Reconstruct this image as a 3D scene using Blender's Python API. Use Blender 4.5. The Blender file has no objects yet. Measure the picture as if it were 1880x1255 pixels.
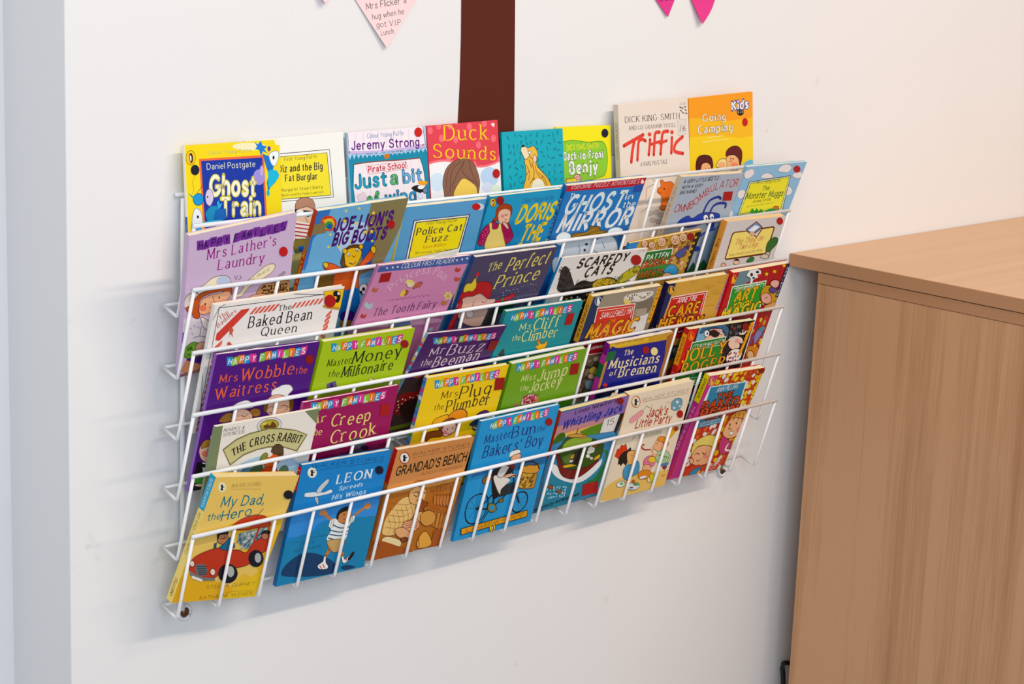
import bpy, bmesh, math, random
from mathutils import Vector, Matrix
from mathutils.geometry import tessellate_polygon
PI = math.pi
scene = bpy.context.scene
COL = scene.collection
# ------------------------------------------------------------------ camera, world, lights, exposure
FLOOR = -0.75                         # rack bottom is the height origin; the floor lies below it
def up(z): return z - FLOOR
CAM_RIGHT = Vector((0.7182043, -0.6947751, 0.0383425)); CAM_DOWN = Vector((-0.1278972, -0.1859730, -0.9741952)); CAM_FWD = Vector((0.6839772, 0.6947673, -0.2224264))
cam_data = bpy.data.cameras.new('camera'); cam = bpy.data.objects.new('camera', cam_data); COL.objects.link(cam)
cam_data.sensor_width = 36; cam_data.sensor_fit = 'HORIZONTAL'; cam_data.lens = 71.2189
cam_data.clip_start = .05
M = Matrix.Identity(4)
for i in range(3):
    M[i][0] = CAM_RIGHT[i]; M[i][1] = -CAM_DOWN[i]; M[i][2] = -CAM_FWD[i]
M.translation = Vector((-1.32082, -1.91925, up(0.87269)))
cam.matrix_world = M
scene.camera = cam
vs = scene.view_settings
scene.display_settings.display_device = 'sRGB'
vs.view_transform = 'Standard'; vs.look = 'None'; vs.gamma = 1; vs.use_curve_mapping = False; vs.exposure = 0.03
world = bpy.data.worlds.new('room_daylight'); scene.world = world; world.use_nodes = True
bg = world.node_tree.nodes['Background']; bg.inputs[0].default_value = (.95, .97, 1.0, 1); bg.inputs[1].default_value = .40
def area(name, loc, target, size, power, col, size_y=None):
    d = bpy.data.lights.new(name, 'AREA'); d.energy = power; d.color = col
    d.size = size
    if size_y: d.shape = 'RECTANGLE'; d.size_y = size_y
    o = bpy.data.objects.new(name, d); COL.objects.link(o); o.location = loc
    o.rotation_euler = (Vector(target) - Vector(loc)).to_track_quat('-Z', 'Y').to_euler()
    return o
area('ceiling_tube_warm', (1.15, -2.3, 3.5), (1.15, 0, 1.0), 3.0, 76, (1, .80, .66), .12)
area('window_light', (-1.7, -3.0, 2.2), (.5, 0, 1.0), 2.0, 68, (.80, .90, 1))

# ------------------------------------------------------------------ materials
def lin(h):
    out = []
    for i in (0, 2, 4):
        c = int(h[i:i+2], 16) / 255
        out.append(c / 12.92 if c <= .04045 else ((c + .055) / 1.055) ** 2.4)
    return out
GAIN = 1.06
def lc(h, k=None):
    k = GAIN if k is None else k
    return tuple(max(.003, min(.88, (v - .02) * k)) for v in lin(h)) + (1,)
def new_mat(name, rough=.5, spec=.5):
    m = bpy.data.materials.new(name); m.use_nodes = True
    b = m.node_tree.nodes['Principled BSDF']; b.inputs['Roughness'].default_value = rough
    b.inputs['Specular IOR Level'].default_value = spec
    return m, m.node_tree, b
def attr_mat(name, rough, spec=.5, coat=0):
    m, nt, b = new_mat(name, rough, spec)
    a = nt.nodes.new('ShaderNodeAttribute'); a.attribute_name = 'print'
    nt.links.new(a.outputs['Color'], b.inputs['Base Color'])
    b.inputs['Coat Weight'].default_value = coat; b.inputs['Coat Roughness'].default_value = .12
    return m, nt, b, a
PRINT = attr_mat('printed_card', .36, .35, .08)[0]
STICK = attr_mat('sticker_paper', .5, .4)[0]
PAGES, nt, b, a = attr_mat('paper_pages', .85, .2)
tc = nt.nodes.new('ShaderNodeTexCoord'); wv = nt.nodes.new('ShaderNodeTexWave'); wv.bands_direction = 'Y'
wv.inputs['Scale'].default_value = 420; wv.inputs['Distortion'].default_value = 1.5; wv.inputs['Detail'].default_value = 1
mx = nt.nodes.new('ShaderNodeMix'); mx.data_type = 'RGBA'; mx.blend_type = 'MULTIPLY'; mx.inputs['Factor'].default_value = .22
nt.links.new(tc.outputs['Object'], wv.inputs['Vector']); nt.links.new(a.outputs['Color'], mx.inputs['A'])
nt.links.new(wv.outputs['Color'], mx.inputs['B']); nt.links.new(mx.outputs['Result'], b.inputs['Base Color'])

def painted(name, base, dirt, rough=.55, scale=3.0, amt=.25, spots=()):
    m, nt, b = new_mat(name, rough, .35)
    N = nt.nodes; Lk = nt.links
    tc = N.new('ShaderNodeTexCoord'); n1 = N.new('ShaderNodeTexNoise'); n1.inputs['Scale'].default_value = scale
    n1.inputs['Detail'].default_value = 6; n1.inputs['Roughness'].default_value = .6
    Lk.new(tc.outputs['Object'], n1.inputs['Vector'])
    r = N.new('ShaderNodeValToRGB'); r.color_ramp.elements[0].position = .55; r.color_ramp.elements[1].position = .8
    r.color_ramp.elements[0].color = (0, 0, 0, 1); r.color_ramp.elements[1].color = (amt, amt, amt, 1)
    Lk.new(n1.outputs['Fac'], r.inputs['Fac'])
    fac = r.outputs['Color']
    for (x, y, z, rad, sx) in spots:
        mp = N.new('ShaderNodeMapping'); mp.inputs['Location'].default_value = (-x / rad * sx, -y / rad, -z / rad)
        mp.inputs['Scale'].default_value = (sx / rad, 1 / rad, 1 / rad)
        g = N.new('ShaderNodeTexGradient'); g.gradient_type = 'SPHERICAL'
        Lk.new(tc.outputs['Object'], mp.inputs['Vector']); Lk.new(mp.outputs['Vector'], g.inputs['Vector'])
        n2 = N.new('ShaderNodeTexNoise'); n2.inputs['Scale'].default_value = 90; n2.inputs['Detail'].default_value = 4
        Lk.new(tc.outputs['Object'], n2.inputs['Vector'])
        rp = N.new('ShaderNodeValToRGB'); rp.color_ramp.elements[0].position = .5; rp.color_ramp.elements[1].position = .75; rp.color_ramp.elements[1].color = (.7, .7, .7, 1)
        Lk.new(n2.outputs['Fac'], rp.inputs['Fac'])
        mm = N.new('ShaderNodeMath'); mm.operation = 'MULTIPLY'; Lk.new(g.outputs['Fac'], mm.inputs[0]); Lk.new(rp.outputs['Color'], mm.inputs[1])
        ad = N.new('ShaderNodeMath'); ad.operation = 'ADD'; ad.use_clamp = True; Lk.new(fac, ad.inputs[0]); Lk.new(mm.outputs[0], ad.inputs[1])
        fac = ad.outputs[0]
    mix = N.new('ShaderNodeMix'); mix.data_type = 'RGBA'; mix.inputs['A'].default_value = base; mix.inputs['B'].default_value = dirt
    Lk.new(fac, mix.inputs['Factor']); Lk.new(mix.outputs['Result'], b.inputs['Base Color'])
    nb = N.new('ShaderNodeTexNoise'); nb.inputs['Scale'].default_value = 140; Lk.new(tc.outputs['Object'], nb.inputs['Vector'])
    bp = N.new('ShaderNodeBump'); bp.inputs['Strength'].default_value = .06; bp.inputs['Distance'].default_value = .002
    Lk.new(nb.outputs['Fac'], bp.inputs['Height']); Lk.new(bp.outputs['Normal'], b.inputs['Normal'])
    return m
def plain(name, col, rough=.5, metal=0, spec=.5):
    m, nt, b = new_mat(name, rough, spec)
    b.inputs['Base Color'].default_value = col; b.inputs['Metallic'].default_value = metal
    n = nt.nodes.new('ShaderNodeTexNoise'); n.inputs['Scale'].default_value = 35
    mp = nt.nodes.new('ShaderNodeMapRange'); mp.inputs['To Min'].default_value = rough * .85; mp.inputs['To Max'].default_value = min(1, rough * 1.15)
    nt.links.new(n.outputs['Fac'], mp.inputs['Value']); nt.links.new(mp.outputs['Result'], b.inputs['Roughness'])
    return m
def wood(name, c1, c2, axis, rough=.42):
    m, nt, b = new_mat(name, rough, .4); N = nt.nodes; Lk = nt.links
    tc = N.new('ShaderNodeTexCoord'); mp = N.new('ShaderNodeMapping')
    sc = [26, 26, 26]; sc[axis] = .55; mp.inputs['Scale'].default_value = sc
    Lk.new(tc.outputs['Object'], mp.inputs['Vector'])
    n1 = N.new('ShaderNodeTexNoise'); n1.inputs['Scale'].default_value = 1.0; n1.inputs['Detail'].default_value = 5; n1.inputs['Distortion'].default_value = .25
    Lk.new(mp.outputs['Vector'], n1.inputs['Vector'])
    mp2 = N.new('ShaderNodeMapping'); s2 = [420, 420, 420]; s2[axis] = 9; mp2.inputs['Scale'].default_value = s2
    Lk.new(tc.outputs['Object'], mp2.inputs['Vector'])
    n2 = N.new('ShaderNodeTexNoise'); n2.inputs['Scale'].default_value = 1.0; n2.inputs['Detail'].default_value = 2
    Lk.new(mp2.outputs['Vector'], n2.inputs['Vector'])
    mp3 = N.new('ShaderNodeMapping'); s3 = [7, 7, 7]; s3[axis] = .35; mp3.inputs['Scale'].default_value = s3
    Lk.new(tc.outputs['Object'], mp3.inputs['Vector'])
    n3 = N.new('ShaderNodeTexNoise'); n3.inputs['Scale'].default_value = 1; n3.inputs['Detail'].default_value = 1
    Lk.new(mp3.outputs['Vector'], n3.inputs['Vector'])
    wv = N.new('ShaderNodeMath'); wv.operation = 'MULTIPLY_ADD'; wv.inputs[1].default_value = .35
    Lk.new(n2.outputs['Fac'], wv.inputs[0]); Lk.new(n1.outputs['Fac'], wv.inputs[2])
    w2 = N.new('ShaderNodeMath'); w2.operation = 'MULTIPLY_ADD'; w2.inputs[1].default_value = .5
    Lk.new(n3.outputs['Fac'], w2.inputs[0]); Lk.new(wv.outputs[0], w2.inputs[2])
    r = N.new('ShaderNodeValToRGB'); r.color_ramp.elements[0].position = .72; r.color_ramp.elements[1].position = 1.10
    r.color_ramp.elements[0].color = c1; r.color_ramp.elements[1].color = c2
    Lk.new(w2.outputs[0], r.inputs['Fac']); Lk.new(r.outputs['Color'], b.inputs['Base Color'])
    return m

# ------------------------------------------------------------------ object helpers
def link(name, bm, mat, parent=None, smooth=False):
    me = bpy.data.meshes.new(name); bm.to_mesh(me); bm.free()
    me.materials.append(mat)
    if smooth:
        for p in me.polygons: p.use_smooth = True
    o = bpy.data.objects.new(name, me); COL.objects.link(o)
    if parent: o.parent = parent
    return o
def empty(name, loc, label, cat, group=None, mat=None):
    o = bpy.data.objects.new(name, None); COL.objects.link(o); o.empty_display_size = .05
    if mat is not None: o.matrix_world = mat
    else: o.location = loc
    tag(o, label, cat, group); return o
def tag(o, label, cat, group=None):
    o['label'] = label; o['category'] = cat
    if group: o['group'] = group
    return o
def box(bm, x0, x1, y0, y1, z0, z1, bev=0):
    v = [bm.verts.new((x, y, z)) for z in (z0, z1) for y in (y0, y1) for x in (x0, x1)]
    f = [bm.faces.new([v[i] for i in q]) for q in ((0, 2, 3, 1), (4, 5, 7, 6), (0, 1, 5, 4), (2, 6, 7, 3), (0, 4, 6, 2), (1, 3, 7, 5))]
    if bev:
        es = list({e for q in f for e in q.edges})
        bmesh.ops.bevel(bm, geom=es, offset=bev, segments=2, affect='EDGES', profile=.5)
    return f
def tube(bm, pts, r, n=10):
    pts = [Vector(p) for p in pts]; rings = []
    for i, p in enumerate(pts):
        a = (pts[i] - pts[i-1]).normalized() if i > 0 else None
        c = (pts[i+1] - pts[i]).normalized() if i < len(pts) - 1 else None
        d = (a + c).normalized() if a and c else (a or c)
        ref = Vector((0, 0, 1)) if abs(d.z) < .9 else Vector((1, 0, 0))
        s = d.cross(ref).normalized(); t = s.cross(d).normalized()
        k = 1 / max(.5, d.dot(a)) if a and c else 1
        rings.append([bm.verts.new(p + (s * math.cos(2*PI*j/n) + t * math.sin(2*PI*j/n)) * r) for j in range(n)])
    for q, w in zip(rings, rings[1:]):
        for j in range(n): bm.faces.new((q[j], q[(j+1) % n], w[(j+1) % n], w[j]))
    bm.faces.new(rings[0][::-1]); bm.faces.new(rings[-1])
def rounded(pts, r, n=5):
    pts = [Vector(p) for p in pts]; out = [pts[0]]
    for i in range(1, len(pts) - 1):
        a = (pts[i-1] - pts[i]); b = (pts[i+1] - pts[i]); k = min(r, a.length * .45, b.length * .45)
        p0 = pts[i] + a.normalized() * k; p1 = pts[i] + b.normalized() * k
        for j in range(n + 1):
            t = j / n; out.append(p0 * (1-t)**2 + pts[i] * 2*t*(1-t) + p1 * t*t)
    out.append(pts[-1]); return out

# ------------------------------------------------------------------ lettering: a stroke alphabet (cap height 7, x height 4.8)
GL = {
'A':"0,0 3,7 6,0;1.1,2.4 4.9,2.4",'B':"0,3.6 0,7 2.4,7 @2.4,5.3,1.7,1.7,90,-90 0,3.6 2.6,3.6 @2.6,1.8,2.1,1.8,90,-90 0,0 0,3.6",'C':"@3.1,3.5,3.1,3.5,48,312",
'D':"0,0 0,7 2,7 @2,3.5,3.5,3.5,90,-90 0,0",'E':"4.2,7 0,7 0,0 4.4,0;0,3.7 3.5,3.7",'F':"4.2,7 0,7 0,0;0,3.6 3.3,3.6",
'G':"@3.1,3.5,3.1,3.5,48,330 5.9,3.1 3.7,3.1",'H':"0,0 0,7;5,0 5,7;0,3.6 5,3.6",'I':"0,0 0,7",'J':"3.2,7 3.2,1.9 @1.6,1.9,1.6,1.9,0,-170",
'K':"0,0 0,7;4.6,7 0,2.8;1.5,4.2 5,0",'L':"0,7 0,0 4,0",'M':"0,0 .4,7 3.3,1.2 6.2,7 6.6,0",'N':"0,0 0,7 5,0 5,7",'O':"@3.3,3.5,3.3,3.5,90,450",
'P':"0,0 0,7 2.5,7 @2.5,5.1,1.9,1.9,90,-90 0,3.2",'Q':"@3.3,3.5,3.3,3.5,90,450;3.6,1.6 6.4,-.9",'R':"0,0 0,7 2.5,7 @2.5,5.2,1.8,1.8,90,-90 0,3.4;2.2,3.4 5,0",
'S':"~4.3,5.7 3.4,6.85 1.8,6.95 .5,5.9 .8,4.3 2.5,3.6 4.3,2.8 4.7,1.3 3.4,.1 1.5,.1 .1,1.3",'T':"0,7 5.4,7;2.7,7 2.7,0",'U':"0,7 0,2.4 @2.4,2.4,2.4,2.4,180,360 4.8,7",
'V':"0,7 2.8,0 5.6,7",'W':"0,7 2,0 4.1,6.4 6.2,0 8.2,7",'X':"0,7 5,0;5,7 0,0",'Y':"0,7 2.6,3.3 5.2,7;2.6,3.3 2.6,0",'Z':"0,7 4.6,7 0,0 4.8,0",
'a':"~.5,3.9 1.7,4.75 3.1,4.4 3.5,3.2 3.5,1 3.8,0;~3.5,2.8 1.6,2.5 .2,1.4 .8,.2 2.1,.15 3.5,1.4",'b':"0,7.4 0,0;@1.9,2.4,1.9,2.4,165,-165",'c':"@2.2,2.4,2.2,2.4,45,315",
'd':"3.8,7.4 3.8,0;@1.95,2.4,1.9,2.4,15,345",'e':".1,2.5 4,2.5 @2.1,2.4,2,2.4,3,318",'f':"~3.2,6.7 2.3,7.4 1.3,6.6 1.1,5;1.1,5.2 1.1,0;0,4.7 2.5,4.7",
'g':"3.8,4.8 3.8,-.4 @1.95,-.5,1.85,1.8,0,-160;@1.95,2.5,1.9,2.3,15,345",'h':"0,7.4 0,0;0,3 @1.8,2.9,1.8,1.9,180,0 3.6,0",'i':"0,4.8 0,0;*0,6.6",
'j':"1,4.8 1,-1 @-.1,-1,1.1,1.1,0,-120;*1,6.6",'k':"0,7.4 0,0;3.4,4.8 0,1.9;1.2,2.9 3.7,0",'l':"0,7.4 0,0",
'm':"0,4.8 0,0;0,3.1 @1.6,3.1,1.6,1.7,180,0 3.2,0;3.2,3.1 @4.8,3.1,1.6,1.7,180,0 6.4,0",'n':"0,4.8 0,0;0,3 @1.8,2.9,1.8,1.9,180,0 3.6,0",'o':"@2.2,2.4,2.2,2.4,90,450",
'p':"0,4.8 0,-2.2;@1.9,2.4,1.9,2.4,165,-165",'q':"3.8,4.8 3.8,-2.2;@1.95,2.4,1.9,2.4,15,345",'r':"0,4.8 0,0;0,2.8 @1.7,2.8,1.7,2,180,50",
's':"~3.1,3.9 2.2,4.75 1,4.65 .4,3.7 1,2.8 2.2,2.3 3.1,1.4 2.6,.3 1.3,.05 .1,.9",'t':"1.2,6.4 1.2,1 @2.2,1,1,1,180,290;0,4.7 2.7,4.7",'u':"0,4.8 0,1.8 @1.8,1.8,1.8,1.8,180,360;3.6,4.8 3.6,0",
'v':"0,4.8 2,0 4,4.8",'w':"0,4.8 1.5,0 3.1,4.4 4.7,0 6.2,4.8",'x':"0,4.8 3.6,0;3.6,4.8 0,0",'y':"0,4.8 2,0;4,4.8 1.2,-2.2",'z':"0,4.8 3.4,4.8 0,0 3.6,0",
'.':"*0,.35",',':".5,.6 0,-1","'":".2,7.2 0,5.3",'-':"0,2.6 2,2.6",'!':"0,7.2 0,2.2;*0,.35",'/':"0,-.5 2.6,7.4",
'&':"~5,0 3.4,1.8 1.4,4.4 1,5.8 2,6.9 3.1,6 2.6,4.6 .9,3.2 .2,1.6 1,.2 2.6,0 4,1.2 4.8,3.2",'1':"0,5.6 1.5,7 1.5,0",'5':"3.8,7 .7,7 .5,4;~.5,4 2.2,4.3 3.9,3.3 4,1.6 2.8,.2 1.2,0 0,.7",
'6':"~3.4,6.8 1.6,5.2 .4,3 .4,1.2 1.7,0 3.2,.4 3.8,2 2.8,3.4 1.4,3.2 .5,1.8",'9':"@2,4.9,2,2.1,0,360;~4,4.9 3.8,2.6 2.4,0",'3':"~.2,6.2 1.6,7 3.4,6.4 3.4,4.6 1.8,3.7 3.6,3.2 4,1.4 2.6,.1 .2,.6",
'0':"@2.1,3.5,2.1,3.5,90,450",'£':"~3.8,6 2.6,7 1.4,6.2 1.4,3 .9,.6 0,0;0,0 4,0;0,3.4 3,3.4"}
def catmull(p, closed, n=4):
    out = []; m = len(p); rng = m if closed else m - 1
    for i in range(rng):
        g = (lambda k: p[k % m]) if closed else (lambda k: p[max(0, min(m - 1, k))])
        a, b, c, d = g(i-1), g(i), g(i+1), g(i+2)
        for j in range(n):
            t = j / n; t2 = t*t; t3 = t2*t
            out.append(tuple(.5*((2*b[k]) + (-a[k]+c[k])*t + (2*a[k]-5*b[k]+4*c[k]-d[k])*t2 + (-a[k]+3*b[k]-3*c[k]+d[k])*t3) for k in (0, 1)))
    if not closed: out.append(p[-1])
    return out
_gc = {}
def glyph(ch):
    if ch in _gc: return _gc[ch]
    strokes = []; w = 0
    for s in GL.get(ch, '').split(';'):
        if not s: continue
        if s[0] == '*':
            x, y = map(float, s[1:].split(',')); strokes.append(('dot', [(x, y)])); w = max(w, x); continue
        sm = s[0] == '~'; s = s.lstrip('~'); pts = []
        for tk in s.split():
            if tk[0] == '@':
                cx, cy, rx, ry, a0, a1 = map(float, tk[1:].split(',')); n = max(4, int(abs(a1 - a0) / 20))
                for i in range(n + 1):
                    a = math.radians(a0 + (a1 - a0) * i / n); pts.append((cx + rx*math.cos(a), cy + ry*math.sin(a)))
            else: pts.append(tuple(map(float, tk.split(','))))
        if sm: pts = catmull(pts, False, 4)
        q = [pts[0]]
        for p in pts[1:]:
            if abs(p[0]-q[-1][0]) + abs(p[1]-q[-1][1]) > 1e-4: q.append(p)
        strokes.append(('line', q)); w = max(w, max(p[0] for p in q))
    _gc[ch] = (strokes, w); return _gc[ch]
STY = {'n': (.75, .85, 0), 's': (.95, .40, 1), 'S': (1.35, .42, 1), 'B': (1.25, .92, 0), 'X': (1.75, .9, 0), 'h': (.6, 1, 0), 'H': (1.0, .9, 0)}
def ribbon(pts, wid):
    # polyline (list of 2D) with width function -> quads; split at sharp corners
    runs = [[pts[0]]]
    for i in range(1, len(pts)):
        runs[-1].append(pts[i])
        if i < len(pts) - 1:
            a = (pts[i][0]-pts[i-1][0], pts[i][1]-pts[i-1][1]); b = (pts[i+1][0]-pts[i][0], pts[i+1][1]-pts[i][1])
            la = math.hypot(*a) or 1; lb = math.hypot(*b) or 1
            if (a[0]*b[0] + a[1]*b[1]) / la / lb < .6: runs.append([pts[i]])
    quads = []
    for ri, r in enumerate(runs):
        if len(r) < 2: continue
        L = []; n = len(r); closed = len(runs) == 1 and math.hypot(r[0][0]-r[-1][0], r[0][1]-r[-1][1]) < 1e-3
        for i, p in enumerate(r):
            a = r[i-1] if i > 0 else (r[-2] if closed else r[i]); b = r[i+1] if i < n - 1 else (r[1] if closed else r[i])
            d = (b[0]-a[0], b[1]-a[1]); l = math.hypot(*d) or 1; d = (d[0]/l, d[1]/l); w = wid(d) / 2
            q = p
            if not closed:
                if i == 0 and ri > 0: q = (p[0]-d[0]*w*.8, p[1]-d[1]*w*.8)
                if i == n - 1 and ri < len(runs) - 1: q = (p[0]+d[0]*w*.8, p[1]+d[1]*w*.8)
            L.append(((q[0]-d[1]*w, q[1]+d[0]*w), (q[0]+d[1]*w, q[1]-d[0]*w)))
        for u, v in zip(L, L[1:]): quads.append([u[0], v[0], v[1], u[1]])
    return quads
def ngon(c, r, n=8): return [(c[0]+r*math.cos(2*PI*i/n), c[1]+r*math.sin(2*PI*i/n)) for i in range(n)]
def lettering(txt, base, cap, st, grow=0.0):
    """polygons (v up is negative) for a text run on a baseline polyline; cap = cap height"""
    key = st[0]; W, con, ser = STY[key]; it = 'i' in st; jit = 'j' in st; rnd = 'r' in st or key in 'hH' or grow > 0
    k = cap / 7.0; W = W + grow * 2 / k; cap_g = 1.25 if ser else 1.35
    def wid(d): return W * (con + (1 - con) * abs(d[1])) if grow == 0 else W * (con + (1 - con) * abs(d[1])) + 0
    pens = []; x = 0
    gap = (1.75 if ser else 1.15) + STY[key][0] * 1.05
    for i, ch in enumerate(txt):
        if ch == ' ': x += 3.3; continue
        s, w = glyph(ch); pens.append((i, ch, x, w, s)); x += w + gap
    tot = x - gap
    if tot <= 0: tot = 1
    if len(base) > 2: base = catmull([tuple(b) for b in base], False, 8)
    seg = [math.hypot(b[0]-a[0], b[1]-a[1]) for a, b in zip(base, base[1:])]; LT = sum(seg)
    sx = LT / (tot * k) if len(pens) > 1 or len(txt) > 1 else 1
    if len(pens) == 1:
        w = pens[0][3]; sx = min(1.3, max(.5, LT / max(.1, w * k))) if w > .5 else 1
    W *= 1 if key == 'X' else min(1.4, max(.9, sx ** -.6))
    def at(dist):
        for (a, b), l in zip(zip(base, base[1:]), seg):
            if dist <= l or (a, b) == (base[-2], base[-1]):
                f = dist / l if l else 0
                return (a[0]+(b[0]-a[0])*f, a[1]+(b[1]-a[1])*f), ((b[0]-a[0])/(l or 1), (b[1]-a[1])/(l or 1))
            dist -= l
    out = []
    for i, ch, x0, w, strokes in pens:
        (bx, by), t = at((x0 + w/2) * k * sx)
        ja = math.sin(i*2.3+len(txt)) * .09 if jit else 0; jb = math.sin(i*1.7+.6) * .35 if jit else 0; js = 1 + (math.sin(i*3.1) * .07 if jit else 0)
        n = (t[1], -t[0])        # up direction (v grows downward)
        ca, sa = math.cos(ja), math.sin(ja)
        def mp(p):
            px = (p[0] - w/2) * sx * js; py = (p[1] + jb) * js
            if it: px += (p[1] - 2.5) * .2
            px, py = px*ca - py*sa, px*sa + py*ca
            return (bx + (t[0]*px + n[0]*py) * k, by + (t[1]*px + n[1]*py) * k)
        for kind, q in strokes:
            if kind == 'dot': out.append([mp(v) for v in ngon(q[0], W * .62, 10)]); continue
            for quad in ribbon(q, wid): out.append([mp(v) for v in quad])
            if rnd:
                for e in (q[0], q[-1]): out.append([mp(v) for v in ngon(e, W*(con+1)/4, 8)])
            if ser:
                pts = [(q[0], q[1]), (q[-1], q[-2])]
                if ch in 'MNVWvw' and len(q) > 3: pts += [(q[j], q[j-1]) for j in range(1, len(q)-1) if q[j][1] > 6.5 or (ch == 'N' and q[j][1] < .1)]
                for e, f in pts:
                    d = (e[0]-f[0], e[1]-f[1]); l = math.hypot(*d) or 1
                    th = max(.28, W * con * .62) ; hl = .62 + W * .62
                    if abs(d[1]) / l > .5 and min(abs(e[1]-v) for v in (0, 7, 4.8, 7.4, -2.2)) < .12 and ch not in 'OQCGSaegcos56903&':
                        sg = 1 if e[1] > .5 else -1
                        yy = e[1] - (th if sg > 0 else 0)
                        lo, hi = (-hl, hl) if not (ch in 'bdhiklmnpru' and e[1] > 4) else (-hl, W*.4)
                        if ch == 't' : continue
                        out.append([mp(v) for v in ((e[0]+lo, yy), (e[0]+hi, yy), (e[0]+hi, yy+th), (e[0]+lo, yy+th))])
                    elif abs(d[0]) / l > .8 and ch in 'ETLFZz':
                        hh = .75 + W*.3; s2 = -1 if e[1] > 5 or (ch in 'zZ' and e[1] > 4) else 1
                        if ch in 'EF' and 2 < e[1] < 5: y0, y1 = e[1]-hh*.7, e[1]+hh*.7
                        else: y0, y1 = (e[1]-hh*1.6, e[1]+W*con*.5) if s2 < 0 else (e[1]-W*con*.5, e[1]+hh*1.6)
                        out.append([mp(v) for v in ((e[0]-th*.5, y0), (e[0]+th*.5, y0), (e[0]+th*.5, y1), (e[0]-th*.5, y1))])
    return out
def clip(poly, w, h):
    for ax, lim, sgn in ((0, 0, 1), (0, w, -1), (1, 0, 1), (1, h, -1)):
        out = []
        for i in range(len(poly)):
            a, b = poly[i-1], poly[i]; ia = (a[ax]-lim)*sgn >= 0; ib = (b[ax]-lim)*sgn >= 0
            if ia != ib:
                f = (lim - a[ax]) / (b[ax] - a[ax]); out.append((a[0]+(b[0]-a[0])*f, a[1]+(b[1]-a[1])*f))
            if ib: out.append(b)
        poly = out
        if len(poly) < 3: return []
    return poly
class Print:
    """flat printed layers on a card; u right, v down, millimetres"""
    def __init__(s, w, h): s.w, s.h = w, h; s.items = []; s.boxes = []
    def layer(s, polys):
        xs = [p[0] for q in polys for p in q]; ys = [p[1] for q in polys for p in q]
        if not xs: return 0
        bb = (min(xs), min(ys), max(xs), max(ys)); L = 0
        for (b, l) in s.boxes:
            if b[0] < bb[2] and bb[0] < b[2] and b[1] < bb[3] and bb[1] < b[3]: L = max(L, l)
        s.boxes.append((bb, L + 1)); return L + 1
    def add(s, col, polys):
        polys = [q for q in (clip(p, s.w, s.h) for p in polys) if len(q) > 2]
        if polys: s.items.append((s.layer(polys), lc(col), polys))
    def line(s, col, w, pts): s.add(col, ribbon(pts, lambda d: w) + [ngon(pts[0], w/2, 6), ngon(pts[-1], w/2, 6)])
    def shape(s, col, pts, o=None, ow=.4, smooth=False):
        if smooth: pts = catmull(pts, True, 4)
        s.add(col, [pts])
        if o: s.line(o, ow, list(pts) + [pts[0]])
    def draw(s, els):
        for e in els:
            k = e[0]
            if k in 'PB': s.shape(e[1], P2(e[2]), *( (e[3], e[4]/10) if len(e) > 3 else ()), smooth=k == 'B')
            elif k == 'L': s.line(e[1], e[2]/10, P2(e[3]))
            elif k == 'C': s.line(e[1], e[2]/10, catmull(P2(e[3]), False, 5))
            elif k == 'T':
                base = P2(e[3]); cap = e[4]/10
                if len(e) > 6: s.add(e[6], lettering(e[2], base, cap, e[5], e[7]/10))
                s.add(e[1], lettering(e[2], base, cap, e[5]))
            elif k == 'K':
                cols, q, n, r, asp, seed = e[1].split(), P2(e[2]), e[3], e[4]/10, e[5], e[6]; rg = random.Random(seed)
                wd = math.hypot(q[1][0]-q[0][0], q[1][1]-q[0][1]); hg = math.hypot(q[3][0]-q[0][0], q[3][1]-q[0][1])
                nx = max(1, round(math.sqrt(n * wd / max(hg, .1)))); ny = max(1, round(n / nx)); by = {}; ol = []
                for i in range(nx):
                    for j in range(ny):
                        u = (i + .5 + rg.uniform(-.25, .25)) / nx; v = (j + .5 + rg.uniform(-.25, .25)) / ny
                        p = [(1-v)*((1-u)*q[0][c]+u*q[1][c]) + v*((1-u)*q[3][c]+u*q[2][c]) for c in (0, 1)]
                        a = rg.uniform(0, PI); lx = min(r*asp, wd/nx*.62); ly = min(r, hg/ny*.5, lx); g = rg.uniform(.75, 1.05)
                        def el(m): return [(p[0]+(lx*g+m)*math.cos(t)*math.cos(a)-(ly*g+m)*math.sin(t)*math.sin(a), p[1]+(lx*g+m)*math.cos(t)*math.sin(a)+(ly*g+m)*math.sin(t)*math.cos(a)) for t in [2*PI*z/9 for z in range(9)]]
                        by.setdefault(rg.choice(cols), []).append(el(0)); ol.append(el(.35))
                if len(e) > 7: s.add(e[7], ol)
                for ci, (c, polys) in enumerate(sorted(by.items())): s.add(c, polys)
    def build(s, bm, colors, put):
        """put(u, v, layer) -> 3D point"""
        for L, col, polys in s.items:
            for q in polys:
                try: tris = [(0, 1, 2)] if len(q) == 3 else ([tuple(range(len(q)))] if len(q) <= 4 and convex(q) else tessellate_polygon([[Vector((p[0], p[1], 0)) for p in q]]))
                except Exception: continue
                vs_ = [bm.verts.new(put(p[0], p[1], L)) for p in q]
                for t in tris:
                    tt = [vs_[i] for i in t]; pp = [q[i] for i in t]
                    ar = sum(pp[i-1][0]*pp[i][1] - pp[i][0]*pp[i-1][1] for i in range(len(pp)))
                    if abs(ar) < 1e-6: continue
                    try: f = bm.faces.new(tt if ar < 0 else tt[::-1])
                    except ValueError: continue
                    colors.append((f, col))
def convex(q):
    sg = 0
    for i in range(len(q)):
        a, b, c = q[i-2], q[i-1], q[i]; z = (b[0]-a[0])*(c[1]-b[1]) - (b[1]-a[1])*(c[0]-b[0])
        if abs(z) < 1e-9: continue
        if sg and (z > 0) != (sg > 0): return False
        sg = z
    return True
def P2(s):
    v = [int(a)/10 for a in s.split()]
    return list(zip(v[::2], v[1::2]))
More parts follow.
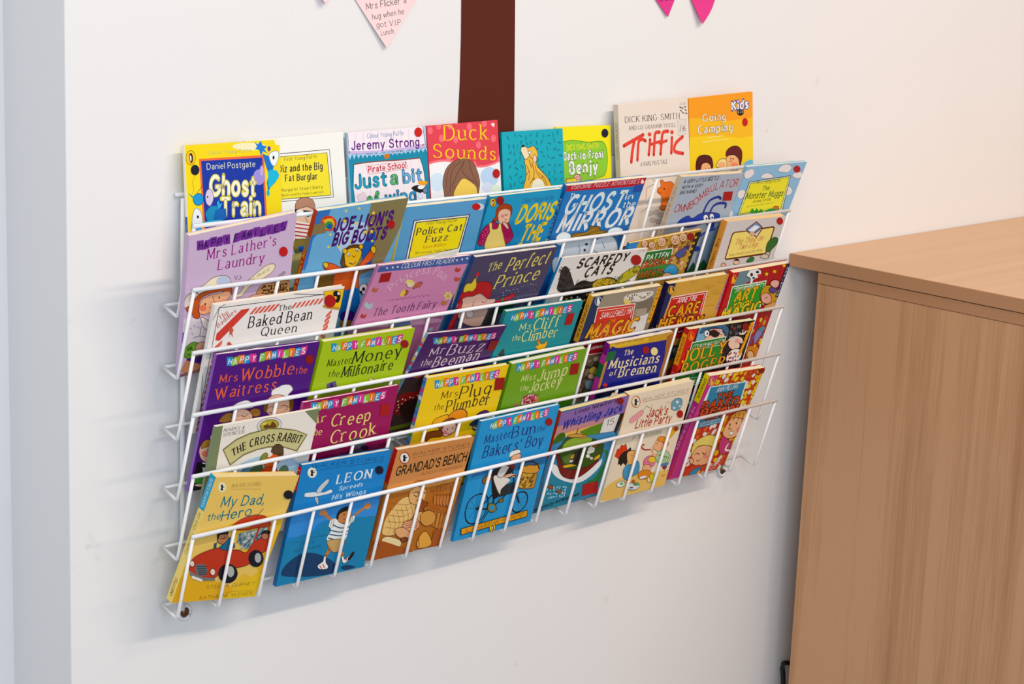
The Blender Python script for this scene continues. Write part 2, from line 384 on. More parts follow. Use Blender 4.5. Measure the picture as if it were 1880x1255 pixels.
def colored(name, bm, colors, base, mat, parent):
    """finish a bmesh: faces not in colors get base colour"""
    bm.faces.index_update(); bm.faces.ensure_lookup_table()
    cd = {f.index: c for f, c in colors}; bm.normal_update()
    lay = bm.loops.layers.float_color.new('print')
    for f in bm.faces:
        c = cd.get(f.index, base)
        for l in f.loops: l[lay] = c
    return link(name, bm, mat, parent)
LAY = 4e-5
# ------------------------------------------------------------------ setting
WY = .018; CX = -.1166
WALL = painted('painted_wall', (.80, .797, .79, 1), (.62, .60, .57, 1), .55, 2.2, .16,
   spots=((0.811, .018, 0.570, 0.022, 1), (0.776, .018, 0.475, 0.016, 2), (0.621, .018, 0.522, 0.012, 2), (1.132, .018, 1.278, 0.014, 1), (1.114, .018, 1.265, 0.018, 1), (0.195, .018, 1.462, 0.006, 2), (-0.083, .018, 0.840, 0.020, 1), (1.230, .018, 1.334, 0.010, 1), (-0.025, .018, 1.107, 0.012, 1), (0.046, .018, 1.425, 0.010, 1), (-0.113, .018, 0.863, 0.006, 1), (-0.113, .018, 0.827, 0.008, 2), (-0.113, .018, 0.757, 0.006, 1), (-0.112, .018, 1.118, 0.005, 1), (-0.100, .018, 0.851, 0.020, 1),))
WALL2 = painted('painted_return', (.775, .765, .78, 1), (.56, .57, .56, 1), .55, 5.0, .3)
def struct(name, boxes, mat, bev=0):
    bm = bmesh.new()
    for b in boxes: box(bm, *b, bev)
    o = link(name, bm, mat); o['kind'] = 'structure'; return o
struct('wall_back', [(CX, 3.6, WY, WY + .30, up(FLOOR), 3.9)], WALL, .0015)
struct('wall_left', [(-2.6, CX, .1475, .30, up(FLOOR), 3.9)], WALL2)
FL = plain('floor_vinyl', (.20, .21, .24, 1), .6)
struct('floor', [(-4, 4, -4.5, .4, -.06, 0)], FL)

# ------------------------------------------------------------------ wire rack
WHITE_WIRE = plain('white_coated_wire', (.84, .84, .84, 1), .32)
WHITE_SHEET = plain('white_painted_sheet', (.74, .75, .77, 1), .45)
SCREW = plain('dark_brass_screw', (.16, .07, .03, 1), .35, .8)
rack = empty('wire_book_rack', (0, 0, up(0)), 'white wire wall rack of six sloping tiers holding the children\'s books', 'book rack')
NW, SP, DR, HH, DB, DZ, PT = 19, .06, 0.06093, 0.11100, 0.02847, 0.00881, 0.07349
LX = (NW - 1) * SP
bm = bmesh.new(); box(bm, .034, LX - .036, .0095, .0105, .010, .500, .0003); link('back_panel', bm, WHITE_SHEET, rack)
for x in (.0315, LX - .034):
    bm = bmesh.new(); tube(bm, [(x, .006, -.006), (x, .006, .4985)], .0032, 12); po = link('post', bm, WHITE_WIRE, rack, True)
    bm = bmesh.new(); xe = x + .010
    ring = [Vector((xe + .0085*math.cos(2*PI*j/20), .0155, -.014 + .0085*math.sin(2*PI*j/20))) for j in range(21)]
    tube(bm, ring, .0022, 8); tube(bm, [(x, .006, -.004), (x + .002, .013, -.008)], .0026, 8)
    link('mounting_eyelet', bm, WHITE_WIRE, po, True)
    bm = bmesh.new(); bmesh.ops.create_uvsphere(bm, u_segments=14, v_segments=8, radius=.0058)
    for v in bm.verts: v.co.y *= .55
    bmesh.ops.translate(bm, verts=bm.verts, vec=(xe, .0145, -.014)); link('screw', bm, SCREW, po, True)
bm = bmesh.new(); tube(bm, [(.026, .0140, .5015), (LX - .028, .0140, .5015)], .0026, 10); link('top_rod', bm, WHITE_WIRE, rack, True)
for t in range(6):
    z = t * PT
    bm = bmesh.new(); tube(bm, [(0, 0, z + DZ), (LX, 0, z + DZ)], .0019, 8); link('back_rail', bm, WHITE_WIRE, rack, True)
    bm = bmesh.new(); tube(bm, [(-.0018, -DR, z + HH), (LX + .0018, -DR, z + HH)], .0026, 12); rl = link('front_rail', bm, WHITE_WIRE, rack, True)
    for k in range(NW):
        bm = bmesh.new()
        tube(bm, rounded([(k*SP, 0, z + DZ), (k*SP, -DB, z), (k*SP, -DR + .0004, z + HH)], .004), .0021, 8)
        link('pocket_wire', bm, WHITE_WIRE, rl, True)

# ------------------------------------------------------------------ books
TIER = {'A': 'top', 'B': 'second', 'C': 'third', 'D': 'fourth', 'E': 'fifth', 'F': 'bottom'}
def book(key, pose, w, h, th, bgc, spc, pgc, label, els, stickers, sptext):
    x, yb, zb, tilt, roll, yaw = pose
    m = Matrix.Translation((x, yb, up(zb))) @ Matrix.Rotation(math.radians(yaw), 4, 'Z') @ Matrix.Rotation(math.radians(tilt), 4, 'X') @ Matrix.Rotation(-math.radians(roll), 4, 'Y')
    root = empty('paperback_book', None, label, 'book', 'children\'s books in the %s row of the wire rack' % TIER[key[0]], m)
    W, H, T = w/1000, h/1000, th/1000
    bm = bmesh.new(); colors = []
    box(bm, -W/2, W/2, 0, .0004, 0, H)
    pr = Print(w, h); pr.draw(els)
    pr.build(bm, colors, lambda u, v, L: (u/1000 - W/2, -L*LAY, H - v/1000))
    fc = colored('front_cover', bm, colors, lc(bgc), PRINT, root)
    bm = bmesh.new(); box(bm, -W/2, W/2, T - .0004, T, 0, H); colored('back_cover', bm, [], lc(bgc), PRINT, root)
    bm = bmesh.new(); colors = []; box(bm, -W/2 - .0004, -W/2, 0, T, 0, H)
    sp = Print(th, h)
    for s in sptext:
        if s[0] == 'R': sp.add(s[1], [[(0, s[2]*h), (th, s[2]*h), (th, s[3]*h), (0, s[3]*h)]])
        else:
            cap = min(th * .42, 4.2); sp.add(s[1], lettering(s[2], [(th/2 - cap/2, s[3]*h), (th/2 - cap/2, s[4]*h)], cap, s[5]))
    sp.build(bm, colors, lambda u, v, L: (-W/2 - .0004 - L*LAY, (th - u)/1000, H - v/1000))
    colored('spine', bm, colors, lc(spc), PRINT, root)
    bm = bmesh.new(); rg = random.Random(key)
    nx = 10; zs = H - .0008
    vt = []; yy = (.0005, T - .0005)
    for i in range(nx + 1):
        xx = -W/2 + (W - .0015) * i / nx; dzz = rg.uniform(-.0006, .0004)
        vt.append([bm.verts.new((xx, y, z)) for y in yy for z in (.0012, zs + dzz)])
    for a, b in zip(vt, vt[1:]):
        for i, j in ((0, 1), (1, 3), (3, 2), (2, 0)): bm.faces.new((a[i], a[j], b[j], b[i]))
    bm.faces.new([vt[0][i] for i in (0, 2, 3, 1)]); bm.faces.new([vt[-1][i] for i in (0, 1, 3, 2)])
    bmesh.ops.recalc_face_normals(bm, faces=bm.faces)
    colored('page_block', bm, [], lc(pgc), PAGES, root)
    top = max([L for (_, L) in pr.boxes] + [0])
    for (c, pts, lab) in stickers:
        q = clip(P2(pts), w, h)
        if len(q) < 3: continue
        bm = bmesh.new(); y0, y1 = -(top + .5)*LAY, -(top + 4)*LAY
        va = [bm.verts.new((u/1000 - W/2, y0, H - v/1000)) for u, v in q]; vb = [bm.verts.new((u/1000 - W/2, y1, H - v/1000)) for u, v in q]
        bm.faces.new(vb); bm.faces.new(va[::-1])
        for i in range(len(q)): bm.faces.new((va[i-1], va[i], vb[i], vb[i-1]))
        bmesh.ops.recalc_face_normals(bm, faces=bm.faces)
        s = colored('sticker', bm, [], lc(c), STICK, fc); s['label'] = lab
    return root
BOOKS = [
('A1', (0.0978, -0.0141, 0.3772, -5.41, -0.56, 0.04), 137, 183, 4, 'f7d413', 'f3efe2', 'f0e3c4', 'yellow ghost story paperback with a blue title square, far left of top row', [
('B','f3e6bc','1170 73 1121 97 995 107 842 99 721 76 675 47 723 22 847 12 1000 20 1123 43'),
('T','9db58a','Colour Young Puffin','333 124 948 127',40,'n'),
('P','ea6d42','193 165 1130 171 1143 1026 217 991'),
('P','2c41a0','222 190 1104 200 1117 1009 240 977'),
('B','9c8fd6','1133 434 1114 488 1069 519 1016 515 974 479 960 423 979 370 1024 339 1078 342 1119 379'),
('B','b9a7dd','1116 356 1109 392 1094 413 1078 412 1065 389 1062 352 1069 316 1083 295 1100 296 1112 319'),
('T','fbf3c6','Daniel Postgate','300 294 995 302',67,'n'),
('T','eef0cc','Ghost','334 589 973 633',212,'B','cfc23a',10),
('T','eef0cc','Train','477 843 1035 867',197,'B','cfc23a',10),
('B','f5c518','144 150 129 198 95 227 54 225 23 192 14 143 29 94 63 66 103 68 134 100','3a3020',5),
('B','1a1a1a','58 103 95 97 109 139 103 190 76 198 58 162'),
('B','ffffff','67 116 86 130 87 172 74 184 66 150'),
('B','e8641e','45 115 68 104 67 129'),
('L','e8641e',11,'63 206 95 206'),
('P','2a7fd0','1000 10 1046 40 1096 -1 1113 54 1180 73 1140 102 1185 158 1119 124 1087 184 1062 105 1005 95 1035 66'),
('B','5a3fa8','1189 81 1228 76 1230 122 1196 128'),
('P','1c74c4','1108 154 1203 190 1276 288 1253 364 1348 416 1285 506 1205 563 1173 623 1159 498 1193 407 1158 312 1133 233'),
('B','2ab6d6','1195 360 1311 367 1337 447 1265 513 1185 562 1181 453'),
('B','e9f1f4','1204 175 1264 139 1332 135 1349 198 1295 304 1237 285','7aa0b8',7),
('B','1a1a2a','1286 210 1282 223 1274 230 1264 230 1257 222 1255 209 1258 196 1266 189 1276 189 1283 198'),
('B','2ab6d6','1196 625 1190 647 1178 661 1164 660 1153 645 1149 622 1155 599 1167 586 1181 587 1192 602'),
('C','222222',3,'132 342 91 429 105 506 78 564'),
('C','20303a',5,'148 554 206 497 235 476'),
('B','2196cf','86 625 120 574 184 564 228 605 225 665 177 699 114 687','17527c',7),
('B','2aa8a0','25 545 56 570 100 596 76 609'),
('B','cfc6dc','260 592 297 526 352 537 375 630 324 718 270 683','6a5a88',7),
('B','1a1a2a','298 612 296 619 291 623 285 623 281 618 279 611 282 604 286 600 292 600 296 605'),
('P','1f8bb8','295 746 342 719 453 727 467 820 445 894 278 897 245 803'),
('P','1467b4','395 768 545 764 549 872 443 925 352 887'),
('B','3aa8dc','418 694 447 665 458 704 492 699 452 757'),
('B','dfe9ee','64 835 111 732 174 760 206 846 182 950 72 956','6a88a0',7),
('B','181820','157 834 154 845 146 851 137 850 130 843 128 832 131 822 139 816 148 816 155 823'),
('P','4aa0d8','47 909 185 905 205 1043 31 1044'),
('P','39a2d8','222 892 464 888 537 917 443 940 238 939'),
('P','f3ead8','1281 -10 1388 -9 1394 64 1316 63')], [('0a1c3a', '190 292 184 315 170 334 150 346 126 349 104 343 85 329 73 308 70 285 75 263 89 244 109 232 133 229 155 235 174 249 186 269', 'round dark blue sticker')], [('R', '2f5fae', 0.45, 0.8), ('T', 'e8e8f0', 'GHOST TRAIN', 0.5, 0.75, 'n')]),
('A2', (0.2001, -0.0085, 0.3791, -5.45, 1.04, 0.00), 148, 182, 4, 'f7f2e6', 'f7f2e6', 'f0e3c4', 'cream paperback with a yellow title panel, tucked behind the yellow ghost book', [
('P','3a3a48','415 185 1256 196 1280 791 430 766'),
('P','f7f2e6','421 194 1248 203 1270 784 435 759'),
('P','3a3a48','422 222 1213 234 1242 763 442 739'),
('P','f6dc3c','422 228 1204 239 1235 756 443 731'),
('T','2a3050','First Young Puffin','552 283 1050 287',41,'n'),
('T','1c2a4a','Diz and the Big','453 411 1121 430',82,'S'),
('T','1c2a4a','Fat Burglar','547 526 1035 544',76,'S'),
('T','3a3a2a','Margaret Stuart Barry','469 646 1110 662',38,'s'),
('T','3a3a2a','Illustrated by Paula Lawford','475 703 1112 722',29,'s'),
('P','d9a520','24 -16 69 -52 73 -23'),
('B','e9c0a4','963 1003 927 1103 847 1158 754 1148 684 1077 663 972 699 873 778 817 871 827 942 897','8a5a40',5),
('B','b5866c','676 878 686 800 759 751 870 754 957 803 970 908 862 865 761 871','7a5040',7),
('P','2a2a3a','660 876 958 931 966 963 852 992 795 950 714 961 667 917'),
('B','f4eee4','794 914 782 924 754 928 719 924 692 915 682 902 694 892 722 888 756 892 784 901'),
('B','f4eee4','930 952 921 960 899 964 871 961 850 953 842 943 851 934 874 931 901 933 923 941'),
('C','8a4a38',5,'812 987 848 1055 811 1067'),
('C','8a3a30',7,'764 1102 805 1090 844 1110'),
('P','f5ece4','679 1021 907 1077 941 1161 892 1284 652 1257 645 1081'),
('L','cc3344',16,'659 1051 925 1108'),
('L','cc3344',16,'656 1098 922 1156'),
('L','cc3344',16,'652 1145 918 1203'),
('L','cc3344',16,'649 1193 915 1251'),
('L','cc3344',16,'645 1240 911 1299'),
('B','8a7a3a','632 1255 893 1268 919 1335 841 1422 640 1415','5a4a20',7),
('P','2a62b8','676 1339 808 1322 810 1435 716 1472'),
('P','b8a868','579 1424 762 1397 834 1518 578 1711 544 1627')], [], []),
('A3', (0.3411, -0.0174, 0.3763, -7.45, 0.34, -0.00), 130, 186, 4, 'e9e2e2', '9cc4e0', 'f0e3c4', 'pirate ship paperback with a purple author name on white sails, top row', [
('P','1a8aa8','-36 240 1307 267 1318 952 -19 885'),
('P','a9cde8','-36 0 16 3 14 267 -28 272'),
('P','a9cde8','1251 1 1318 5 1317 284 1275 256'),
('P','eee4ea','16 6 1251 1 1275 248 931 278 498 277 286 270 7 227'),
('P','c9b5e0','7 227 288 243 607 255 934 241 1278 218 1285 262 928 307 495 309 284 298 14 267'),
('L','cbb8bc',4,'140 11 129 235'),
('L','cbb8bc',4,'262 12 251 239'),
('L','cbb8bc',4,'384 13 373 242'),
('L','cbb8bc',4,'508 14 496 246'),
('L','cbb8bc',4,'632 16 621 250'),
('L','cbb8bc',4,'757 17 745 253'),
('L','cbb8bc',4,'883 18 871 257'),
('L','cbb8bc',4,'1009 19 998 261'),
('L','cbb8bc',4,'1137 21 1125 264'),
('C','3a2a5a',5,'15 11 14 267'),
('C','3a2a5a',6,'1251 1 1274 182 1296 269'),
('P','a9cde8','-18 267 -7 266 20 337 61 270 89 336 131 267 158 336 200 271 228 335 269 269 297 335 339 272 367 334 409 270 438 334 479 274 508 333 550 271 579 333 621 275 650 332 692 273 721 332 763 276 793 331 835 274 865 331 907 278 937 330 979 275 1010 330 1051 279 1082 329 1124 277 1155 329 1197 281 1229 328 1271 278 1302 328 1307 270 929 299 496 301'),
('P','c87a28','581 307 668 305 663 362 581 364'),
('P','efe3e6','86 393 276 383 703 393 1174 399 1227 560 1240 945 54 891 51 681'),
('L','d8c4c8',4,'213 386 180 886'),
('L','d8c4c8',4,'344 390 315 892'),
('L','d8c4c8',4,'475 393 452 897'),
('L','d8c4c8',4,'608 396 589 902'),
('L','d8c4c8',4,'742 399 727 907'),
('L','d8c4c8',4,'876 402 866 913'),
('L','d8c4c8',4,'1012 405 1006 918'),
('L','d8c4c8',4,'1149 409 1148 924'),
('C','8a4a28',13,'76 396 382 386 833 396 1174 394'),
('C','2a4a5a',7,'75 401 46 616 60 892'),
('C','2a4a5a',8,'1174 399 1226 577 1246 946'),
('T','5a8ab8','Colour Young Puffin','323 87 925 88',52,'n'),
('T','6a2a86','Jeremy Strong','64 215 1167 237',101,'Br'),
('P','f4dada','273 423 940 426 959 515 295 538','b08080',4),
('T','c8324a','Pirate School','308 513 925 498',72,'Br'),
('T','2aa0b8','Just','85 692 581 692',160,'Br','1a4a6a',7),
('T','5ab46a','a','661 685 765 687',158,'Br','1a4a6a',8),
('T','6ab4e0','bit','879 686 1172 681',152,'Br','1a4a6a',8),
('T','5ab46a','of','254 933 442 938',160,'Br','1a4a6a',7),
('T','3a9ac0','wind','561 928 1052 929',152,'Br','1a4a6a',8),
('B','2a2020','1000 759 1091 733 1188 757 1242 787 1148 837 1030 794'),
('B','e8a020','1114 718 1150 684 1260 700 1264 733 1201 745'),
('B','f4f0ea','1207 772 1196 785 1169 791 1136 788 1110 778 1101 763 1112 751 1140 744 1172 747 1198 758'),
('B','6a8aa8','1268 817 1259 838 1238 850 1213 847 1194 833 1188 811 1198 790 1219 778 1243 780 1262 795','2a3a4a',8),
('B','d8e8f4','1174 881 1164 902 1143 913 1119 911 1100 896 1094 874 1104 854 1124 842 1149 844 1168 859','7aa0b8',4),
('P','e4d0da','95 782 213 751 254 844 127 890','b0909a',4),
('B','b98a30','37 242 33 249 24 253 14 252 6 247 4 239 7 232 16 228 26 229 34 234'),
('B','b98a30','1256 234 1252 241 1243 245 1232 245 1224 239 1221 231 1225 224 1234 219 1245 220 1254 226')], [('c8102a', '1234 71 1227 94 1211 113 1189 125 1163 128 1138 122 1118 107 1105 87 1102 63 1109 40 1125 21 1148 9 1173 6 1198 12 1219 27 1231 48', 'round red sticker')], []),
('A4', (0.4712, -0.0172, 0.3766, -7.34, 0.51, 0.01), 125, 187, 4, 'dd4a56', 'd84a54', 'f0e3c4', 'red spotted paperback with yellow title and a brown haired girl, top row', [
('B','ee7078','98 66 88 93 65 108 39 106 20 88 14 60 24 34 47 18 73 20 93 38'),
('B','ee7078','249 17 238 44 216 60 189 58 169 40 164 12 174 -15 197 -30 223 -29 243 -11'),
('B','ee7078','529 212 518 239 495 254 468 253 448 234 442 206 453 179 476 163 502 165 523 184'),
('B','ee7078','441 26 431 53 408 69 381 67 361 49 355 21 365 -6 388 -22 415 -20 435 -2'),
('B','ee7078','784 60 773 87 750 103 723 101 702 82 696 54 707 27 730 11 757 13 778 32'),
('B','ee7078','927 307 916 335 893 350 866 348 845 329 839 301 849 274 873 258 900 260 921 279'),
('B','ee7078','1055 34 1044 62 1021 78 993 76 972 57 966 29 977 2 1000 -14 1028 -13 1049 6'),
('B','ee7078','1204 241 1193 268 1169 284 1142 282 1121 263 1114 235 1125 207 1149 192 1177 193 1198 212'),
('B','ee7078','281 178 270 205 247 220 221 219 201 200 195 172 206 146 228 130 255 132 275 150'),
('B','ee7078','383 454 372 481 349 496 323 494 303 476 297 448 307 421 330 405 357 407 377 426'),
('B','ee7078','836 565 825 592 802 607 774 605 754 586 748 558 758 531 782 515 809 517 830 536'),
('B','ee7078','1301 514 1291 542 1267 558 1239 555 1218 536 1211 508 1222 480 1246 464 1274 466 1295 485'),
('B','ee7078','572 -30 561 -2 538 13 511 11 491 -7 485 -35 496 -62 519 -78 545 -76 566 -58'),
('B','f4f2ee','-61 529 100 471 303 477 483 512 686 570 941 598 1156 572 1327 525 1427 1079 1276 1761 360 2004 -122 1780 -118 941'),
('C','ee7a80',27,'-13 483 124 463 304 467 507 506 710 562 942 590 1133 567 1279 526'),
('B','b9d2ea','1213 749 1176 822 1089 861 987 853 909 800 884 722 921 650 1007 610 1109 618 1188 671'),
('B','cfe2ee','259 739 227 805 156 842 73 835 10 787 -10 717 21 650 92 613 175 620 239 668'),
('B','dcecd8','1247 924 1221 963 1160 982 1087 976 1030 946 1011 904 1036 866 1097 846 1170 852 1228 882'),
('B','d4dcf0','1084 876 1063 915 1014 935 956 930 911 902 896 860 917 822 966 801 1024 806 1069 834'),
('B','f3c95c','844 924 785 1040 652 1102 496 1088 376 1003 338 880 396 766 527 703 684 716 805 800'),
('B','8a6450','225 871 214 735 284 573 428 483 602 465 738 506 822 615 867 789 818 956 803 852 716 777 582 715 485 774 395 885 378 951 242 939','4a3020',6),
('C','4a3222',6,'450 501 315 609 265 807'),
('C','4a3222',6,'555 484 383 614 327 879'),
('C','4a3222',6,'623 489 566 629 762 780'),
('C','4a3222',6,'692 503 727 641 828 837'),
('C','4a3222',6,'600 496 471 655 367 815'),
('T','f8cf2c','Duck','292 204 1045 242',189,'s'),
('T','f8cf2c','Sounds','72 406 1160 524',169,'s'),
('B','f4e8e0','1132 43 1187 39 1183 85 1153 75')], [('b3121f', '1236 708 1229 731 1213 750 1190 761 1164 764 1139 757 1119 742 1106 721 1103 697 1110 674 1126 655 1149 643 1174 641 1199 647 1220 662 1233 684', 'round red sticker')], []),
('A5', (0.5933, -0.0178, 0.376, -7.15, -0.56, -0.01), 115, 171, 4, '10a8b8', '0c8fa0', 'f0e3c4', 'turquoise paperback showing a shaggy yellow dog looking up, top row', [
('K','0a8090','69 21 1126 18 1124 744 63 745',70,14,3.0,3),
('B','e9b84a','399 384 415 315 501 294 589 272 647 328 627 467 745 579 850 691 903 871 372 852 423 594','3a2a1a',8),
('B','f0d8b0','352 221 385 192 492 250 512 320 423 385 366 312 340 259','3a2a1a',8),
('B','e9b84a','467 248 543 217 580 211 638 275 645 363 534 374','3a2a1a',6),
('B','1a1a1a','414 202 408 211 393 216 375 215 361 208 355 199 362 190 376 185 394 186 409 193'),
('B','ffffff','526 295 520 308 508 316 493 315 481 306 477 292 482 279 495 272 510 273 522 281','1a1a1a',6),
('B','f2c8b8','558 375 598 325 631 397 579 438','3a2a1a',6),
('C','7a4a12',8,'431 455 486 563 456 666'),
('C','7a4a12',8,'531 426 573 551 542 671'),
('C','7a4a12',8,'484 389 527 496'),
('C','7a4a12',8,'602 465 621 571 691 646'),
('C','7a4a12',8,'646 573 765 650 809 759'),
('C','7a4a12',8,'491 703 568 638 587 744'),
('C','7a4a12',8,'688 698 717 630 773 739'),
('C','7a4a12',8,'423 594 475 545'),
('B','f6ead2','513 740 592 657 714 682 758 791 679 856 533 828'),
('C','0a6a7a',6,'296 257 275 203 301 170'),
('C','0a6a7a',6,'351 155 388 140'),
('C','0a6a7a',6,'915 660 967 628'),
('C','0a6a7a',6,'296 691 276 620')], [], []),
('A6', (0.6946, -0.0121, 0.3783, -7.14, -1.59, -0.01), 108, 168, 4, 'f4e21c', 'f4e21c', 'f0e3c4', 'yellow paperback with a green title blob, beside the turquoise dog book', [
('B','8cc63c','-31 218 146 202 325 185 607 221 895 221 984 305 1005 487 959 667 852 717 511 755 102 737 -96 622','5a8a28',8),
('T','d8dc3a','DICK KING-SMITH','198 325 826 314',75,'X'),
('T','fdfdf4','Back-to-Front','137 450 919 448',100,'X','5a8a2a',6),
('T','fdfdf4','Benjy','245 640 789 634',151,'X','5a8a2a',6),
('B','f0b8b0','461 714 446 745 409 762 365 760 329 739 317 707 332 676 368 658 413 660 448 681','6a2a2a',9),
('C','a04a4a',9,'358 713 398 679 430 712 396 732'),
('P','f0d040','166 713 358 704 407 787 176 794','7a5a10',9)], [('14283c', '1028 111 1022 134 1006 154 984 167 957 170 931 165 909 151 895 131 891 107 897 84 912 64 935 52 961 48 987 53 1009 67 1024 87', 'round dark blue sticker')], []),
('A7', (0.8321, -0.0227, 0.3772, -5.95, 1.03, -0.01), 147, 198, 9, 'e2d5c8', 'cfc4b6', 'e9dcc4', 'beige paperback with red brush title, tallest on the left of the orange book', [
('T','3a3030','DICK KING-SMITH','134 258 1275 280',81,'s'),
('T','4a4040','AND LIZ GRAHAM-YOOLL','203 368 1193 390',55,'s'),
('C','dc4a3c',55,'84 578 275 520 496 454'),
('C','dc4a3c',55,'302 531 253 682 227 817'),
('C','dc4a3c',51,'355 801 369 692 396 547 466 516 541 544'),
('C','dc4a3c',52,'596 747 625 602 635 529'),
('B','dc4a3c','666 462 658 478 638 488 614 486 596 474 589 456 597 439 617 430 641 432 659 444'),
('C','dc4a3c',52,'841 443 749 455 721 610 700 756'),
('C','dc4a3c',43,'653 601 876 570'),
('C','dc4a3c',52,'1022 444 910 458 874 603 844 758'),
('C','dc4a3c',43,'833 600 987 575'),
('C','dc4a3c',53,'1076 759 1092 620 1101 537'),
('B','dc4a3c','1144 466 1136 483 1116 492 1092 490 1073 478 1066 460 1074 443 1095 434 1119 436 1138 448'),
('C','dc4a3c',53,'1333 546 1181 627 1148 737 1329 785'),
('T','3a3632',"A RARE PIG'S TALE",'418 894 987 899',56,'n'),
('T','5a5048','£3.50','1293 91 1421 92',34,'n'),
('B','7a7066','1372 147 1362 150 1347 148 1332 141 1323 132 1324 125 1333 122 1349 124 1364 131 1372 139'),
('B','7a7066','1429 132 1419 135 1404 133 1389 126 1380 117 1381 110 1391 107 1406 109 1421 116 1430 124'),
('B','7a7066','1341 182 1332 185 1316 183 1302 176 1293 168 1294 160 1303 157 1319 159 1333 166 1342 175'),
('B','7a7066','1441 179 1431 183 1416 180 1401 174 1392 165 1393 157 1403 154 1418 156 1433 163 1442 172'),
('B','7a7066','1383 213 1373 216 1357 214 1343 207 1334 198 1334 191 1344 188 1360 190 1374 197 1383 205'),
('B','7a7066','1330 135 1320 138 1305 136 1290 129 1281 120 1282 113 1292 110 1307 112 1322 118 1330 127'),
('B','7a7066','1453 227 1443 230 1428 228 1413 221 1404 212 1405 205 1415 202 1430 204 1445 211 1454 220'),
('P','d8d0c8','1240 296 1411 297 1408 521 1243 524','b4aaa0',5),
('T','2a2626','/6','1274 463 1394 460',82,'h'),
('B','e8d8c8','571 1115 1128 1119 1607 1857 400 1728'),
('B','e87832','819 1137 861 1123 915 1165 1041 1167 1122 1240 1114 1390 1079 1537 1022 1540 972 1413 937 1541 811 1547 835 1363 754 1299 757 1243 829 1213','8a3a10',9),
('B','2a1a10','910 1258 907 1265 900 1269 891 1268 884 1263 882 1255 885 1248 892 1244 901 1244 908 1250'),
('C','8a3a10',7,'761 1272 796 1303 838 1298'),
('B','e87832','943 1532 927 1548 884 1555 833 1550 791 1535 776 1516 793 1500 835 1493 887 1498 928 1513','8a3a10',7),
('B','cdb8aa','645 1586 630 1604 594 1613 550 1608 515 1592 502 1572 517 1553 553 1545 597 1549 632 1565','a08878',5),
('B','cdb8aa','784 1582 769 1600 733 1609 688 1604 653 1588 640 1567 655 1549 692 1540 736 1545 771 1561','a08878',5),
('B','cdb8aa','893 1631 879 1649 842 1657 797 1653 762 1637 749 1616 764 1597 800 1589 845 1593 881 1609','a08878',5),
('B','cdb8aa','1034 1626 1019 1645 982 1653 937 1648 902 1632 889 1611 904 1593 941 1584 986 1589 1021 1605','a08878',5),
('B','cdb8aa','695 1685 680 1703 644 1711 600 1707 565 1691 552 1670 567 1652 603 1643 647 1648 683 1664','a08878',5),
('B','cdb8aa','833 1718 818 1736 781 1745 737 1740 701 1724 689 1703 703 1685 740 1676 785 1681 820 1697','a08878',5),
('B','cdb8aa','974 1705 959 1723 922 1731 877 1727 842 1711 829 1689 844 1671 881 1663 925 1667 961 1683','a08878',5),
('B','cdb8aa','1118 1654 1103 1672 1066 1681 1020 1676 985 1660 972 1639 987 1620 1024 1612 1069 1616 1105 1632','a08878',5),
('C','8a7a68',7,'574 1059 655 1085 692 1163 660 1253 557 1373 523 1481 383 1541'),
('C','8a7a68',7,'692 1163 594 1191 524 1221 502 1367'),
('C','9a8a78',7,'602 1043 657 1039 683 1069')], [], [('T', '5a4a44', 'DICK KING-SMITH', 0.13, 0.38, 'n'), ('T', 'c04038', 'TRIFFIC', 0.52, 0.62, 'n')]),
('A8', (0.9866, -0.0121, 0.3794, -4.07, 1.51, -0.09), 144, 197, 5, 'f39a14', 'e8921a', 'f0d8b0', 'orange camping paperback with two dark haired children, right end of top row', [
('B','f8b420','-52 316 265 304 850 388 1514 402 1572 680 1145 682 551 593 -57 579'),
('P','fbc81e','-57 561 551 578 1146 667 1542 658 1747 1842 -165 1631'),
('T','fdf8ea','Going','299 354 806 369',99,'S','8a6a2a',7),
('T','fdf8ea','Camping','191 525 955 541',115,'S','8a6a2a',7),
('L','f2e2b0',7,'405 592 433 604 461 592 489 605 517 592 545 605 573 592 601 606 630 593 658 606 686 593 714 606 743 594'),
('L','f2e2b0',7,'276 650 302 661 328 649 354 661 381 648 407 661 434 648 460 661 487 648 513 661 540 648 566 660 593 648 619 660 646 649 673 662 700 649 726 663 753 650 780 664 807 652 834 665 861 653'),
('T','fdfaf0','Kids','965 239 1327 232',120,'X','2a4aa0',12),
('B','d8b020','1101 200 1096 213 1084 220 1069 219 1057 210 1053 196 1058 183 1070 175 1085 176 1096 186'),
('B','2a2a2a','1232 292 1216 320 1175 334 1125 330 1085 309 1070 280 1086 253 1126 238 1176 242 1217 263'),
('T','e8d8b0','& Co.','1090 295 1217 297',39,'n'),
('B','f2b078','192 1076 171 979 311 916 456 987 498 1106 366 1151','6a2a10',9),
('B','5a2418','140 1071 137 938 196 858 342 846 473 892 515 1011 484 1085 456 1006 369 959 267 978 221 1079','2a1010',9),
('B','f2b078','810 1059 812 943 902 893 1097 930 1156 1033 1109 1126 929 1128','6a2a10',10),
('B','6a2c20','812 904 828 829 934 780 1069 782 1173 860 1172 996 1125 1069 1096 969 992 901 887 901','2a1010',10),
('B','2a1a10','937 954 935 962 929 967 921 966 915 960 913 952 916 945 922 940 929 941 935 946'),
('B','2a1a10','988 963 986 971 980 975 972 974 966 969 964 961 966 953 973 949 980 949 986 955'),
('C','6a2a10',7,'886 979 924 1002 955 985'),
('B','e88868','1083 1065 1068 1087 1028 1097 980 1092 941 1075 927 1050 942 1029 981 1019 1029 1023 1068 1041'),
('B','2a1a10','364 1058 362 1066 356 1070 349 1070 343 1064 341 1056 343 1049 349 1044 356 1045 362 1050'),
